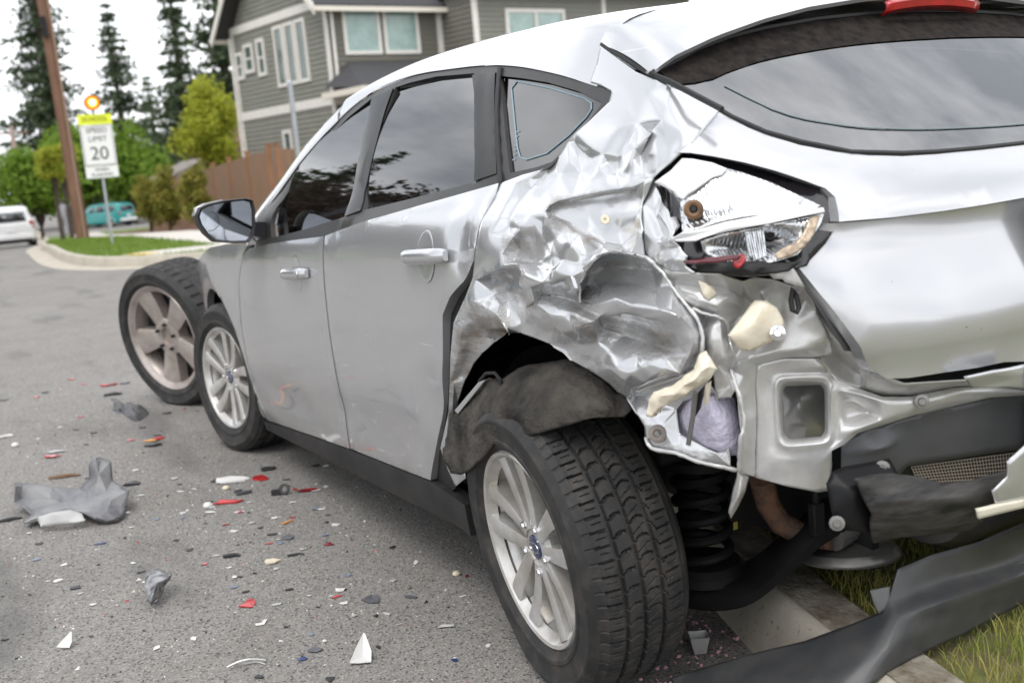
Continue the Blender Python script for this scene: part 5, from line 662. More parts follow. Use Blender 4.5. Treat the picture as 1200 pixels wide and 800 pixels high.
# far side of the street
sheet('verge_across', [-60, -20, 0, 15, 33, 50, 90, 140], [9.7, 12, 30], lambda x, y: G(x)+.12, LAWN)
kerb('kerb_across', [Vector((140, 9.55)), Vector((90, 9.55)), Vector((50, 9.55)), Vector((33, 9.55)), Vector((15, 9.55)), Vector((0, 9.55)), Vector((-60, 9.55))], PROF, CONC)

# ---- grass blades
def blades(name, spots, m, parent=None, label=None):
    b = MB()
    for (x, y, z, h, wd) in spots:
        a = random.uniform(0, 6.283); dx, dy = math.cos(a), math.sin(a); ln = random.uniform(.15, .75)*h; b2 = random.uniform(0, 6.283)
        ex, ey = math.cos(b2)*ln, math.sin(b2)*ln
        b.add([(x-dx*wd, y-dy*wd, z), (x+dx*wd, y+dy*wd, z), (x+dx*wd*.7+ex*.4, y+dy*wd*.7+ey*.4, z+h*.6), (x-dx*wd*.7+ex*.4, y-dy*wd*.7+ey*.4, z+h*.6), (x+ex, y+ey, z+h*.95)], [(0, 1, 2, 3), (3, 2, 4)])
    o = b.build(name, m, parent, angle=None, recalc=False)
    if parent is None: tag(o, label, 'grass', kind='stuff')
    return o
def foliage(name, c0, c1, vs=3.0, tr=.3):
    m, n, l, b = nodes_of(name); v = mapped(n, l)
    c = mixc(n, l, ramp(n, l, tex(n, l, v, vs, 5, .7), .32, .68), c0, c1)
    l.new(c, b.inputs['Base Color']); b.inputs['Roughness'].default_value = .65; b.inputs['Specular IOR Level'].default_value = .25
    b.inputs['Subsurface Weight'].default_value = 0
    t = n.new('ShaderNodeBsdfTranslucent'); l.new(c, t.inputs[0]); mx_ = n.new('ShaderNodeMixShader'); mx_.inputs[0].default_value = tr
    l.new(b.outputs[0], mx_.inputs[1]); l.new(t.outputs[0], mx_.inputs[2]); l.new(mx_.outputs[0], n['Material Output'].inputs[0])
    return m
GRASSM = foliage('patchy_grass', (.48, .40, .14), (.19, .28, .045), 7)
GRASSF = foliage('green_grass', (.19, .27, .045), (.13, .21, .03), 1.5)
sp = []
clump = lambda x, y: noise.noise(Vector((x*5, y*5, 3)))
inner = offset_line(KN, .118)
innerpoly = [(p.x, p.y) for p in inner if p.x > -9.9 and p.y > -9]+[(2.6, -9), (-9.8, -9)]
while len(sp) < 17000:
    x = random.uniform(-1.6, 1.2); y = random.uniform(-.9, .75)
    if not inpoly(x, y, innerpoly): continue
    c = clump(x, y)+.25*noise.noise(Vector((x*22, y*22, 1)))
    if random.random() > .55+1.1*c: continue
    sp.append((x, y, .122, random.uniform(.012, .05)*(1+.7*c), random.uniform(.0008, .0019)))
blades('grass_near', sp, GRASSM, label='sparse straw and green grass of the verge under the car')
sp = []
walkp = [(p[0], p[1]) for p in walk]
while len(sp) < 9000:
    x = random.uniform(12.5, 34) if random.random() < .8 else random.uniform(34, 50); y = random.uniform(-6, -.3)
    if not inpoly(x, y, farpoly) or inpoly(x, y, walkp) or y < -3.6: continue
    sp.append((x, y, G(x)+.12, random.uniform(.03, .09), random.uniform(.006, .012)))
blades('grass_far', sp, GRASSF, label='bright mown grass strip round the speed limit sign')

# ================================================================== TREES AND SHRUBS
BARK = mat('bark', (.10, .075, .055), .95, color2=(.055, .042, .033), vscale=9, bump=.8, bscale=18)
def leaf_cards(b, p, n, spread, size, rng, flat=.0):
    for _ in range(n):
        q = Vector(p)+Vector((rng.gauss(0, spread), rng.gauss(0, spread), rng.gauss(0, spread*(.7-flat))))
        u = Vector((rng.gauss(0, 1), rng.gauss(0, 1), rng.gauss(0, .6))).normalized(); v = u.orthogonal().normalized()
        v = (v*math.cos(rng.random()*6.28)+u.cross(v)*math.sin(rng.random()*6.28)); s = size*rng.uniform(.6, 1.3)
        b.add([q-u*s*.5, q+v*s*.28, q+u*s*.5, q-v*s*.28], [(0, 1, 2, 3)])
def conifer_meshes(seed, h, rad, dens=1.0, size=.40):
    rng = random.Random(seed); t = MB(); t.tube([(0, 0, 0), (.05, .03, h*.5), (0, 0, h)], [h*.022, h*.014, .02], 8)
    c = MB(); z = h*.10
    while z < h*.99:
        f = (z/h); r = rad*(1-f)**.95*rng.uniform(.62, 1.2)+.05
        for k in range(rng.randint(8, 11) if f < .85 else 5):
            a = rng.random()*6.283; ln = r*rng.uniform(.38, 1.22); steps = max(2, int(ln/.38))
            droop = rng.uniform(.15, .55)
            if rng.random() < .12: continue
            tip = (math.cos(a)*ln, math.sin(a)*ln, z-ln*droop+.12*ln)
            if ln > .8: t.tube([(0, 0, z), tip], [.05*(1-f)+.015, .008], 4, caps=False)
            for s in range(steps):
                q = (s+.7)/steps; rr = ln*q
                leaf_cards(c, (math.cos(a)*rr, math.sin(a)*rr, z-rr*droop+.12*ln*q*q), max(6, int(18*dens*(1.15-q*.5))), .12+(.22+.18*(1-q))*(1-f)**.5, size*(.5+.5*(1-f)), rng, .35)
        z += rng.uniform(.42, .85)*(.6+.6*(1-f))
    return t, c
def broad_meshes(seed, h, rx, rz, trunk_h, leaves, size, lobes=12, narrow=0):
    rng = random.Random(seed); t = MB(); t.tube([(0, 0, 0), (.03, .02, trunk_h*.6), (0, .03, trunk_h+rz*.6)], [h*.018+.02, h*.014+.015, .02], 8)
    c = MB(); cz = h-rz; L_ = []
    for k in range(lobes):
        u = Vector((rng.gauss(0, 1), rng.gauss(0, 1), rng.gauss(0, 1))).normalized()*rng.uniform(.35, .95)
        px, py, pz = u.x*rx*.72, u.y*rx*.72, u.z*rz*.78
        if narrow: k_ = 1-narrow*max(0, (pz/rz)); px *= k_; py *= k_
        L_.append((Vector((px, py, cz+pz)), rng.uniform(.26, .46)*rx))
        t.tube([(0, 0, trunk_h*.8), (px*.5, py*.5, cz+pz*.55-.1), (px*.9, py*.9, cz+pz*.9)], [h*.006+.012, h*.004+.006, .004], 5, caps=False)
    for i in range(leaves):
        p, r = rng.choice(L_); d = Vector((rng.gauss(0, 1), rng.gauss(0, 1), rng.gauss(0, 1))).normalized()*r*rng.random()**.38
        leaf_cards(c, p+d, 1, .04, size, rng)
    return t, c
FOL_CON = foliage('dark_conifer_needles', (.042, .066, .034), (.085, .115, .058), 1.3, .15)
FOL_CON2 = foliage('mid_conifer_needles', (.045, .078, .028), (.085, .125, .045), 1.3, .15)
FOL_YG = foliage('yellow_green_leaves', (.32, .365, .04), (.46, .48, .06), 1.5, .4)
FOL_BR = foliage('bright_green_leaves', (.13, .23, .025), (.22, .33, .045), 1.2, .35)
FOL_YEL = foliage('yellowish_leaves', (.44, .44, .05), (.30, .37, .05), 2, .4)
FOL_SH = foliage('olive_shrub_leaves', (.16, .20, .035), (.34, .28, .06), 2.5, .25)
FOL_PLUM = foliage('plum_brown_leaves', (.10, .062, .052), (.055, .050, .030), 1.2, .25)
TREE_CACHE = {}
def tree(name, key, maker, fol, loc, label, cat, group, rz=0, sc=1):
    if key not in TREE_CACHE:
        t, c = maker(); to = t.build('trunk', BARK, angle=60); co = c.build('crown', fol, angle=None, recalc=False); TREE_CACHE[key] = (to, co); first = True
    else: first = False
    e = empty(name, loc, rz); e.scale = (sc, sc, sc); tag(e, label, cat, group)
    for s in TREE_CACHE[key]:
        o = s if first else s.copy()
        if not first: col.objects.link(o)
        o.parent = e
    return e
def con(k, h, r): return lambda: conifer_meshes(k, h, r)
GC = 'tall conifers beyond the street'
for key, (x, y), h, r, fol, lab in (
    ('c1', (62, -5.3), 16.5, 4.0, FOL_CON, 'tall dark conifer rising behind the wooden utility pole'),
    ('c2', (72, -10.6), 13.6, 3.9, FOL_CON, 'pointed dark conifer behind the amber beacon of the speed sign'),
    ('c3', (60, -11.9), 14.3, 3.1, FOL_CON, 'slender dark conifer beside the broad one, behind the yellow green tree'),
    ('c4', (56, -13.2), 16.5, 4.4, FOL_CON, 'broad tall dark conifer closest to the gable of the grey house'),
    ('c5', (66, -13.0), 9.2, 3.8, FOL_CON2, 'lower mid green conifer between the speed sign and the yellow green tree'),
    ('c6', (78, -13.6), 9.4, 4.2, FOL_CON2, 'short bushy conifer filling the gap behind the others')):
    x, y = -2+(x+2)*1.6, 1.95+(y-1.95)*1.6      # full grown firs well beyond the crossing
    tree('conifer', key, con(int(key[1])*11, h, r), fol, (x, y, G(x)), lab, 'tree', GC, h, 1.6)
tree('broadleaf_tree', 'yg', lambda: broad_meshes(5, 7.2, 1.75, 3.3, .9, 11000, .20, 34, .92), FOL_YG, (44.2, -9.3, G(44)), 'yellow green pyramidal spring tree beside the grey house', 'tree', None)
tree('broadleaf_tree', 'b1', lambda: broad_meshes(6, 5.6, 3.0, 2.7, .7, 12000, .26, 30), FOL_BR, (64, -4.2, G(64)), 'bright green round tree above the white parked car', 'tree', 'bright green round trees')
tree('broadleaf_tree', 'b2', lambda: broad_meshes(8, 5.0, 3.0, 2.45, .6, 12000, .26, 30), FOL_BR, (88, -13.3, G(88)), 'bright green round tree behind the speed limit sign', 'tree', 'bright green round trees', 0, 1.5)
tree('broadleaf_tree', 'b1', None, FOL_BR, (91, -10.0, G(91)), 'bright green round tree behind the foot of the utility pole', 'tree', 'bright green round trees', 2, 1.6)
tree('street_tree', 's1', lambda: broad_meshes(9, 4.6, .95, 1.5, 1.6, 3500, .16, 12), FOL_YEL, (46.5, -3.3, G(46)+.1), 'thin yellow leaved street tree between the white parked car and the utility pole', 'tree', 'young street trees')
tree('street_tree', 's1', None, FOL_YEL, (52, -4.3, G(52)+.1), 'young yellow leaved street tree half hidden by the utility pole', 'tree', 'young street trees', 1.7, 1.12)
for i, (x, y, lab) in enumerate(((32.7, -4.35, 'olive upright shrub in the bark bed right behind the sign post'), (31.9, -4.75, 'wide olive shrub between the sign post and the lone fence shrub'), (28.6, -4.85, 'olive shrub standing alone before the cedar fence'))):
    tree('shrub', 'sh%d' % (i % 2), lambda i=i: broad_meshes(20+i, 2.05, .55, 1.14, .05, 6500, .10, 34, .55), FOL_SH, (x, y, G(x)+.14), lab, 'shrub', 'upright shrubs along the fence', i*2.1, (1, 1.05, 1)[i])
# trees on the other side of the street (seen mirrored in the car's windows)
for i, (k, x, y, s, lab) in enumerate((('c1', 47, 12.2, 1.12, 'big dark conifer across the street'), ('c4', 60, 15.5, 1.1, 'broad conifer across the street, behind the big dark one'), ('c5', 53, 12.0, 1.75, 'lower conifer across the street, just beyond the big dark one'), ('c2', 72, 15.5, 1.5, 'pointed conifer across the street, far down the row'), ('c6', 80, 12.8, 1.7, 'bushy conifer at the far end of the row across the street'), ('c3', 38, 17, 1.0, 'slender conifer across the street, nearest the plum trees'))):
    tree('conifer', k, None, FOL_CON, (x, y, G(x)+.1), lab, 'tree', 'conifers across the street', i*1.3, s)
for i, (x, y, s) in enumerate(((20, 12.8, 1.5), (25, 13.0, 2.1), (30, 13, 2.75), (35.5, 13, 3.1), (41, 13, 3.2), (15, 13.2, 1.4), (66, 12.5, 2.6))):
    tree('plum_tree', 'plum', lambda: broad_meshes(31, 3.6, 1.9, 1.7, .3, 9000, .15, 26), FOL_PLUM, (x, y, G(x)+.1), 'rounded plum brown tree in the row across the street', 'tree', 'plum trees across the street', i*1.1, s)
# ================================================================== HOUSE, FENCE, POLES, SIGN, PARKED VEHICLES
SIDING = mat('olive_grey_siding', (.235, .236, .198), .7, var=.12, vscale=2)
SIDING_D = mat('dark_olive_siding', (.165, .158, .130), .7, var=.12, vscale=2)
WTRIM = mat('white_house_trim', (.78, .75, .70), .6, var=.08, vscale=3)
CREAM = mat('cream_gutter', (.74, .69, .60), .6)
SHINGLE = mat('dark_roof_shingles', (.060, .060, .064), .9, var=.3, vscale=12, bump=.5, bscale=20)
RSHING = mat('red_brown_shingles', (.19, .095, .075), .9, var=.3, vscale=8)
WINB = mat('house_window_glass', (.10, .135, .12), .06, spec=.8)
WINT = mat('pale_blind_window', (.33, .47, .43), .15, spec=.8, var=.25, vscale=3)
HN = Vector((30.7, -9.9)); HF = Vector((37.45, -8.8)); hu = (HF-HN).normalized(); hv = Vector((hu.y, -hu.x))   # hu back along the side wall, hv along the front
def H(a, b, z): p = HN+hu*a+hv*b; return (p.x, p.y, z)
house = empty('house', H(0, 0, 0)); tag(house, 'two storey olive grey clapboard house with white trim and gable roof', 'house')
HL = (HF-HN).length; base = -.1
def hpart(name, b, m, **k):
    o = b.build(name, m, None, **k); o.parent = house; o.matrix_parent_inverse = Matrix.Translation(-Vector(house.location)); return o
def clap(P, Q, z0, z1, nrm, step=.155, top=None):
    """lapped boards along P-Q from z0 up; top(t) optional gable height"""
    b = MB(); n = int((z1-z0)/step); P = Vector(P); Q = Vector(Q); nrm = Vector(nrm)
    for i in range(n):
        za, zb = z0+i*step, z0+(i+1)*step+.01
        p, q = P, Q
        if top:
            p, q = top(P, Q, zb)
            if p is None: continue
        lo = nrm*.034; hi = nrm*.004
        b.add([(p.x+lo.x, p.y+lo.y, za), (q.x+lo.x, q.y+lo.y, za), (q.x+hi.x, q.y+hi.y, zb), (p.x+hi.x, p.y+hi.y, zb), (p.x, p.y, za), (q.x, q.y, za)], [(0, 1, 2, 3), (0, 4, 5, 1)])
    return b
core = MB()
def hbox(b, a0, a1, b0, b1, z0, z1):
    b.prism([H(a0, b0, z0), H(a1, b0, z0), H(a1, b1, z0), H(a0, b1, z0)], (0, 0, z1-z0)); return b
EAVE = 6.15; RIDGE = EAVE+HL*.5*.95
hbox(core, .03, HL-.03, .03, 9, base, EAVE)
core.prism([H(.03, .03, EAVE), H(HL-.03, .03, EAVE), H(HL/2, .03, RIDGE-.1)], Vector(H(0, 9, 0))-Vector(H(0, 0, 0)))
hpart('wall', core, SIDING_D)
sn = Vector((-hv.x, -hv.y))
def gtop(P, Q, z):
    if z <= EAVE: return P, Q
    k = (z-EAVE)/(RIDGE-EAVE)*.5
    if k >= .5: return None, None
    return P.lerp(Q, k), P.lerp(Q, 1-k)
tag(hpart('siding', clap(HN, HF, base, RIDGE, sn, top=gtop), SIDING, angle=None), kind='stuff')
fn = Vector((-hu.x, -hu.y))
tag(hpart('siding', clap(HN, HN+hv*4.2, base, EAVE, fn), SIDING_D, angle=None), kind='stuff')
# projecting front wing further along the front
b = MB(); hbox(b, -1.8, 0, 4.2, 14, base, EAVE+.1); hpart('wall', b, SIDING)
tag(hpart('siding', clap(HN+hv*4.2-hu*1.8, HN+hv*14-hu*1.8, base, EAVE+.1, fn), SIDING, angle=None), kind='stuff')
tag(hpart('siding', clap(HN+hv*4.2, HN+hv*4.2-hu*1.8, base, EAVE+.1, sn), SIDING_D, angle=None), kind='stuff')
b = MB(); hbox(b, -2.25, 2.5, 4.0, 14.4, EAVE+.1, EAVE+.28); hpart('roof', b, SHINGLE)
b = MB(); hbox(b, -2.32, -2.25, 3.95, 14.4, EAVE+.04, EAVE+.26); hpart('gutter', b, CREAM)
def band(a0, a1, z0, z1, t=.05): b = MB(); hbox(b, a0, a1, -t, .02, z0, z1); return b
hpart('trim_board', band(-.03, HL+.03, 3.10, 3.38, .055), WTRIM)
hpart('trim_board', band(-.05, HL+.05, EAVE-.12, EAVE+.14, .058), WTRIM)
for a in (.0, HL-.14): hpart('corner_board', band(a-.02, a+.14, base, EAVE-.13, .05), WTRIM)
b = MB(); hbox(b, -.055, .02, -.03, 4.2, 3.10, 3.36); hpart('trim_board', b, WTRIM)
b = MB(); hbox(b, -1.86, -1.78, 4.15, 4.32, base, EAVE); hpart('corner_board', b, WTRIM)
b = MB(); hbox(b, -.06, .0, 3.98, 4.2, base, EAVE); hpart('corner_board', b, WTRIM)
def hwin(a0, a1, z0, z1, front=False, m=WINB, bars=True):
    def hb(bb, p0, p1, q0, q1, d0, d1):
        if front: return hbox(bb, d0, d1, p0, p1, q0, q1)
        return hbox(bb, p0, p1, d0, d1, q0, q1)
    f = MB(); t = .11
    hb(f, a0-t, a1+t, z1, z1+t, -.07, .01); hb(f, a0-t, a1+t, z0-t, z0, -.075, .01); hb(f, a0-t, a0, z0, z1, -.07, .01); hb(f, a1, a1+t, z0, z1, -.07, .01)
    if bars: hb(f, a0, a1, (z0+z1)/2-.03, (z0+z1)/2+.03, -.05, .01)
    o = hpart('window', f, WTRIM)
    g = MB(); hb(g, a0, a1, z0, z1, -.035, -.005); p = g.build('pane', m); p.parent = o
for a0, a1, z0, z1 in ((1.45, 1.92, 4.05, 5.78), (2.22, 2.69, 4.05, 5.78), (3.0, 3.47, 4.05, 5.78), (4.45, 4.83, 4.55, 5.55), (5.35, 5.85, 4.75, 5.5), (6.2, 6.6, 4.6, 5.3), (3.2, 3.6, 1.3, 2.45)): hwin(a0, a1, z0, z1, False, WINB, z1-z0 < 1.5)
hwin(.62, 1.72, 4.68, 5.88, True, WINT, False); hwin(2.06, 3.16, 4.68, 5.88, True, WINT, False)
# window of the wing
def wing_win():
    f = MB()
    for p0, p1, q0, q1 in ((5.4, 7.9, 5.6, 5.72), (5.4, 7.9, 4.35, 4.46), (5.4, 5.52, 4.46, 5.6), (6.6, 6.7, 4.46, 5.6), (7.78, 7.9, 4.46, 5.6)): hbox(f, -1.88, -1.79, p0, p1, q0, q1)
    hbox(f, -1.87, -1.80, 9.6, 9.75, base, EAVE)
    o = hpart('window', f, WTRIM)
    for p0, p1 in ((5.52, 6.6), (6.7, 7.78)):
        g = MB(); hbox(g, -1.84, -1.80, p0, p1, 4.46, 5.6); p = g.build('pane', WINT); p.parent = o
wing_win()
# main roof: gable facing the street corner, deep overhang, white barge boards
def roof_slab(s):
    b = MB(); ov = .40
    e0 = HL/2-s*(HL/2+ov); ez = EAVE-.95*ov+.1; r = (HL/2, RIDGE+.1)
    pts = [H(e0, -.6, ez), H(r[0], -.6, r[1]), H(r[0], 9.5, r[1]), H(e0, 9.5, ez)]
    b.prism(pts, (0, 0, .14)); return b
for s in (-1, 1):
    rf = hpart('roof', roof_slab(s), SHINGLE)
    b = MB(); ov = .40; e0 = HL/2-s*(HL/2+ov); ez = EAVE-.95*ov+.1
    b.prism([H(e0, -.64, ez-.16), H(HL/2, -.64, RIDGE-.06), H(HL/2, -.64, RIDGE+.22), H(e0, -.64, ez+.14)], Vector(H(0, -.58, 0))-Vector(H(0, -.64, 0))); hpart('barge_board', b, WTRIM)
    b = MB(); b.prism([H(e0-.06*s, -.64, ez-.06), H(e0-.06*s, 9.5, ez-.06), H(e0+.08*s, 9.5, ez-.06), H(e0+.08*s, -.64, ez-.06)], (0, 0, .14)); hpart('gutter', b, CREAM)
# porch roof over the front
b = MB(); b.add([H(-2.3, -.35, 3.42), H(-2.3, 3.9, 3.42), H(-.05, 3.9, 4.35), H(-.05, .55, 4.35), H(-.05, -.35, 3.60)], [(0, 1, 2, 3), (0, 3, 4)]); b.add([H(-2.3, -.35, 3.38), H(-2.3, 3.9, 3.38), H(-.05, 3.9, 3.38), H(-.05, -.35, 3.38)], [(0, 1, 2, 3)]); hpart('porch_roof', b, SHINGLE, angle=20)
b = MB(); hbox(b, -2.42, -2.28, -.45, 3.9, 3.26, 3.44); hbox(b, -2.28, -.0, -.45, -.33, 3.26, 3.44); hpart('gutter', b, CREAM)
for bb in (-.25, 1.9): b = MB(); hbox(b, -2.2, -2.02, bb, bb+.18, base, 3.26); hpart('porch_post', b, WTRIM)
b = MB(); b.tube([H(-.1, .12, EAVE-.1), H(-.1, .12, 3.7)], .05, 8); hpart('downspout', b, WTRIM)
b = MB(); b.tube([H(-2.2, -.42, 3.25), H(-1.4, -.2, 2.95), H(-.1, -.05, 2.7), H(-.1, -.05, base)], .045, 8); hpart('downspout', b, CREAM)
b = MB(); b.tube([H(HL-.02, -.12, EAVE-.2), H(HL-.02, -.12, base)], .045, 8); hpart('downspout', b, WTRIM)
# neighbour's roof seen over the fence
nh = empty('bungalow', (57, -14.2, G(57))); tag(nh, 'small house with red brown shingle roof beyond the cedar fence', 'house')
b = MB(); b.box((0, 0, 1.35), (7, 5, 2.7)); b.build('wall', mat('beige_wall', (.42, .38, .31), .8), nh)
b = MB(); b.prism([(-3.9, -2.9, 2.7), (-3.9, 2.9, 2.7), (-3.9, .0, 5.0)], (7.8, 0, 0)); b.build('roof', RSHING, nh)
b = MB(); b.box((-3.55, 1.0, 1.5), (.12, 1.1, 1.1)); w_ = b.build('window', WTRIM, nh); b = MB(); b.box((-3.62, 1.0, 1.5), (.05, .9, .9)); b.build('pane', WINB, w_)
gs = empty('garage', (56, -11.2, G(56))); tag(gs, 'low tan garage with pale roof edge behind the end of the fence', 'garage')
b = MB(); b.box((0, 0, 1.2), (5, 4, 2.4)); b.build('wall', mat('tan_wall', (.33, .25, .18), .85), gs)
b = MB(); b.prism([(-2.9, -2.5, 2.4), (-2.9, 2.5, 2.4), (-2.9, 0, 3.4)], (5.8, 0, 0)); b.build('roof', mat('grey_shingle', (.22, .19, .17), .9, var=.2), gs)
b = MB(); b.box((-2.53, 0, 1.0), (.06, 2.6, 2.0)); b.build('door', mat('garage_door', (.5, .46, .4), .6), gs)

# ---- cedar fence
CEDAR = mat('cedar_boards', (.29, .175, .105), .8, color2=(.21, .13, .08), vscale=3, stretch=(6, 6, .6))
CEDARP = mat('cedar_post', (.32, .155, .075), .75, color2=(.24, .12, .06), vscale=3)
def fence(P, Q, label, n):
    P = Vector(P); Q = Vector(Q); d = (Q-P); ln = d.length; d.normalize(); e = empty('cedar_fence', (P.x, P.y, G(P.x))); tag(e, label, 'fence')
    inv = Matrix.Translation(-Vector(e.location)); nr = Vector((-d.y, d.x))
    if nr.dot(Vector((-1, 1))) < 0: nr = -nr
    for i in range(n+1):
        p = P+d*ln*i/n; z = G(p.x)+.1; b = MB(); b.box((p.x, p.y, z+.93), (.11, .11, 1.92)); b.box((p.x, p.y, z+1.91), (.14, .14, .04))
        o = b.build('post', CEDARP, e); o.matrix_parent_inverse = inv
        if i == n: break
        q = P+d*ln*(i+1)/n; b = MB(); k = max(2, int((q-p).length/.145)); zq = G(q.x)+.1
        for j in range(k):
            c0 = p.lerp(q, j/k); c1 = p.lerp(q, (j+1)/k-.012/k); off = nr*(.006 if j % 2 else .014); zz = z+(zq-z)*j/k
            b.prism([(c0.x+off.x, c0.y+off.y, zz+.04), (c1.x+off.x, c1.y+off.y, zz+.04), (c1.x+off.x, c1.y+off.y, zz+1.78+.006*(j % 3)), (c0.x+off.x, c0.y+off.y, zz+1.78+.006*(j % 3))], (nr.x*.02, nr.y*.02, 0))
        o = b.build('board_panel', CEDAR, e, angle=None); o.matrix_parent_inverse = inv; tag(o, kind='stuff')
        b = MB()
        for h in (.35, 1.45): b.prism([(p.x, p.y, z+h), (q.x, q.y, zq+h), (q.x, q.y, zq+h+.09), (p.x, p.y, z+h+.09)], (-nr.x*.04, -nr.y*.04, 0))
        o = b.build('rail', CEDAR, e); o.matrix_parent_inverse = inv
fence((24.9, -5.95), (46, -6.8), 'long cedar board fence with posts running along the pavement', 9)
fence((24.75, -6.1), (27.5, -10.0), 'short darker cedar fence turning back towards the grey house', 2)

# ---- poles, lamp post, speed sign
WOODP = mat('weathered_pole_wood', (.23, .125, .075), .85, color2=(.14, .075, .05), vscale=3, stretch=(8, 8, .5), bump=.4, bscale=20)
up_ = empty('utility_pole', (35.4, -2.69, G(35.4)+.1)); tag(up_, 'tall brown wooden utility pole on the grass strip', 'pole')
b = MB(); b.tube([(0, 0, -.1), (.06, .04, 2.5), (.25, .12, 7), (.4, .2, 11)], [.21, .19, .165, .14], 14); b.build('shaft', WOODP, up_)
b = MB(); b.tube([(-.20, -.05, 0), (-.12, -.03, 4), (.06, -.01, 9)], .035, 8); b.build('conduit', mat('grey_conduit', (.30, .20, .15), .6), up_)
b = MB(); b.box((.38, .2, 10.3), (.12, 2.4, .14)); b.build('crossarm', WOODP, up_)
b = MB(); b.tube([(.05, .2, 6.3), (-.02, .22, 6.9)], .09, 8); b.build('bracket_box', BLACK, up_)
up2 = empty('utility_pole', (88, -5.4, G(88))); tag(up2, 'distant pale utility pole far down the street', 'pole')
b = MB(); b.tube([(0, 0, 0), (0, 0, 8)], [.22, .15], 10); b.build('shaft', mat('pale_pole', (.40, .30, .26), .8), up2); b = MB(); b.box((0, 0, 7.5), (.12, 2.2, .14)); b.build('crossarm', WOODP, up2)
for k, (y0, y1, z0, z1) in enumerate(((.9, .9, 10.4, 7.55), (-.9, -.9, 10.4, 7.55))):
    pts = []
    for i in range(13):
        t = i/12; pts.append((35.8+(88-35.8)*t, -2.5+y0*.95+(-5.4+y1-(-2.5+y0*.95))*t, G(35.4)+.1+z0+(G(88)+z1-(G(35.4)+.1+z0))*t-1.2*4*t*(1-t)))
    b = MB(); b.tube(pts, .012, 5); tag(b.build('overhead_wire', BLACK), 'thin black wire strung between the two utility poles', 'wire', 'overhead wires')
GALV = mat('galvanised_steel', (.42, .44, .46), .45, .6, var=.15, vscale=10)
lp = empty('steel_post', (21.55, -5.6, G(21.5)+.1)); tag(lp, 'slim galvanised steel post in front of the grey house', 'post')
b = MB(); b.tube([(0, 0, 0), (0, 0, 3.05)], .055, 12); b.build('shaft', GALV, lp); b = MB(); b.tube([(0, 0, 3.04), (0, 0, 3.09)], [.062, .03], 12); b.build('cap', GALV, lp); b = MB(); b.box((0, 0, .01), (.22, .22, .03)); b.build('base_plate', GALV, lp)
def text_mesh(name, s, size, m, parent, M, extrude=.002):
    cu = bpy.data.curves.new(name, 'FONT'); cu.body = s; cu.size = size; cu.align_x = 'CENTER'; cu.align_y = 'CENTER'; cu.extrude = extrude
    t = bpy.data.objects.new(name+'_tmp', cu); col.objects.link(t); bpy.context.view_layer.update()
    me = bpy.data.meshes.new_from_object(t.evaluated_get(bpy.context.evaluated_depsgraph_get())); bpy.data.objects.remove(t)
    me.name = name; me.transform(M); me.materials.clear(); return link(name, me, m, parent)
sg = empty('speed_limit_sign', (21.42, -1.50, G(21.4)+.12)); tag(sg, 'white SPEED LIMIT 20 sign under a yellow SCHOOL plaque with lit amber beacon', 'sign')
WHITE_S = mat('white_sign_sheet', (.75, .75, .74), .4); YEL_S = mat('fluorescent_yellow_sheet', (.72, .78, .02), .4); BLK_S = mat('black_sign_ink', (.015, .015, .016), .5)
b = MB(); b.tube([(.04, 0, 0), (.04, 0, 2.95)], .03, 10); b.build('post', GALV, sg)
zb = 1.29
b = MB(); b.box((0, 0, zb+.68), (.012, .62, .80)); pl = b.build('plate', WHITE_S, sg, bevel=.003)
b = MB(); b.box((0, 0, zb+1.185), (.012, .64, .20)); py_ = b.build('school_plaque', YEL_S, sg)
b = MB(); b.box((0, 0, zb+.155), (.012, .62, .23)); pf = b.build('lower_plate', WHITE_S, sg)
SM = lambda z, y=0: Matrix(((0, 0, -1, -.008), (-1, 0, 0, y), (0, 1, 0, z), (0, 0, 0, 1)))
text_mesh('lettering', 'SCHOOL', .12, BLK_S, py_, SM(zb+1.185)); text_mesh('lettering', 'SPEED', .15, BLK_S, pl, SM(zb+.97)); text_mesh('lettering', 'LIMIT', .15, BLK_S, pl, SM(zb+.80)); text_mesh('numeral', '20', .36, BLK_S, pl, SM(zb+.51)); text_mesh('lettering', 'WHEN', .09, BLK_S, pf, SM(zb+.20)); text_mesh('lettering', 'FLASHING', .09, BLK_S, pf, SM(zb+.10))
b = MB()
for y0, y1, z0, z1 in ((-.29, .29, 1.06, 1.068), (-.29, .29, .292, .30), (-.29, -.282, .30, 1.06), (.282, .29, .30, 1.06)): b.box((-.0075, (y0+y1)/2, zb+(z0+z1)/2), (.004, y1-y0, z1-z0))
b.build('border', BLK_S, pl)
b = MB(); b.lathe([(.0, -.10), (.15, -.10), (.155, .06), (.15, .075), (.14, .06), (.13, -.02)], 24, tf((0, 0, 2.80)) @ Matrix.Rotation(R(90), 4, 'Z')); bh = b.build('beacon_housing', BLACK, sg)
b = MB(); b.lathe([(0, .03), (.06, .026), (.10, .01), (.13, -.02)], 24, tf((0, 0, 2.80)) @ Matrix.Rotation(R(90), 4, 'Z')); b.build('beacon_lens', mat('lit_amber_lens', (.8, .25, .02), .3, emit=(1, .25, .01, 1.0)), bh)
b = MB(); b.lathe([(0, .032), (.05, .032), (.062, .027)], 20, tf((-.004, 0, 2.80)) @ Matrix.Rotation(R(90), 4, 'Z')); b.build('beacon_lamp', mat('lit_lamp', (1, .8, .4), .3, emit=(1, .75, .30, 2.2)), bh)
ys = empty('warning_sign', (92, -4.85, G(92))); tag(ys, 'yellow diamond warning sign beyond the white parked car', 'sign')
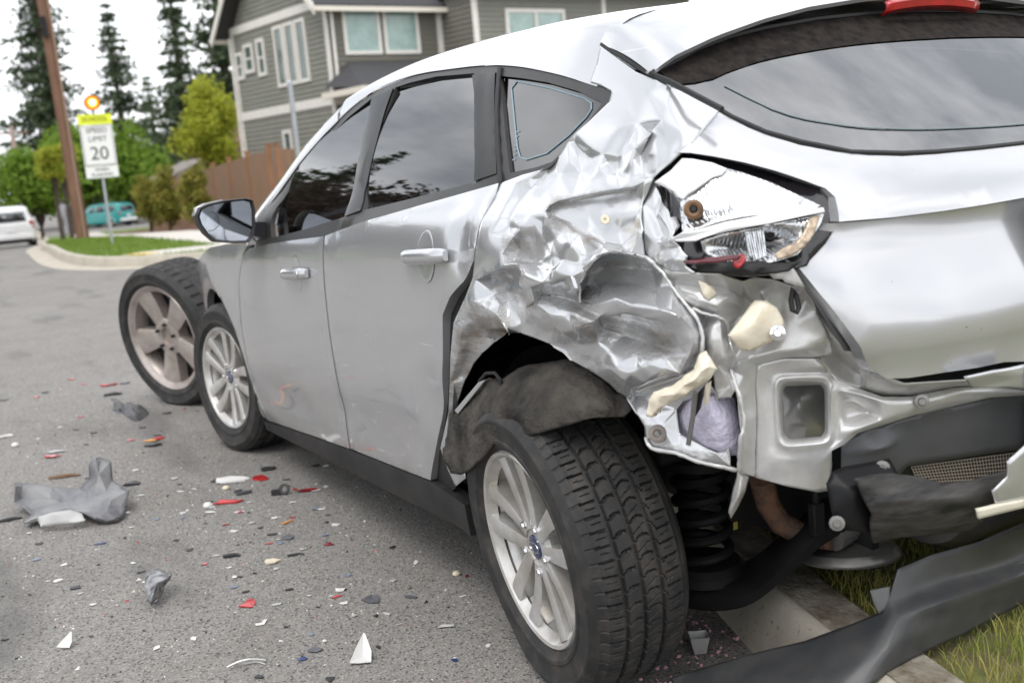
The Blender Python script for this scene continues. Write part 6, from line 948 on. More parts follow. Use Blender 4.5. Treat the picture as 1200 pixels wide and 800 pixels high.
b = MB(); b.tube([(.03, 0, 0), (.03, 0, 2.6)], .03, 8); b.build('post', GALV, ys); b = MB(); b.box((0, 0, 0), (.012, .62, .62), tf((0, 0, 2.35)) @ Matrix.Rotation(R(45), 4, 'X')); b.build('plate', mat('yellow_sign', (.75, .50, .02), .4), ys)

# ---- parked vehicles
WCAR = mat('white_car_paint', (.74, .74, .75), .28, coat=.8); TEAL = mat('teal_car_paint', (.02, .26, .25), .3, coat=.8); CARG = mat('vehicle_glass', (.02, .024, .03), .05, spec=.9)
def simple_wheel(parent, x, y, r, side):
    b = MB(); b.lathe([(r*.58, .0), (r*.75, .02), (r*.93, .015), (r, -.03), (r, -.17), (r*.9, -.2), (r*.6, -.2)], 28, tf((x, y, r)) @ (Matrix.Rotation(0 if side > 0 else math.pi, 4, 'Z'))); w_ = b.build('wheel', RUBBER, parent)
    b = MB(); b.lathe([(0, -.02), (r*.18, -.015), (r*.2, -.03), (r*.5, -.05), (r*.58, -.0), (r*.6, -.08)], 28, tf((x, y, r)) @ (Matrix.Rotation(0 if side > 0 else math.pi, 4, 'Z'))); b.build('rim', ALLOY, w_)
def suv(name, loc, rz, paint, label, arch=None, low=None):
    """boxy estate; local +X forward, origin at the ground under the middle"""
    e = empty(name, loc, rz); tag(e, label, 'car')
    # sections along x: (x, half width low, half width belt, z low, z belt, half width roof, z roof)
    S = [(-2.30, .80, .80, .55, .98, .62, 1.02), (-2.24, .90, .88, .38, 1.05, .66, 1.10), (-2.15, .93, .90, .32, 1.10, .68, 1.58), (-1.9, .94, .91, .30, 1.12, .70, 1.70), (-.8, .95, .92, .28, 1.10, .72, 1.76), (.35, .95, .92, .28, 1.08, .71, 1.74), (.75, .95, .92, .28, 1.07, .69, 1.64), (1.25, .95, .91, .28, 1.06, .70, 1.10), (1.95, .93, .88, .30, 1.00, .66, 1.05), (2.25, .86, .80, .36, .86, .6, .92), (2.34, .74, .7, .5, .74, .5, .8)]
    rows = []
    for x, wl, wb, zl, zb_, wr, zr in S:
        half = [(wl*.9, zl), (wl, zl+.12), (wb+.015, zb_-.16), (wb, zb_), (wr+.03, zr-.07), (wr-.08, zr)]
        rows.append([(x, y, z) for y, z in half]+[(x, -y, z) for y, z in reversed(half)])
    b = MB(); b.loft(rows, closed=True, caps=True); b.build('body', paint, e, angle=32)
    def side_glass(x0, x1, nm='side_window'):
        for s in (1, -1):
            b = MB(); P = []
            for x, t in ((x0, .1), (x1, .1), (x1-.06, .86), (x0+.05, .86)):
                i = max(k for k in range(len(S)-1) if S[k][0] <= x); q = (x-S[i][0])/(S[i+1][0]-S[i][0]); A, B_ = S[i], S[i+1]
                wb, zb_, wr, zr = (A[k]+(B_[k]-A[k])*q for k in (2, 4, 5, 6)); P.append((x, s*(wb+(wr+.03-wb)*t+.006), zb_+(zr-.07-zb_)*t))
            b.add(P, [(0, 1, 2, 3)]); b.build(nm, CARG, e, solid=.006)
    side_glass(-1.85, -1.0); side_glass(-.9, -.05); side_glass(.05, .62)
    b = MB(); b.add([(-2.262, -.62, 1.14), (-2.262, .62, 1.14), (-2.185, .56, 1.50), (-2.185, -.56, 1.50)], [(0, 1, 2, 3)]); b.build('rear_window', CARG, e, solid=.01)
    b = MB(); b.add([(1.22, -.6, 1.14), (1.22, .6, 1.14), (.82, .56, 1.58), (.82, -.56, 1.58)], [(0, 1, 2, 3)]); b.build('windscreen', CARG, e, solid=.008)
    for s in (1, -1):
        b = MB(); b.box((-2.235, s*.80, .98), (.10, .17, .30)); b.build('tail_light', RED, e, bevel=.02)
        b = MB(); b.box((2.26, s*.62, .72), (.12, .28, .16)); b.build('headlight', CHROME, e, bevel=.02)
        b = MB(); b.tube([(-1.6, s*.60, 1.79), (0, s*.62, 1.82), (.4, s*.62, 1.80)], .022, 6); b.build('roof_rail', TRIM, e)
        b = MB(); b.box((.78, s*1.04, 1.12), (.12, .2, .14)); b.build('side_mirror', paint, e, bevel=.03)
        for x in (-1.42, 1.45):
            b = MB(); b.lathe([(.395, .0), (.40, .03), (.36, .035), (.35, .0)], 20, tf((x, s*.915, .36)) @ Matrix.Rotation(0 if s > 0 else math.pi, 4, 'Z'), a0=-.15, a1=math.pi+.15); b.build('wheel_arch', arch or BLACK, e)
            simple_wheel(e, x, s*.925, .35, s)
    b = MB(); b.box((-2.30, 0, .52), (.14, 1.66, .20)); b.build('rear_bumper', low or paint, e, bevel=.03)
    b = MB(); b.box((-2.33, 0, .80), (.02, .36, .16)); b.build('number_plate', WHITE_S, e)
    b = MB(); b.box((-2.20, 0, .34), (.10, 1.5, .16)); b.build('lower_bumper', BLACK, e)
    return e
suv('parked_car', (49.6, -1.55, G(49.6)), R(-2), WCAR, 'white estate car parked down the street with red tail lights')
suv('parked_car', (84, -10.4, G(84)), R(38), TEAL, 'teal off-road car with pale wheel arches parked beyond the sign', WHITE_S, WHITE_S)
# two walkers far down the pavement
def walker(loc, rz, top, trousers, label):
    e = empty('person', loc, rz); tag(e, label, 'person', 'people walking on the far pavement')
    me = bpy.data.meshes.new('body'); J = [(0, 0, .95), (0, 0, 1.2), (0, 0, 1.42), (0, 0, 1.52), (.02, 0, 1.64), (0, .10, .90), (.10, .11, .50), (.02, .11, .08), (.14, .11, .04), (0, -.10, .90), (-.08, -.11, .50), (-.22, -.11, .12), (-.12, -.11, .05), (0, .19, 1.40), (-.05, .24, 1.12), (.08, .24, .90), (0, -.19, 1.40), (.04, -.24, 1.12), (.16, -.23, .92)]
    E = [(0, 1), (1, 2), (2, 3), (3, 4), (0, 5), (5, 6), (6, 7), (7, 8), (0, 9), (9, 10), (10, 11), (11, 12), (2, 13), (13, 14), (14, 15), (2, 16), (16, 17), (17, 18)]
    rad = [.14, .14, .15, .06, .10, .10, .07, .05, .04, .10, .07, .05, .04, .07, .05, .035, .07, .05, .035]
    me.from_pydata(J, E, []); o = link('body', me, top, e); s = o.modifiers.new('skin', 'SKIN'); o.modifiers.new('sub', 'SUBSURF').levels = 1
    for i, v in enumerate(me.skin_vertices[0].data): v.radius = (rad[i], rad[i]); v.use_root = (i == 0)
    b = MB(); b.lathe([(.0, .13), (.07, .11), (.105, .04), (.10, -.04), (.0, -.06)], 14, tf((.0, 0, 1.66)) @ Matrix.Rotation(R(90), 4, 'X')); b.build('hair', BARK, e)
    return e
walker((56, -5.0, G(56)+.16), R(20), mat('dark_jacket', (.05, .055, .07), .8), None, 'person in dark jacket walking behind the utility pole')
walker((55, -4.4, G(55)+.16), R(-30), mat('grey_hoodie', (.32, .32, .36), .8), None, 'person in pale grey top walking beside the thin street tree')
# ================================================================== THE WRECKED HATCHBACK (car space = world: X forward, Y to its left side, Z up)
def sm(x, xs, ys):
    k = len(xs)
    if x <= xs[0]: return ys[0]+(x-xs[0])*(ys[1]-ys[0])/(xs[1]-xs[0])
    if x >= xs[-1]: return ys[-1]+(x-xs[-1])*(ys[-1]-ys[-2])/(xs[-1]-xs[-2])
    i = 0
    while xs[i+1] < x: i += 1
    h = xs[i+1]-xs[i]; t = (x-xs[i])/h; d = (ys[i+1]-ys[i])/h
    m0 = d if i == 0 else ((ys[i]-ys[i-1])/(xs[i]-xs[i-1])+d)/2
    m1 = d if i == k-2 else ((ys[i+2]-ys[i+1])/(xs[i+2]-xs[i+1])+d)/2
    return (2*t**3-3*t*t+1)*ys[i]+(t**3-2*t*t+t)*h*m0+(-2*t**3+3*t*t)*ys[i+1]+(t**3-t*t)*h*m1
def SY(x, z):
    """half width of the body side"""
    return sm(x, (-.9, -.6, -.3, .2, 1.2, 2.2, 2.7, 3.1, 3.4, 3.6), (.80, .862, .893, .905, .908, .905, .895, .84, .72, .55)) + \
        sm(z, (.1, .2, .35, .55, .75, .9, .97, 1.02, 1.06, 1.2, 1.38, 1.45), (-.09, -.06, -.028, -.008, 0, -.004, -.012, -.03, -.062, -.135, -.237, -.29))
def SX(y, z):
    """rear face"""
    return sm(z, (.2, .45, .6, .75, .9, 1.0, 1.06, 1.12, 1.40), (-.70, -.78, -.80, -.795, -.775, -.745, -.70, -.64, -.27)) + .13*(abs(y)/.75)**2.6
DENTS = []
def fside(x, z, off):
    y = SY(x, z)-off
    for dx, dz, r, rz_, dp in DENTS:
        q = ((x-dx)/r)**2+((z-dz)/rz_)**2
        if q < 6: y -= dp*math.exp(-q)
    return (x, y, z)
def fright(x, z, off): return (x, -(SY(x, z)-off), z)
def frear(y, z, off): return (SX(y, z)+off, y, z)
def bulged(f):
    """door glass: its own smooth barrel curve just inside the frame"""
    def g(a, b, off):
        y = SY(a, 1.2)+.081-.553*(b-1.05)+.7*(b-1.05)*(1.37-b)-.016-off; return (a, y if f is fside else -y, b)
    return g
def shifted(f, d): return lambda a, b, off: f(a, b, off+d)
car = empty('wrecked_hatchback', (0, 0, 0)); tag(car, 'silver white hatchback with its left rear corner crushed, straddling the kerb', 'car')
OUT = {
'rear_door':[(1.110,0.961),(0.838,1.002),(0.628,1.028),(0.455,1.051),(0.292,1.071),(0.132,1.091),(0.123,1.068),(0.126,1.025),(0.129,0.986),(0.133,0.955),(0.140,0.929),(0.198,0.881),(0.268,0.840),(0.317,0.796),(0.331,0.750),(0.347,0.689),(0.390,0.573),(0.466,0.453),(0.552,0.335),(0.749,0.321),(0.951,0.308),(1.179,0.293),(1.165,0.340),(1.145,0.510),(1.139,0.643),(1.133,0.774),(1.126,0.901)],
'front_door':[(1.968,0.893),(1.687,0.920),(1.443,0.938),(1.124,0.959),(1.138,0.901),(1.145,0.772),(1.151,0.641),(1.157,0.507),(1.178,0.336),(1.192,0.290),(1.541,0.261),(1.927,0.226),(2.240,0.196),(2.250,0.229),(2.262,0.305),(2.256,0.422),(2.225,0.600),(2.150,0.762),(2.048,0.865)],
'front_glass':[(1.662,0.940),(1.690,0.989),(1.690,1.040),(1.598,1.151),(1.445,1.244),(1.297,1.308),(1.158,1.350),(1.099,1.263),(1.050,1.166),(0.992,1.057),(0.967,1.017),(1.276,0.979)],
'rear_glass':[(0.863,1.033),(0.909,1.081),(0.946,1.197),(0.981,1.303),(0.992,1.367),(0.885,1.371),(0.712,1.370),(0.473,1.354),(0.413,1.301),(0.290,1.159),(0.246,1.096),(0.480,1.071),(0.671,1.052)],
'quarter_glass':[(0.320,1.333),(0.200,1.316),(0.071,1.295),(-0.069,1.265),(-0.178,1.233),(-0.156,1.205),(-0.128,1.179),(-0.099,1.152),(-0.064,1.128),(-0.003,1.119),(0.098,1.111),(0.156,1.172),(0.232,1.249)],
'black_frame':[(1.860,0.900),(1.868,0.985),(1.760,1.075),(1.625,1.178),(1.469,1.264),(1.311,1.332),(1.147,1.373),(0.908,1.389),(0.618,1.379),(0.382,1.363),(0.222,1.342),(0.089,1.318),(-0.051,1.290),(-0.144,1.268),(-0.206,1.250),(-0.207,1.233),(-0.163,1.200),(-0.129,1.178),(-0.111,1.162),(-0.091,1.137),(-0.067,1.120),(-0.042,1.112),(0.033,1.104),(0.121,1.091),(0.291,1.070),(0.452,1.049),(0.837,1.000),(1.133,0.959),(1.443,0.935),(1.795,0.905)],
'sill':[(2.290,0.181),(1.932,0.221),(1.545,0.257),(1.199,0.287),(0.953,0.305),(0.751,0.318),(0.554,0.332),(0.444,0.325),(0.353,0.316),(0.378,0.225),(0.451,0.233),(0.616,0.225),(1.036,0.205),(1.622,0.180),(2.31,0.140)],
'tailgate_upper':[(0.676,1.193),(0.666,1.178),(0.652,1.160),(0.630,1.143),(0.595,1.124),(0.548,1.108),(0.494,1.097),(0.434,1.090),(0.365,1.088),(0.268,1.089),(0.146,1.092),(0,1.088),(0,1.004),(0.241,1.001),(0.350,0.997),(0.434,0.995),(0.521,0.994),(0.573,0.995),(0.615,0.996),(0.603,1.023),(0.597,1.035),(0.602,1.050),(0.630,1.065),(0.668,1.086),(0.706,1.104),(0.744,1.118),(0.774,1.127),(0.789,1.129),(0.759,1.146),(0.723,1.167)],
'tailgate_lower':[(0.624,0.994),(0.574,0.992),(0.522,0.991),(0.435,0.992),(0.352,0.994),(0.242,0.999),(0,1.000),(0,0.700),(0.200,0.705),(0.307,0.719),(0.372,0.718),(0.442,0.720),(0.508,0.720),(0.547,0.724),(0.575,0.744),(0.594,0.770),(0.621,0.816),(0.658,0.880),(0.687,0.938),(0.680,0.946),(0.651,0.970)],
'rear_pane':[(0.722,1.274),(0.672,1.291),(0.604,1.315),(0.516,1.337),(0.429,1.351),(0.292,1.366),(0.148,1.374),(0,1.377)],
'rear_pane_low':[(0,1.090),(0.138,1.092),(0.263,1.091),(0.361,1.092),(0.430,1.095),(0.519,1.105),(0.590,1.130),(0.631,1.151),(0.662,1.182),(0.671,1.198),(0.690,1.226),(0.707,1.250)],
}
def mirror2(P):
    n = len(P); i = [k for k in range(n) if P[k][0] == 0 and P[(k+1) % n][0] == 0][0]; P = P[i+1:]+P[:i+1]
    return P+[(-a, b) for a, b in reversed(P) if a > 1e-6]
def inset(P, d):
    c = Vector((sum(p[0] for p in P)/len(P), sum(p[1] for p in P)/len(P))); out = []
    n = len(P)
    for i in range(n):
        a = Vector(P[i-1]); p = Vector(P[i]); b_ = Vector(P[(i+1) % n]); t = (b_-a).normalized(); nn = Vector((-t.y, t.x))
        if nn.dot(c-p) < 0: nn = -nn
        out.append(tuple(p+nn*d))
    return out
# ---- doors (left side dented, right side plain)
DENTS += [(.22, .985, .05, .045, .010), (.20, .93, .035, .05, .012), (.27, .96, .03, .06, -.006), (.30, .70, .07, .10, .008), (.42, .55, .08, .10, .014), (.62, .88, .25, .10, .004), (.95, .42, .5, .06, .010), (1.75, .36, .4, .06, .010)]
rd = panel('rear_door', OUT['rear_door'], fside, PAINT, car, grid=.03, lip=.03, out=(0, 1, 0))
fd = panel('front_door', OUT['front_door'], fside, PAINT, car, grid=.035, lip=.03, out=(0, 1, 0))
DENTS.clear()
rd2 = panel('rear_door', OUT['rear_door'], fright, PAINT, car, grid=.08, lip=.03, out=(0, -1, 0))
fd2 = panel('front_door', OUT['front_door'], fright, PAINT, car, grid=.08, lip=.03, out=(0, -1, 0))
# ---- window surrounds and glass on both sides
B_PIL = [(1.135, 1.352), (1.100, 1.263), (1.051, 1.166), (.993, 1.057), (.966, 1.018), (.866, 1.034), (.911, 1.081), (.948, 1.197), (.983, 1.303), (.994, 1.364)]
C_PIL = [(.468, 1.350), (.410, 1.301), (.288, 1.159), (.246, 1.098), (.150, 1.112), (.187, 1.160), (.265, 1.250), (.340, 1.342)]
C_GAP = [(.338, 1.356), (.262, 1.250), (.184, 1.160), (.128, 1.093), (.112, 1.095), (.170, 1.162), (.248, 1.250), (.322, 1.354)]
for f, outv in ((fside, (0, 1, 0)), (fright, (0, -1, 0))):
    fr_ = panel('window_frame', OUT['black_frame'], f, TRIM, car, grid=.04, lip=.02, rnd=.004, holes=(OUT['front_glass'], OUT['rear_glass'], OUT['quarter_glass']), out=outv)
    panel('pillar_cover', B_PIL, shifted(f, -.004), GLOSSB, car, grid=.04, lip=.006, rnd=.002, out=outv)
    panel('pillar_cover', C_PIL, shifted(f, -.004), GLOSSB, car, grid=.04, lip=.006, rnd=.002, out=outv)
    panel('window_seal_or_gap', C_GAP, shifted(f, -.0055), BLACK, car, grid=.03, lip=.006, rnd=.002, out=outv)  # black strip drawn for the dark gap between door and quarter window
    for nm in ('front_glass', 'rear_glass', 'quarter_glass'):
        g = panel('window_glass', inset(OUT[nm], -.026 if nm != 'quarter_glass' else -.010), bulged(f) if nm != 'quarter_glass' else shifted(f, .012), GLASS, car, grid=.03, lip=0, rnd=0, out=outv)
        if f is fside and nm == 'quarter_glass':
            b = MB(); P = [Vector(p) for p in QLINE]
            b.tube([fside(p.x, p.y, .0105) for p in densify(P, .02)], .0017, 6, closed=True); b.build('edge_reflection_line', mat('pale_blue_reflection', (.22, .31, .36), .4), g)  # pale tube paints the glass edge reflection into the quarter window
            b = MB(); 
            for k in range(7): b.box(fside(.112+.004*k, 1.138+.010*k, .0105), (.012-.002*(k % 3), .0008, .0035))
            b.build('etched_mark', mat('etched_pale', (.30, .38, .43), .5), g)
# ---- front wing, arch, sill
def arc(cx, cz, r, a0, a1, n=14): return [(cx+r*math.cos(R(a0+(a1-a0)*i/n)), cz+r*math.sin(R(a0+(a1-a0)*i/n))) for i in range(n+1)]
wing = [(2.057, .868), (2.158, .764), (2.232, .602), (2.262, .425), (2.268, .305), (2.262, .20)]+arc(2.648, .33, .372, 200, -18, 18)+[(3.20, .25), (3.42, .45), (3.43, .62), (3.30, .72), (3.0, .80), (2.6, .875), (2.3, .90), (1.98, .905)]
for f, outv in ((fside, (0, 1, 0)), (fright, (0, -1, 0))):
    panel('front_wing', wing, f, PAINT, car, grid=.05, lip=.035, rnd=.004, out=outv)
    panel('sill', OUT['sill'], shifted(f, -.006), PLASTIC, car, grid=.05, lip=.05, rnd=.006, out=outv)
# undamaged right rear quarter
rq = [(.132, 1.091), (.123, 1.068), (.126, 1.025), (.140, .929), (.268, .84), (.331, .75), (.39, .573), (.37, .40), (.34, .32)]+arc(0, .33, .36, 5, 178, 16)+[(-.40, .28), (-.66, .30), (-.66, .90), (-.50, 1.08), (-.45, 1.20), (-.32, 1.28), (-.205, 1.25), (-.16, 1.20), (-.09, 1.137), (-.04, 1.11)]
panel('rear_quarter', rq, fright, PAINT, car, grid=.05, lip=.03, out=(0, -1, 0))
# ---- roof with cantrails
TRX = (-.09, .0, .089, .222, .382, .618, .908, 1.147, 1.311, 1.469); TRZ = (1.279, 1.300, 1.318, 1.342, 1.363, 1.379, 1.389, 1.373, 1.332, 1.264)
def z0(x): return sm(x, (-.35, -.1, .2, .6, 1.0, 1.3, 1.5), (1.418, 1.446, 1.469, 1.480, 1.472, 1.440, 1.40))
def roof_section(x, zlow, n1=5, n2=12):
    zc = z0(x); zk = max(zlow+.012, zc-.062); pts = [(SY(x, zlow+(zk-zlow)*i/n1), zlow+(zk-zlow)*i/n1) for i in range(n1)]
    yk = SY(x, zk); P0 = (yk, zk); P1 = (yk-.57*.034, zk+.036); P2 = (.47, zc-.004); P3 = (0, zc)
    for i in range(n2+1):
        t = i/n2; s = 1-t
        pts.append(tuple(s**3*P0[k]+3*s*s*t*P1[k]+3*s*t*t*P2[k]+t**3*P3[k] for k in (0, 1)))
    return pts
rows = []
xs = [-.14+i*(1.40+.14)/31 for i in range(32)]
for x in xs:
    h = roof_section(x, sm(x, TRX, TRZ)+.001); h = [(y-.0018, z-.001) if x < -.085 else (y, z) for y, z in h]; rows.append([(x, y, z) for y, z in h]+[(x, -y, z) for y, z in reversed(h[:-1])])
b = MB(); b.loft(rows); b.build('roof', PAINT, car, angle=50, flip=False)
# A pillars: body-colour strip from cantrail to wing
AP = [(1.38, 1.302), (1.469, 1.264), (1.55, 1.222), (1.625, 1.178), (1.76, 1.075), (1.868, .985), (1.97, .905)]
for s in (1, -1):
    rows = []
    for i, (x, z) in enumerate(AP):
        y = SY(x, z); k = i/(len(AP)-1); rows.append([(x, s*(y+.001), z), (x+.015, s*(y-.006), z+.022), (x+.05+.02*k, s*(y-.035), z+.048), (x+.10+.03*k, s*(y-.10), z+.062), (x+.12, s*(y-.16), z+.058)])
    b = MB(); b.loft(rows); b.build('roof_pillar', PAINT, car, angle=60)
b = MB(); WS = [[(1.36, 1.412), (1.40, 1.405), (1.44, 1.385)], [(1.62, 1.30), (1.66, 1.29), (1.66, 1.25)], [(1.88, 1.16), (1.90, 1.15), (1.84, 1.11)], [(2.16, .99), (2.14, .98), (2.02, .95)]]
rows = []
for r_ in WS:
    c0, c1, c2 = r_; ye = SY(c2[0]-.12, c2[1]-.05)-.12
    rows.append([(c2[0], ye, c2[1]), (c1[0], ye*.6, c1[1]), (c0[0], 0, c0[1]), (c1[0], -ye*.6, c1[1]), (c2[0], -ye, c2[1])])
b.loft(rows); b.build('windscreen', GLASS, car, angle=80)
# bonnet, nose, lamps
rows = []
for x, zc, ze, ye in ((2.02, .985, .93, .84), (2.3, .965, .905, .84), (2.7, .93, .862, .82), (3.0, .885, .81, .77), (3.25, .82, .745, .68), (3.42, .74, .68, .60)):
    rows.append([(x-(.12 if x > 3.2 else 0)*abs(t)**3, ye*t, ze+(zc-ze)*(1-t*t)) for t in [i/6-1 for i in range(13)]])
b = MB(); b.loft(rows); b.build('bonnet', PAINT, car, angle=60)
rows = []
for z, xc, ye in ((.20, 3.40, .74), (.34, 3.52, .80), (.50, 3.55, .80), (.62, 3.50, .76), (.72, 3.42, .64)):
    rows.append([(xc-.55*abs(t)**3.2, ye*1.04*t, z) for t in [i/8-1 for i in range(17)]])
b = MB(); b.loft(rows); b.build('front_bumper', PAINT, car, angle=60)
b = MB(); rows = [[(x-.05*t*t+.012, .42*t, z) for t in (-1, -.5, 0, .5, 1)] for z, x in ((.36, 3.52), (.44, 3.545), (.52, 3.55))]; b.loft(rows); b.build('grille', BLACK, car, solid=.01)
for s in (1, -1):
    b = MB(); b.prism([(3.36, s*.50, .62), (3.12, s*.80, .66), (2.95, s*.83, .76), (3.30, s*.56, .72)], (.02, 0, .03)); b.build('headlight', CHROME, car, bevel=.01)
# ---- door handles
def handle(cx, cz, parent, s=1):
    yb = SY(cx, cz); f = (lambda p: (p[0], s*p[1], p[2]))
    b = MB(); rows = []
    for i in range(15):
        t = i/14*2-1; x = cx+.125*t; hz = .0185*(1-abs(t)**6*.35); o_ = .030*(1-abs(t)**4*.55); zc = cz-.055*(x-cx)
        rows.append([f((x, yb+.002+o_*a, zc+hz*c)) for a, c in ((.15, 1), (.8, 1), (1.08, .55), (1.12, 0), (1.05, -.6), (.7, -1), (.15, -.9))])
    b.loft(rows, closed=True, caps=True); b.build('door_handle', PAINT, parent, angle=60)
    b = MB(); rows = []
    for r_, d in ((.050, .0002), (.046, .0012), (.040, .0004), (.02, .0006), (.003, .0006)):
        rows.append([f((cx+.01+r_*1.0*math.cos(a), SY(cx, cz+r_*1.25*math.sin(a))+d, cz-.002+r_*1.25*math.sin(a))) for a in [k*2*math.pi/24 for k in range(24)]])
    b.loft(rows, closed=True); b.build('handle_recess', PAINT, parent, angle=60)
handle(.372, .931, rd); handle(1.385, .836, fd); handle(.372, .931, rd2, -1); handle(1.385, .836, fd2, -1)
b = MB(); b.lathe([(0, .003), (.010, .003), (.012, 0)], 14, tf((1.30, SY(1.3, .845)+.030, .842))); b.build('key_lock', CHROME, fd)
# ---- mirrors
def side_mirror(s):
    f = (lambda p: (p[0], s*p[1], p[2]))
    O_ = [(1.123, 1.036), (1.112, 1.060), (1.085, 1.070), (1.03, 1.077), (.96, 1.078), (.938, 1.070), (.934, 1.04), (.940, .985), (.950, .950), (.968, .934), (1.02, .938), (1.075, .948), (1.10, .975), (1.118, 1.008)]
    c = Vector((1.02, 1.005)); b = MB(); rows = []
    for x, k in ((1.70, 1.0), (1.695, 1.02), (1.71, 1.05), (1.77, 1.03), (1.83, .90), (1.87, .62), (1.885, .2)):
        rows.append([f((x, c.x+(p[0]-c.x)*k, c.y+(p[1]-c.y)*k)) for p in O_])
    rows.insert(0, [f((1.715, c.x+(p[0]-c.x)*.93, c.y+(p[1]-c.y)*.91)) for p in O_])
    b.loft(rows, closed=True, caps=True); o = b.build('side_mirror', PLASTIC if s else PAINT, car, angle=50)
    b = MB(); b.loft([[f((1.712, c.x+(p[0]-c.x)*k, c.y+(p[1]-c.y)*k)) for p in O_] for k in (.925, .5, .02)], closed=True)
    b.build('mirror_glass', mat('mirror_surface', (.42, .45, .50), .03, 1), o, angle=60)
    b = MB(); b.tube([f((1.714, 1.095, 1.045)), f((1.7115, 1.07, 1.045)), f((1.7115, 1.055, 1.03)), f((1.7115, 1.055, 1.0)), f((1.7115, 1.075, .985)), f((1.714, 1.11, .982))], .0012, 5); b.build('blind_spot_mirror', TRIM, o)
    b = MB(); b.loft([[f((1.74, .95, .955)), f((1.84, .95, .955)), f((1.82, .95, 1.0)), f((1.75, .95, 1.0))], [f((1.72, .885, .93)), f((1.86, .885, .915)), f((1.84, .87, .99)), f((1.73, .87, .99))]], closed=True, caps=True); b.build('mirror_arm', GLOSSB, o)
    rows = []
    for x, k in ((1.72, 1.056), (1.77, 1.036), (1.83, .905)):
        rows.append([f((x, c.x+(p[0]-c.x)*k*1.002, c.y+(p[1]-c.y)*k)) for p in O_[:4]])
    b = MB(); b.loft(rows); b.build('mirror_cap', PAINT, o, solid=.003)
side_mirror(1); side_mirror(-1)
# ---- tailgate
TG = []
def ftail(y, z, off):
    x = SX(y, z)+off
    for dy, dz, ry, rz_, dp in TG:
        q = ((y-dy)/ry)**2+((z-dz)/rz_)**2
        if q < 6: x += dp*math.exp(-q)
    # pressed bumper-step crease low on the gate and recess under the lip
    return (x, y, z)
TG += [(.57, 1.015, .03, .018, .010), (.60, 1.05, .035, .02, .008), (.50, 1.02, .05, .012, -.006), (.545, 1.035, .012, .025, -.007)]
tgu = panel('tailgate', mirror2(OUT['tailgate_upper']), ftail, PAINT, car, grid=.026, lip=.025, rnd=.004, out=(-1, 0, 0))
TG[:] = [(.40, .90, .10, .10, .008), (.46, .80, .04, .08, -.004)]
def flow(y, z, off):
    p = ftail(y, z, off); d = .030*max(0, min(1, (1.002-z)/.02))-.010*max(0, min(1, (.965-z)/.1)); k = .022*max(0, min(1, (.800-.02*abs(y)-z)/.045))
    return (p[0]+d+k, y, z)
tgl = panel('lower_panel', mirror2(OUT['tailgate_lower']), flow, PAINT, tgu, grid=.028, lip=.03, rnd=.004, out=(-1, 0, 0))
TG.clear()
rpo = OUT['rear_pane_low']+list(OUT['rear_pane']); full = rpo+[(-a, b_) for a, b_ in reversed(rpo) if a > 1e-6]
rg_ = panel('rear_window', inset(full, -.006), shifted(frear, .012), GLASS_R, tgu, grid=.045, lip=0, rnd=0, out=(-1, 0, 0))
seal_in = inset(full, .006)
b = MB(); P = densify([Vector(p) for p in inset(full, -.001)], .03); b.tube([frear(p.x, p.y, .006) for p in P], .0055, 6, closed=True); b.build('window_seal_or_gap', BLACK, tgu)
b = MB(); P = [Vector((y, sm(y, (0, .2, .4, .5, .58, .62), (1.125, 1.127, 1.138, 1.155, 1.19, 1.24)))) for y in [i*.02 for i in range(32)]]
P = [Vector((-p.x, p.y)) for p in reversed(P[1:])]+P; b.tube([frear(p.x, p.y, .010) for p in P], .0014, 6); b.build('rear_reflection_line', mat('pale_grey_line', (.16, .20, .21), .5), rg_)  # pale line painting an edge reflection across the lower rear glass
fr_out = []
for y in [i*.74/20 for i in range(21)]: fr_out.append((y, sm(y, (0, .148, .292, .429, .516, .604, .672, .722), (1.377, 1.374, 1.366, 1.351, 1.337, 1.315, 1.291, 1.274))))
band_ = [p for p in fr_out if p[0] < .71]; low = [(y, z-.055-.01*math.cos(y*3)) for y, z in reversed(band_)]
bp = band_+[(y, max(z, 1.25)) for y, z in low]
panel('frit_reflection_band', bp+[(-a, b_) for a, b_ in reversed(bp) if a > 1e-6], shifted(frear, .0085), mat('dusty_frit_dark_reflection', (.010, .009, .009), .8, spec=.08, color2=(.030, .025, .022), vscale=45), tgu, grid=.04, lip=0, rnd=0, out=(-1, 0, 0))  # dusty frit; its matt black also paints the spoiler's dark reflection
b = MB(); b.box((-.757, 0, .925), (.02, .50, .13)); b.build('number_plate', mat('plate_dark', (.02, .02, .022), .3), tgu, bevel=.004)
# ---- roof spoiler with high brake light
TE = [(-.315, .722, 1.274), (-.345, .694, 1.300), (-.344, .59, 1.334), (-.338, .466, 1.364), (-.334, .348, 1.385), (-.330, .188, 1.402), (-.326, .0, 1.410)]
front = [(x_, z_) for x_, z_ in roof_section(-.092, 1.352, 4, 12)]
def along(P, t):
    P = [Vector(p) for p in P]; L_ = [0]
    for i in range(len(P)-1): L_.append(L_[-1]+(P[i+1]-P[i]).length)
    d = t*L_[-1]
    for i in range(len(P)-1):
        if d <= L_[i+1]+1e-9: return P[i].lerp(P[i+1], (d-L_[i])/(L_[i+1]-L_[i]))
    return P[-1]
fl = [(-.092, y, z) for y, z in front]; rows = []
ts = [i/26 for i in range(27)]
for k in range(9):
    q = k/8; row = []
    for t in ts:
        a = along(fl, t); e = along(TE, t); p = a.lerp(e, q); p.z += .022*4*q*(1-q)*(1-.6*(1-t)**3); row.append(p)
    rows.append(row)
under1 = [along(TE, t)+Vector((.006, -.002 if t < .9 else 0, -.007)) for t in ts]; under2 = [Vector(frear(max(0, along(TE, t).y-.012), along(TE, t).z-.004, .004)) + Vector((.02, 0, .006)) for t in ts]
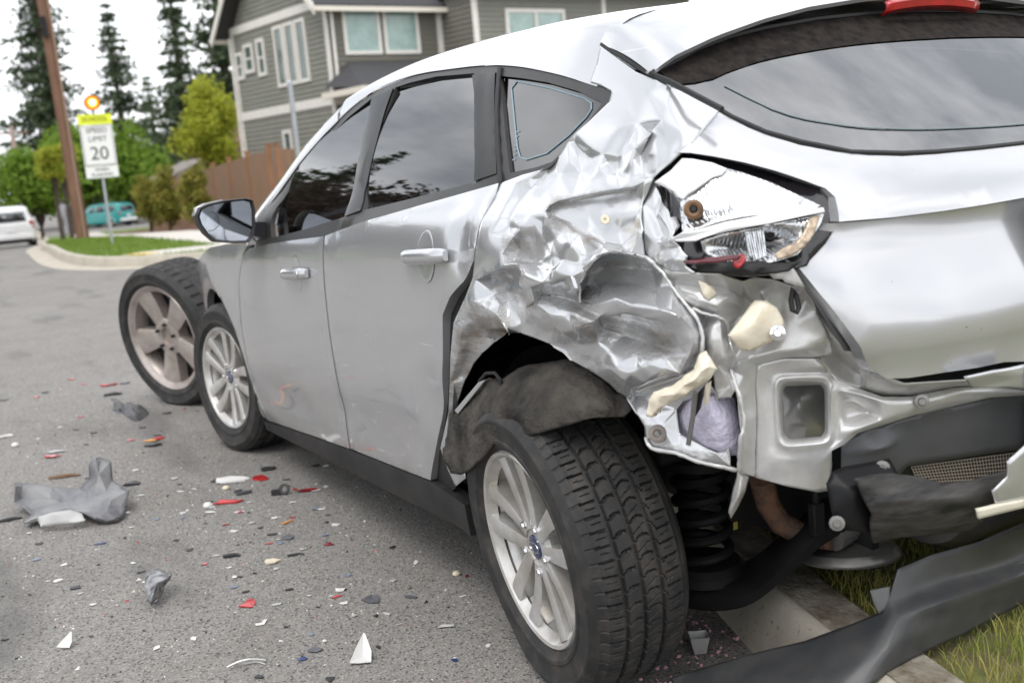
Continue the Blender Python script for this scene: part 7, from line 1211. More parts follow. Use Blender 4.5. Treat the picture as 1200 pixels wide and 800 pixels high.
rows += [under1, under2]
rows = [[tuple(p) for p in r_]+[(p.x, -p.y, p.z) for p in reversed(r_[:-1])] for r_ in rows]
b = MB(); b.loft(rows); sp_ = b.build('spoiler', PAINT, car, angle=40)
b = MB()
row = [[(-.339-.004*dx+.02*abs(y/.14)**4*.3, y, 1.406-dz-.010*(y/.14)**2) for y in [-.14+.28*i/12 for i in range(13)]] for dx, dz in ((0, .004), (1.2, .010), (.6, .022), (-3, .030))]
b.loft(row); b.build('high_brake_light', RED, sp_, solid=.004)
b = MB(); P = [Vector(p) for p in ((.662, 1.345), (.700, 1.300), (.716, 1.276), (.700, 1.243), (.672, 1.205), (.655, 1.180))]
b = MB(); b.tube([(-.095, .678, 1.352), (-.20, .700, 1.316), (-.300, .716, 1.276), (-.37, .722, 1.255), (-.44, .722, 1.225), (-.505, .716, 1.195)], .0055, 6); b.build('gate_seal', BLACK, car)
def smooth3(P, k=5):
    out = []; P = [Vector(p) for p in P]
    for i in range(len(P)-1):
        p0, p1, p2, p3 = P[max(i-1, 0)], P[i], P[i+1], P[min(i+2, len(P)-1)]
        for j in range(k):
            t = j/k; out.append(.5*((2*p1)+(p2-p0)*t+(2*p0-5*p1+4*p2-p3)*t*t+(3*p1-p0-3*p2+p3)*t**3))
    return out+[P[-1]]
# ---- torn and crushed sheet metal
def near_line(p, line, r):
    best = 9
    for i in range(len(line)-1):
        a, b_ = line[i], line[i+1]; d = b_-a; t = max(0, min(1, (p-a).dot(d)/max(d.length_squared, 1e-9))); best = min(best, (p-(a+d*t)).length)
    return max(0, 1-best/r)
CREASE = []
_r = random.Random(12)
for _k in range(9):
    _d = Vector((_r.gauss(0, 1), _r.gauss(0, 1), _r.gauss(0, 1))).normalized(); CREASE.append((_d, _r.uniform(7, 17), _r.random()*9, _r.uniform(.5, 1)))
def crease(p):
    """sum of sharp-edged folds in random directions, each only in patches"""
    h = 0; wv = Vector((noise.noise(p*4), noise.noise(p*4+Vector((9, 2, 4))), noise.noise(p*4+Vector((1, 7, 3)))))*.05
    for i, (d, f, ph, a) in enumerate(CREASE):
        m_ = max(0, noise.noise(p*6+Vector((i*5.1, i*1.7, i*3.3)))+.12)
        x = (p+wv).dot(d)*f+ph; t = abs((x % 1)*2-1); h += a*m_*(t-.5)/f*9
    return h
def crumple(name, key, m, parent, cuts=3, smooth=2, amp=.0015, freq=22, thick=.0, follow=False, angle=30, dirt=None, teal=None, ridged=0, folds=0):
    V, F = SHEETS[key]; bm = bmesh.new(); lay = bm.verts.layers.float.new('offs')
    vs = [bm.verts.new(v) for v in V]; bm.verts.ensure_lookup_table()
    for v in vs: v[lay] = SY(v.co.x, min(v.co.z, 1.44))-v.co.y
    for f in F:
        try: bm.faces.new([vs[i] for i in f])
        except ValueError: pass
    if cuts:
        bmesh.ops.subdivide_edges(bm, edges=bm.edges, cuts=cuts, use_grid_fill=True)
    if follow:
        inner_ = [v for v in bm.verts if not v.is_boundary]
        for _ in range(smooth):
            new = {v: .55*v[lay]+.45*sum(e.other_vert(v)[lay] for e in v.link_edges)/len(v.link_edges) for v in inner_}
            for v, q in new.items(): v[lay] = q
        for v in bm.verts: v.co.y = SY(v.co.x, min(v.co.z, 1.44))-v[lay]
    else:
        for _ in range(smooth): bmesh.ops.smooth_vert(bm, verts=[v for v in bm.verts if not v.is_boundary], factor=.5, use_axis_x=True, use_axis_y=True, use_axis_z=True)
    bmesh.ops.recalc_face_normals(bm, faces=bm.faces); bm.normal_update()
    s = Vector((0, 0, 0))
    for f in bm.faces: s += f.normal*f.calc_area()
    if s.dot(Vector((-.6, .75, .2))) < 0: bmesh.ops.reverse_faces(bm, faces=bm.faces)
    bm.normal_update()
    for v in bm.verts:
        k = amp
        if follow: k = amp*min(1, max(.0, (abs(v[lay])-.002)/.018))
        nzv = noise.noise(v.co*freq)+.5*noise.noise(v.co*freq*2.3)
        if ridged: nzv += ridged*(.5-abs(noise.noise(v.co*freq*.6+Vector((3, 1, 7))))*2)
        if folds:
            kk = folds if not follow else folds*min(1, max(0, (abs(v[lay])-.004)/.02))
            if kk and not v.is_boundary: nzv += crease(v.co)*kk/k if k else 0
        v.co += v.normal*k*nzv
    me = bpy.data.meshes.new(name)
    if dirt or teal:
        dv = []; tv = []
        for v in bm.verts:
            dv.append(max([0]+[w_*near_line(v.co, ln, r_) for ln, r_, w_ in dirt])); tv.append(max([0]+[near_line(v.co, ln, r_) for ln, r_ in teal]))
    bm.to_mesh(me); bm.free()
    if dirt or teal:
        for nm, vals in (('dirt', dv), ('teal', tv)):
            at = me.attributes.new(nm, 'FLOAT', 'POINT'); at.data.foreach_set('value', vals)
    me.polygons.foreach_set('use_smooth', [True]*len(me.polygons)); me.set_sharp_from_angle(angle=R(angle))
    o = link(name, me, m, parent)
    if thick: x = o.modifiers.new('thickness', 'SOLIDIFY'); x.thickness = thick; x.offset = -1
    return o
DIRT = [([Vector(p) for p in l_], r_, w_) for l_, r_, w_ in LINES['dirt']]; TEALS = [([Vector(p) for p in l_], r_) for l_, r_ in LINES['teal']]
quarter = crumple('rear_quarter', 'quarter', PAINT_D, car, 7, 6, .0004, 20, .003, True, 45, DIRT, TEALS, .4, .0042)
tag(quarter, 'crushed and scraped left rear quarter panel')
corner = crumple('inner_corner_panel', 'corner', PRIMER, car, 6, 3, .0008, 30, .003, ridged=.6, folds=.006)
rearp = crumple('rear_panel', 'rearpanel', PRIMER, car, 4, 3, .0006, 18, .003)
crumple('recess_panel', 'recess', INNER, car, 3, 2, .0006, 14, .003)
crumple('rear_shelf', 'shelf', PRIMER, car, 3, 3, .001, 18, .003)
crumple('light_pocket', 'pocket', PAINT_D, car, 4, 2, .0006, 24, .003)
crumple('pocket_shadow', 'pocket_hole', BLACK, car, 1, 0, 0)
crumple('door_jamb', 'jamb', BLACK, car, 1, 0, 0)
crumple('wheel_arch_liner', 'liner', FELT, car, 5, 3, .004, 24, .006, ridged=.8)
# folded sheet edges left where seams tore open
def bead(key, m, r0, nm='torn_edge'):
    P = []
    Q = [Vector(p) for p in BEADS[key]]
    for i in range(len(Q)-1):
        for j in range(6): P.append(Q[i].lerp(Q[i+1], j/6))
    P.append(Q[-1]); rng = random.Random(len(key)*7+3)
    P = [p+Vector((rng.gauss(0, .0004), rng.gauss(0, .0004), rng.gauss(0, .0004))) for p in smooth3(Q, 6)]
    b = MB(); b.tube(P, [r0*(1+.35*noise.noise(p*60)) for p in P], 7); return b.build(nm, m, car, angle=70)
for k_, r0 in (('fl', .0036), ('lip', .0030), ('lip2', .0032), ('arch', .0026), ('bot', .0042), ('flg', .0040), ('flg2', .0030)): bead(k_, PAINT_D if k_ in ('lip', 'lip2', 'arch') else PRIMER, r0)
# tail lamp wreck
tl = crumple('tail_light', 'light_bezel', mat('black_lamp_housing', (.012, .010, .012), .18, coat=.5), car, 2, 1, .0005, 30, .01)
crumple('upper_reflector', 'light_upper', REFL, tl, 4, 2, .0006, 60, .003)
crumple('torn_lamp_edge', 'light_torn', WHITEP, tl, 3, 1, .0006, 40, .003)
crumple('chrome_divider', 'light_strip', WHITEP, tl, 3, 1, .0004, 50, .003)
crumple('lower_reflector', 'light_lower', REFL, tl, 4, 1, .0010, 60, .003)
crumple('cracked_reflector', 'light_tan', TANR, tl, 3, 1, .0004, 70, .002)
crumple('lamp_ribs', 'light_ribs', REFL, tl, 2, 0, .0, 30, .004)
crumple('broken_base', 'light_dark', BLACK, tl, 3, 1, .006, 40, .004)
crumple('lens_shard', 'light_shard', DARKRED, tl, 2, 0, .001, 40, .004)
crumple('lens_shard', 'light_red', RED, tl, 2, 0, .001, 40, .004)
def disc_at(p, n, prof, m, name, parent, seg=20):
    q = Vector((0, 1, 0)).rotation_difference(Vector(n).normalized()).to_matrix().to_4x4(); b = MB(); b.lathe(prof, seg, Matrix.Translation(p) @ q); return b.build(name, m, parent)
NRM = (-.75, .62, .12)
for nm, sz, m1, m2 in (('bulb_socket', 1.0, BROWNB, BLACK), ('bulb_hole', .55, BLACK, BLACK)):
    p = Vector(PTS[nm]); s_ = disc_at(p, NRM, [(.0, -.004), (.006*sz, -.004), (.007*sz, .004), (.0115*sz, .005), (.0155*sz, .003), (.017*sz, -.006)], m1, nm, tl)
    disc_at(p+Vector(NRM)*.0035, NRM, [(0, .001), (.004*sz, .001), (.006*sz, -.001)], m2, 'contact', s_)
# ribs pressed into the reflectors
def ribs(name, A, B_, n, r_, m, parent, d):
    b = MB(); A = [Vector(p) for p in A]; B_ = [Vector(p) for p in B_]
    for i in range(n):
        t = i/(n-1); b.tube([A[0].lerp(A[1], t)+Vector(d), B_[0].lerp(B_[1], t)+Vector(d)], r_, 6)
    return b.build(name, m, parent)
ribs('reflector_ribs', (PTS['ra0'], PTS['ra1']), (PTS['rb0'], PTS['rb1']), 7, .0016, REFL, tl, (-.003, .002, 0))
ribs('reflector_ribs', (PTS['rc0'], PTS['rc1']), (PTS['rd0'], PTS['rd1']), 11, .0014, REFL, tl, (-.003, .002, 0))
# trims and fragments still hanging on the car
crumple('pillar_trim', 'pillar_trim', mat('dark_grey_sheet', (.10, .10, .105), .4, .3), car, 3, 1, .0006, 20, .003)
crumple('torn_flap', 'pillar_flap', PRIMER, car, 3, 1, .001, 40, .002)
crumple('foam_plate', 'foam_plate', FOAM, car, 4, 2, .001, 40, .008)
crumple('foam_bracket', 'foam_bracket', FOAM, car, 4, 1, .0025, 50, .012)
crumple('foam_chip', 'foam_chip', FOAM, car, 3, 1, .001, 50, .005)
crumple('insulation_pad', 'insulation', WOOL, car, 5, 5, .004, 22, .02)
crumple('inner_skin', 'hole_back', PRIMER, car, 3, 1, .001, 20, .003)
crumple('bent_tongue', 'tongue', SHIELD, car, 4, 2, .001, 40, .004)
crumple('bumper_mount', 'bracket', mat('black_bracket_coat', (.007, .007, .008), .45, spec=.22), car, 4, 1, .001, 30, .02)
bmx = crumple('bumper_beam', 'beam', SCRAPED, car, 6, 3, .0005, 40, .014, ridged=.3); tag(bmx, 'scraped broken black bumper beam end')
crumple('bumper_scrap', 'scrap', PAINT, car, 3, 1, .0005, 20, .004); crumple('bumper_scrap', 'scrap_upper', PAINT, car, 3, 1, .0005, 20, .004)
crumple('scrap_lip', 'scrap_lip', mat('cream_strip', (.62, .58, .48), .4), car, 2, 0, .0003, 20, .006)
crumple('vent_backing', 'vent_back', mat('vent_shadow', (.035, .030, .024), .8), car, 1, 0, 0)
V0 = [Vector(p) for p in SHEETS['vent_back'][0]]
b = MB(); A0, A1, B0, B1 = (Vector(PTS[k]) for k in ('v0', 'v1', 'v2', 'v3'))
for i in range(41): b.tube([A0.lerp(A1, i/40)+Vector((-.012, .004, 0)), B0.lerp(B1, i/40)+Vector((-.012, .004, 0))], .0011, 4, caps=False)
for j in range(8): b.tube([A0.lerp(B0, j/7)+Vector((-.012, .004, 0)), A1.lerp(B1, j/7)+Vector((-.012, .004, 0))], .0011, 4, caps=False)
b.build('vent_mesh', mat('vent_wire', (.42, .37, .31), .5, .3), car)
b = MB(); P = [Vector(PTS['lp%d' % i]) for i in range(6)]; b.tube(P, .0045, 8, closed=True); b.build('rubber_loop', BLACK, car)
for i in range(4): disc_at(PTS['bolt%d' % i], NRM, [(0, .006), (.006, .006), (.0075, .003), (.013, .002), (.0135, 0)], CHROME if i == 0 else SHIELD, 'bolt', car, 12)
disc_at(PTS['clip'], NRM, [(0, .001), (.0025, .001), (.003, .004), (.008, .004), (.0095, 0)], FOAM, 'screw_clip', car, 16)
disc_at(PTS['grommet'], NRM, [(.006, -.004), (.006, .004), (.010, .008), (.015, .006), (.017, 0)], mat('grey_grommet', (.24, .21, .19), .7), 'grommet', car, 16)
b = MB(); b.tube([PTS['strip0'], PTS['strip1'], PTS['strip2']], .0045, 6); b.build('metal_sliver', SHIELD, car)
b = MB(); b.prism([PTS['bar0'], PTS['bar1'], PTS['bar2'], PTS['bar3']], (-.006, .006, 0)); b.build('liner_bracket', mat('grey_bar', (.26, .26, .26), .5), car, bevel=.002)
b = MB(); b.tube([PTS['cab%d' % i] for i in range(5)], .004, 6); b.build('loose_cable', BLACK, car)
for pp in (('hang0', 'hang1', 'hang2', 'hang3'), ('hbg0', 'hbg1', 'hbg2', 'hbg3')):
    b = MB(); b.prism([PTS[k] for k in pp], (-.01, .012, 0)); b.build('bracket_leg', PLASTIC if pp[0] == 'hang0' else FOAM, car)
# ---- wheels
def tyre_mesh(rt, rr, wdt, detail, M, seg, flat=None):
    h = wdt/2; b = MB(); prof = [(rr-.004, -.012), (rr+.012, .004), (rr+(rt-rr)*.20, .010), (rr+(rt-rr)*.23, .014), (rr+(rt-rr)*.30, .0145), (rr+(rt-rr)*.33, .012), (rr+(rt-rr)*.62, .012), (rr+(rt-rr)*.66, .0135), (rr+(rt-rr)*.70, .0125), (rr+(rt-rr)*.85, -.002), (rt-.014, -.010), (rt-.006, -.018)]
    tw = wdt-.045; n_t = 56 if detail else 14; prof_t = [(rt-.006*abs(2*i/n_t-1)**3, -.022-tw*i/n_t) for i in range(n_t+1)]
    inn = [(r_, -wdt+(-h_ if True else 0)-.0) for r_, h_ in reversed(prof)]
    P = prof+prof_t+[(r_, -wdt-h_) for r_, h_ in reversed(prof)]
    k = len(P); n1 = len(prof); vs = []
    for i in range(seg):
        a = 2*math.pi*i/seg; s_ = a*rt
        for j, (r_, h_) in enumerate(P):
            d = 0
            if n1 <= j < n1+n_t+1:
                wv = (j-n1)/n_t-.5; wm = wv*tw
                if detail:
                    for g in (-.044, -.006, .036):
                        if abs(wm-g) < .0040: d = .009
                    if abs(wm) > .049:
                        ph = ((s_+.05*abs(wm)) % .0295)/.0295
                        if ph < .16 and abs(wm) < .083: d = max(d, .009)
                        if ph > .5 and ph < .57 and .055 < abs(wm) < .075: d = max(d, .003)
                        if abs(abs(wm)-.0495) < .0012: d = max(d, .003)
                    else:
                        c = -.025 if wm < -.006 else .015; q = (wm-c)/.019
                        ph = ((s_-.012*q*q+.004*q+(.018 if wm < -.006 else 0)) % .036)/.036
                        if ph < .11: d = max(d, .008)
                        ph2 = ((s_+.010*q+.012) % .036)/.036
                        if ph2 < .05 and abs(q) < .8: d = max(d, .004)
                else:
                    if any(abs(wm-g*wdt) < .008 for g in (-.2, .02, .22)): d = .009
                    elif abs(wv) > .27:
                        if (s_ % .055)/.055 < .22: d = .009
                    elif ((s_+.6*abs(wm)) % .05)/.05 < .16: d = .007
            elif detail and j in (n1-1, n1-2) and ((s_+.05*.09) % .0295)/.0295 < .16: d = .003
            vs.append(Vector(((r_-d)*math.cos(a), h_, (r_-d)*math.sin(a))))
    fs = [(i*k+j, i*k+j+1, ((i+1) % seg)*k+j+1, ((i+1) % seg)*k+j) for i in range(seg) for j in range(k-1)]
    vs = [M @ v for v in vs]
    if flat is not None:
        ax = (M.to_3x3() @ Vector((0, 1, 0))).normalized(); c = M.translation
        for v in vs:
            if v.z < flat+.10:
                q = max(0, (flat+.10-v.z)/.10); side = (v-c).dot(ax)+wdt/2
                v += ax*(.020*q*q*(1 if side > 0 else -1))*(1 if abs(side) > wdt*.38 else .0)
            if v.z < flat: v.z = flat+.0005*noise.noise(v*60)
    b.add(vs, fs); return b
def spoke_prism(b, r0, a0, w0, y0, r1, a1, w1, y1, th, M, crown=.006):
    def pt(r_, a, wd, y): 
        c = Vector((math.cos(a)*r_, y, math.sin(a)*r_)); t = Vector((-math.sin(a), 0, math.cos(a)))
        return c, t
    rows = []
    for k in range(6):
        q = k/5; r_ = r0+(r1-r0)*q; a = a0+(a1-a0)*q; wd = w0+(w1-w0)*q; y = y0+(y1-y0)*q-.004*math.sin(q*3.14); c, t = pt(r_, a, wd, y)
        rows.append([tuple(p) for p in (c-t*wd/2+Vector((0, -th, 0)), c-t*wd/2+Vector((0, -crown, 0)), c-t*wd*.30, c+t*wd*.30, c+t*wd/2+Vector((0, -crown, 0)), c+t*wd/2+Vector((0, -th, 0)))])
    b.loft(rows, M, closed=True, caps=True)
def alloy(M, rr, wdt, parent, style, mm):
    b = MB(); b.lathe([(rr*.90, -.018), (rr*.945, -.010), (rr*.985, .001), (rr+.004, .004), (rr+.010, -.004), (rr+.004, -.016), (rr*.955, -.028), (rr*.90, -.06), (rr*.88, -.15), (rr*.93, -wdt+.01), (rr+.006, -wdt)], 72, M)
    if style == 'split':
        for k in range(5):
            a = math.radians(72*k+20)
            for s_ in (-1, 1): spoke_prism(b, .040, a+s_*.36, .028, -.016, rr*.955, a+s_*.215, .046, -.002, .060, M, .0025)

        b.lathe([(0, -.020), (.034, -.020), (.055, -.022), (.068, -.030), (.070, -.075)], 40, M)
    else:
        for k in range(5):
            a = math.radians(72*k+14); spoke_prism(b, .05, a, .080, -.030, rr*.95, a, .150, -.014, .06, M, .006)
        b.lathe([(0, -.045), (.045, -.045), (.05, -.028), (.075, -.026), (.10, -.034), (.105, -.09)], 40, M)
    o = b.build('wheel', mm, parent, angle=24)
    ra, nl = (.055, 5) if style == 'split' else (.068, 5)
    for k in range(nl):
        a = math.radians(72*k+(56 if style == 'split' else 50)); p = M @ Vector((math.cos(a)*ra, -.018, math.sin(a)*ra))
        q = M.to_3x3() @ Vector((0, 1, 0)); disc_at(p, q, [(0, .010), (.0065, .009), (.009, .004), (.0095, -.012)], CHROME if style == 'split' else BLACK, 'lug_nut', o, 6 if style == 'split' else 12)
    return o
def wheel(center, steer, camber, spin, rt, rr, wdt, parent, style, mm, detail, seg, flat=.002, cap=True):
    M = Matrix.Translation(center) @ Matrix.Rotation(steer, 4, 'Z') @ Matrix.Rotation(camber, 4, 'X') @ Matrix.Rotation(spin, 4, 'Y')
    o = alloy(M, rr, wdt, parent, style, mm)
    tyre_mesh(rt, rr, wdt, detail, M, seg, flat).build('tyre', RUBBER, o, angle=28, recalc=True)
    b = MB(); dk = .72 if style == 'split' else .90; b.lathe([(.02, -.095), (rr*dk, -.095), (rr*(dk+.02), -.10), (rr*(dk+.02), -.12), (.02, -.12)], 40, M); b.build('brake_disc', BLACK, o)
    if cap:
        b = MB(); b.lathe([(0, -.014), (.020, -.0145), (.027, -.017), (.030, -.024)], 28, M); c = b.build('hub_badge', BLUEB, o)
        b = MB(); b.tube([M @ Vector((.024*math.cos(a), -.0145, .0115*math.sin(a))) for a in [k*2*math.pi/28 for k in range(28)]], .0010, 5, closed=True)
        b.build('badge_emblem', CHROME, c)
    return o
RW = wheel((-.018, .905, .316), R(-5.0), R(-6.0), R(8), .325, .2130, .203, car, 'split', ALLOY, True, 1080)
tag(RW, 'left rear alloy wheel knocked out of line with a flat tyre')
wheel((2.648, .885, .316), R(11), 0, R(-15), .324, .2130, .205, car, 'split', ALLOY, False, 260)
for x, y, zz in ((0, -.885, .44), (2.648, -.885, .316)):
    M = Matrix.Translation((x, y, zz)) @ Matrix.Rotation(math.pi, 4, 'Z'); o = alloy(M, .213, .205, car, 'split', ALLOY); tyre_mesh(.322, .213, .205, False, M, 120, 0 if x else .125).build('tyre', RUBBER, o, angle=28)
# ---- underbody, wheelhouses, suspension, exhaust, cabin
b = MB(); b.box((1.45, 0, .26), (2.1, 1.60, .10)); b.box((-.20, -.15, .62), (.50, .80, .08)); b.build('underbody', STEEL, car)
for x, y in ((0, 1), (2.648, 1), (0, -1), (2.648, -1)):
    b = MB(); rr_ = .385 if x else .40; zc = .34 if x or y > 0 else .40
    prof = [(rr_, .0), (rr_, -.30), (rr_*.5, -.305), (.05, -.306)]; M = tf((x, y*(.865 if x else .78), zc)) @ Matrix.Rotation(0 if y > 0 else math.pi, 4, 'Z')
    b.lathe(prof[:2] if (x == 0 and y > 0) else prof, 24, M, a0=R(-10), a1=R(75 if (x == 0 and y > 0) else 190)); b.build('wheelhouse', BLACK, car)
sx, sy = -.10, .50
b = MB(); b.tube([(sx+.058*math.cos(t*.42), sy+.058*math.sin(t*.42), .215+.0030*t) for t in range(72)], .0115, 8); b.build('coil_spring', mat('black_spring_coat', (.010, .010, .010), .6, spec=.2), car)
for z_, pr_ in ((.44, [(0, .0), (.085, 0), (.088, .02), (.07, .03), (0, .03)]), (.20, [(0, -.02), (.095, -.02), (.095, .0), (.08, .015), (0, .02)])):
    b = MB(); b.lathe(pr_, 28, tf((sx, sy, z_)) @ Matrix.Rotation(R(90), 4, 'X')); b.build('spring_seat', STEEL, car)
b = MB(); P = smooth3([(.24, .70, .27), (.14, .63, .20), (.02, .57, .16), (-.10, .52, .152), (-.20, .47, .18), (-.27, .42, .25), (-.31, .34, .32), (-.33, .22, .36)])
rows = []
for p in P: rows.append([(p[0]-.03, p[1]+.03, p[2]+.022), (p[0]-.05, p[1]+.045, p[2]+.0), (p[0]-.04, p[1]+.035, p[2]-.03), (p[0]+.06, p[1]-.05, p[2]-.035), (p[0]+.07, p[1]-.06, p[2]+.0), (p[0]+.06, p[1]-.05, p[2]+.02)])
b.loft(rows, closed=True, caps=True); b.build('lower_arm', STEEL, car, angle=50)
b = MB(); b.box((.06, .27, .42), (.90, .02, .40)); b.build('dark_backing_sheet', BLACK, car)  # black sheet added so the view behind the spring stays dark
b = MB(); b.box((.02, .56, .50), (.34, .16, .06)); b.build('chassis_leg', STEEL, car, bevel=.01)
b = MB(); b.tube([(.02, .45, .60), (-.01, .47, .20)], [.03, .022], 12); b.build('shock_absorber', STEEL, car)
b = MB(); b.box(PTS['arm_tag'], (.004, .035, .018), None); b.build('yellow_tag', mat('yellow_tag', (.55, .50, .12), .5), car)
b = MB(); b.tube([PTS['pipe%d' % i] for i in range(5)], .026, 16); b.build('exhaust_pipe', RUST, car)
b = MB(); b.tube([PTS['pipe4'], (-.30, .05, .33), (-.3, -.4, .33)], .03, 12); b.lathe([(0, -.25), (.085, -.25), (.10, -.22), (.10, .22), (.085, .25), (0, .25)], 24, tf((-.38, -.12, .33)) @ Matrix.Scale(1.4, 4, (1, 0, 0))); b.build('silencer', SHIELD, car)
b = MB(); c = Vector(PTS['shield']); ring_ = [(c.x+.11*math.cos(a)*1.1, c.y+.10*math.sin(a), c.z-.012+.04*math.cos(a)*-.4) for a in [k*2*math.pi/28 for k in range(28)]]
b.loft([[(p[0]*k+c.x*(1-k), p[1]*k+c.y*(1-k), p[2]+dz) for p in ring_] for k, dz in ((1.02, -.004), (1, .004), (.9, .016), (.5, .022), (.02, .024))], closed=True); b.build('heat_shield', SHIELD, car, solid=.003)
b = MB(); b.box(PTS['hanger'], (.02, .03, .07)); b.tube([Vector(PTS['hanger'])+Vector((0, 0, .03)), Vector(PTS['hanger'])+Vector((0, .0, .12))], .008, 8); b.build('exhaust_hanger', STEEL, car, bevel=.005)
b = MB(); b.box((1.325, 0, .36), (1.75, 1.62, .06)); b.box((.85, 0, .62), (.06, 1.5, .5)); b.build('cabin_floor', SEAT, car)
for x in (.45, 1.45):
    for y in (.38, -.38):
        b = MB(); b.box((x+.05, y, .52), (.52, .50, .16)); b.box((x-.24, y, .86), (.13, .48, .60), tf((0, 0, 0))); b.box((x-.29, y, 1.24), (.09, .26, .16)); b.build('seat', SEAT, car, bevel=.05)
b = MB(); b.box((1.98, 0, .84), (.30, 1.45, .24)); b.build('dashboard', SEAT, car, bevel=.05)
b = MB(); b.lathe([(.17, 0), (.187, .012), (.19, 0), (.187, -.012)], 28, tf((1.78, .38, .90)) @ Matrix.Rotation(R(65), 4, 'Z') @ Matrix.Rotation(R(-20), 4, 'X') if False else tf((1.76, .38, .90)) @ Matrix.Rotation(R(90), 4, 'Z'), closed=True); b.build('steering_wheel', BLACK, car)
b = MB(); b.box((-.20, 0, .80), (.02, 1.2, .5)); b.build('boot_wall', SEAT, car)
b = MB(); b.box((-.48, -.15, .62), (.04, 1.0, .40)); b.build('boot_back', INNER, car)
# ---- right half of the tail, which the crash left alone
rows = []
for i in range(25):
    y = .215-(.215+.895)*i/24; row = []
    for z, d in ((.705, .035), (.69, -.005), (.63, -.035), (.54, -.045), (.45, -.035), (.36, .0), (.30, .05)):
        k = max(0, (abs(y)-.60)/.30); row.append((SX(min(abs(y), .86), z)+d+.30*k**2.6, y, z))
    rows.append(row)
b = MB(); b.loft(rows); b.build('rear_bumper', PAINT, car, angle=50, solid=.004)
LO = [(.853, 1.086), (.783, 1.124), (.759, 1.112), (.726, 1.102), (.683, 1.085), (.643, 1.061), (.612, 1.032), (.607, 1.018), (.632, .981), (.656, .961), (.689, .935), (.723, .929), (.775, .929), (.824, .934), (.85, .98)]
panel('tail_light', [(-a, b_) for a, b_ in LO], shifted(frear, -.002), RED, car, grid=.04, lip=.02, rnd=.006, out=(-1, 0, 0))
# ================================================================== LOOSE THINGS ON THE ROAD
fallen = crumple('fallen_bumper_trim', 'valance', VALANCE, None, 5, 3, .0010, 9, .004)
tag(fallen, 'long dark grey plastic bumper trim torn off and lying across kerb and grass', 'bumper trim')
crumple('mounting_tab', 'valance_tab', mat('tab_plastic', (.10, .10, .10), .5), fallen, 3, 0, .0008, 40, .004)
frag = crumple('bumper_fragment', 'fragment', mat('grey_bumper_plastic', (.10, .10, .11), .45, color2=(.22, .22, .22), vscale=7), None, 3, 0, .004, 14, .005, angle=18, ridged=.8, folds=.02)
tag(frag, 'big crumpled grey bumper fragment on the asphalt', 'debris')
crumple('bent_flange', 'fragment_skirt', mat('pale_plastic_edge', (.42, .42, .41), .5), frag, 3, 1, .001, 22, .003)
bd = crumple('broken_bracket', 'bracket_debris', mat('charcoal_plastic', (.03, .03, .033), .5, color2=(.075, .075, .078), vscale=20), None, 4, 1, .004, 30, .006, ridged=1)
tag(bd, 'charcoal plastic bracket debris below the loose wheel', 'debris')
sk = crumple('lamp_socket', 'socket', mat('black_silver_plastic', (.025, .026, .03), .35, color2=(.30, .30, .31), vscale=34), None, 4, 1, .003, 40, .006, ridged=1)
tag(sk, 'black and silver lamp socket fragment alone on the open asphalt', 'debris')
tw = Vector(TRUCK_WHEEL); lw = empty('loose_wheel', (tw.x, tw.y, 0)); tag(lw, 'dusty bronze five spoke alloy wheel with tyre standing beside the car front', 'wheel')
w_ = wheel((tw.x, tw.y, .362), R(24), R(-7), R(22), .382, .275, .265, lw, 'five', ALLOY_B, False, 300, .002, False)
w_.matrix_parent_inverse = Matrix.Translation((-tw.x, -tw.y, 0)); w_.name = 'rim'
DCOL = {'dark': mat('black_debris', (.02, .02, .021), .45), 'red': mat('red_debris', (.45, .018, .02), .22, coat=.5), 'darkred': mat('dark_red_debris', (.22, .012, .015), .25, coat=.5), 'white': mat('white_debris', (.62, .61, .59), .45), 'pale': mat('pale_debris', (.48, .48, .47), .35, .3), 'cream': mat('cream_debris', (.62, .55, .42), .6), 'amber': mat('amber_debris', (.75, .33, .05), .25, coat=.4), 'blue': mat('blue_debris', (.02, .04, .13), .3), 'bluegrey': mat('blue_grey_debris', (.16, .19, .26), .4), 'grey': mat('grey_debris', (.085, .087, .095), .4), 'rust': mat('rust_debris', (.17, .10, .06), .8), 'orange': mat('orange_debris', (.55, .25, .08), .5)}
BASE_ROT = math.atan2(-.885, -.466)
GEN = {'white': 'small white plastic chip lying loose on the asphalt', 'red': 'small red lens chip lying loose on the asphalt', 'dark': 'small black plastic chip lying loose on the asphalt', 'pale': 'small pale grey plastic chip lying loose on the asphalt', 'bluegrey': 'small blue grey paint flake lying on the asphalt', 'grey': 'small dark grey plastic chip standing on the asphalt', 'darkred': 'tiny dark red lens chip lying on the asphalt'}
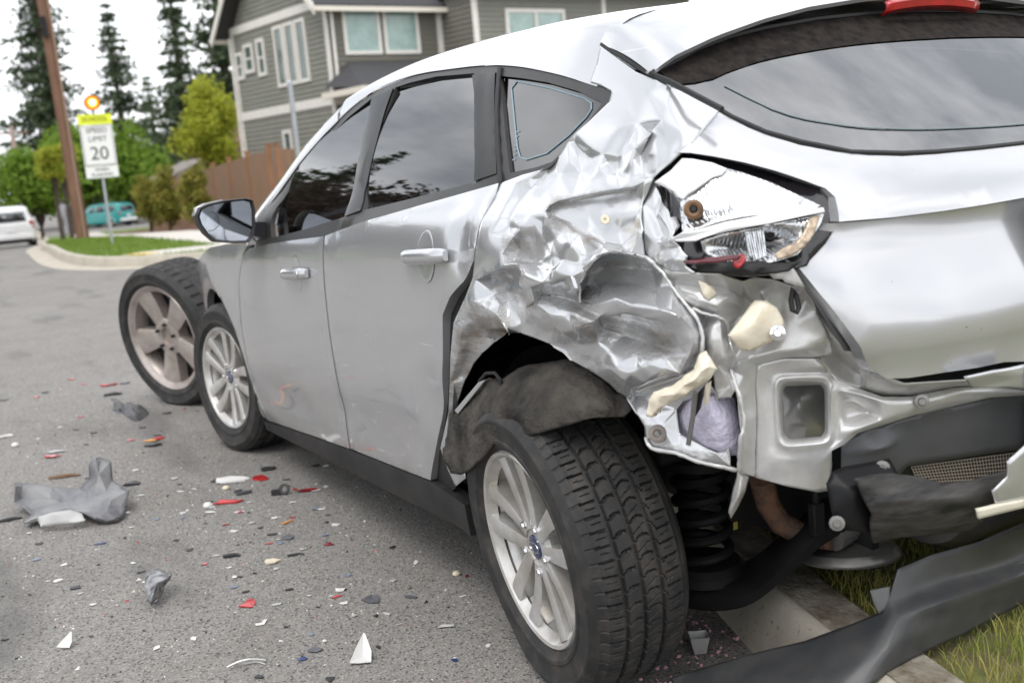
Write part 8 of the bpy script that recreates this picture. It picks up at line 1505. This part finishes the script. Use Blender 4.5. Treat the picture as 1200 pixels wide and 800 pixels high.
for i, (x, y, ln, ra, ro, c, sh, lab) in enumerate(DEBRIS):
    rng = random.Random(i*7+3); b = MB(); M = tf((x, y, .0)) @ Matrix.Rotation(BASE_ROT+R(ro), 4, 'Z'); wd = ln*max(ra*2.1, .10); th = min(.012, max(.003, ln*.06)); bend = ln*.045*rng.uniform(.0, 1.2)
    def sheet2(P, zf):
        n = len(P); vs = [(p[0], p[1], zf(p)+.0015) for p in P]+[(p[0], p[1], zf(p)+th) for p in P]
        c0 = (sum(p[0] for p in P)/n, sum(p[1] for p in P)/n); zc = bend+th; vs += [(c0[0], c0[1], zc-th*.6), (c0[0], c0[1], zc)]
        fs = [(i_, (i_+1) % n, 2*n) for i_ in range(n)]+[(n+i_, n+(i_+1) % n, 2*n+1) for i_ in range(n)]+[(i_, (i_+1) % n, n+(i_+1) % n, n+i_) for i_ in range(n)]
        b.add(vs, fs, M)
    if sh in ('chip', 'sliver'):
        n = 6 if sh == 'chip' else 7; P = []
        for k in range(n):
            a = 2*math.pi*(k+rng.uniform(-.38, .38))/n; rr_ = rng.uniform(.55, 1.1)
            cx = math.copysign(abs(math.cos(a))**(.8 if sh == 'chip' else .6), math.cos(a)); P.append((cx*ln/2*rr_, math.sin(a)*wd/2*rng.uniform(.45, 1.25)))
        sheet2(P, lambda p: max(0, rng.uniform(-.6, 1.0))*ln*.06)
    elif sh == 'tri':
        P = [(-.5*ln, -.35*wd), (-.1*ln, -.40*wd), (.45*ln, -.42*wd), (.5*ln, -.1*wd), (.28*ln, .45*wd), (.2*ln, .5*wd), (-.2*ln, .05*wd)]; sheet2(P, lambda p: .004+.03*(p[1]/wd+.4))
    elif sh == 'ell':
        P = [(-.5*ln, -.1*wd), (.15*ln, -.2*wd), (.5*ln, .5*wd), (.25*ln, .55*wd), (.05*ln, .1*wd), (-.5*ln, .2*wd)]; sheet2(P, lambda p: .001)
    elif sh == 'lump':
        b.lathe([(0, ln*.30), (ln*.3, ln*.26), (ln*.48, ln*.05), (ln*.45, -ln*.15), (ln*.2, -ln*.22), (0, -ln*.22)], 12, M @ tf((0, 0, ln*.22)) @ Matrix.Rotation(R(90), 4, 'X'))
    elif sh == 'stick':
        b.tube([(-ln/2, 0, .004), (-ln*.1, rng.uniform(-.1, .1)*ln*.3, .006), (ln*.2, 0, .008), (ln/2, rng.uniform(-.1, .1)*ln, .005)], [ln*ra*.35+.001, ln*ra*.5+.001, ln*ra*.35+.001, ln*ra*.25+.0006], 7, M=M)
    elif sh == 'curve':
        L2 = .09; b.tube([(0, L2*(t-.5), .006+.010*math.sin(t*3.14)) for t in [k/8 for k in range(9)]], .0025, 6, M=M @ Matrix.Rotation(.4, 4, 'Z'))
        b.tube([(.012*math.sin(t*3), L2*(t-.5)*.6-.02, .004) for t in [k/6 for k in range(7)]], .0018, 6, M=M)
    elif sh == 'ring':
        M2 = M @ tf((ln*.22, 0, ln*.28)) @ Matrix.Rotation(R(-20), 4, 'X'); b.lathe([(ln*.14, -.006), (ln*.14, .006), (ln*.27, .006), (ln*.27, -.006)], 20, M2, closed=True); b.box((-ln*.22, 0, ln*.14), (ln*.45, .02, ln*.26), M)
    elif sh == 'cup':
        b.loft([[(sx*ln*k, sy*ln*k, z) for sx, sy in ((-.5, -.5), (.5, -.5), (.5, .5), (-.5, .5))] for k, z in ((.62, .004), (.75, .018), (1, .045), (.94, .045), (.7, .02), (.55, .010))], M, closed=True, caps=True)
    o = b.build('debris_shard', DCOL[c], None, angle=25 if sh in ('lump', 'stick', 'curve', 'ring') else None)
    tag(o, lab or GEN[c], 'debris', 'crash debris on the asphalt')
# crumbs nobody could count
def crumbs(name, n, m, label, seed, smin, smax):
    rng = random.Random(seed); b = MB(); k = 0
    while k < n:
        x = rng.gauss(1.6, 1.4); y = 1.25+rng.gauss(0, .45)+.05*(x-1)
        if y < .35 or x < -.7 or x > 6 or (y < .8 and rng.random() < .6): continue
        s_ = rng.uniform(smin, smax)*(1 if rng.random() < .9 else 1.8); q = [Vector((rng.uniform(-1, 1), rng.uniform(-1, 1), 0))*s_ for _ in range(3)]; p = Vector((x, y, .0008))
        b.add([p+q[0], p+q[1], p+q[2], p+Vector((rng.uniform(-.4, .4)*s_, rng.uniform(-.4, .4)*s_, s_*rng.uniform(.35, .8)))], [(0, 2, 1), (0, 1, 3), (1, 2, 3), (2, 0, 3)]); k += 1
    o = b.build(name, m, None, angle=None); tag(o, label, 'crumbs', kind='stuff')
crumbs('white_crumbs', 1000, DCOL['white'], 'scattered white glass and paint crumbs on the asphalt', 1, .0022, .0060)
crumbs('black_crumbs', 620, DCOL['dark'], 'scattered black plastic crumbs on the asphalt', 2, .0025, .0065)
crumbs('red_crumbs', 110, DCOL['red'], 'scattered tiny red lens crumbs on the asphalt', 3, .003, .006)
crumbs('cream_crumbs', 260, DCOL['cream'], 'scattered cream grit and chips on the asphalt', 4, .002, .0055)
rng = random.Random(5); b = MB(); PET = mat('pink_petals', (.62, .36, .42), .8, color2=(.40, .20, .24), vscale=40)
for x, y in PETALS:
    for k in range(26):
        p = Vector((x+rng.gauss(0, .045), y+rng.gauss(0, .03), .016+rng.random()*.006)); a = rng.random()*6.28; s_ = rng.uniform(.003, .007)
        u = Vector((math.cos(a), math.sin(a), rng.uniform(-.2, .5))).normalized()*s_; v = u.orthogonal().normalized()*s_*.6
        b.add([p-u, p+v, p+u, p-v], [(0, 1, 2, 3)])
tag(b.build('fallen_petals', PET, None, angle=None, recalc=False), 'pink blossom petals and grit gathered in the gutter', 'petals', kind='stuff')
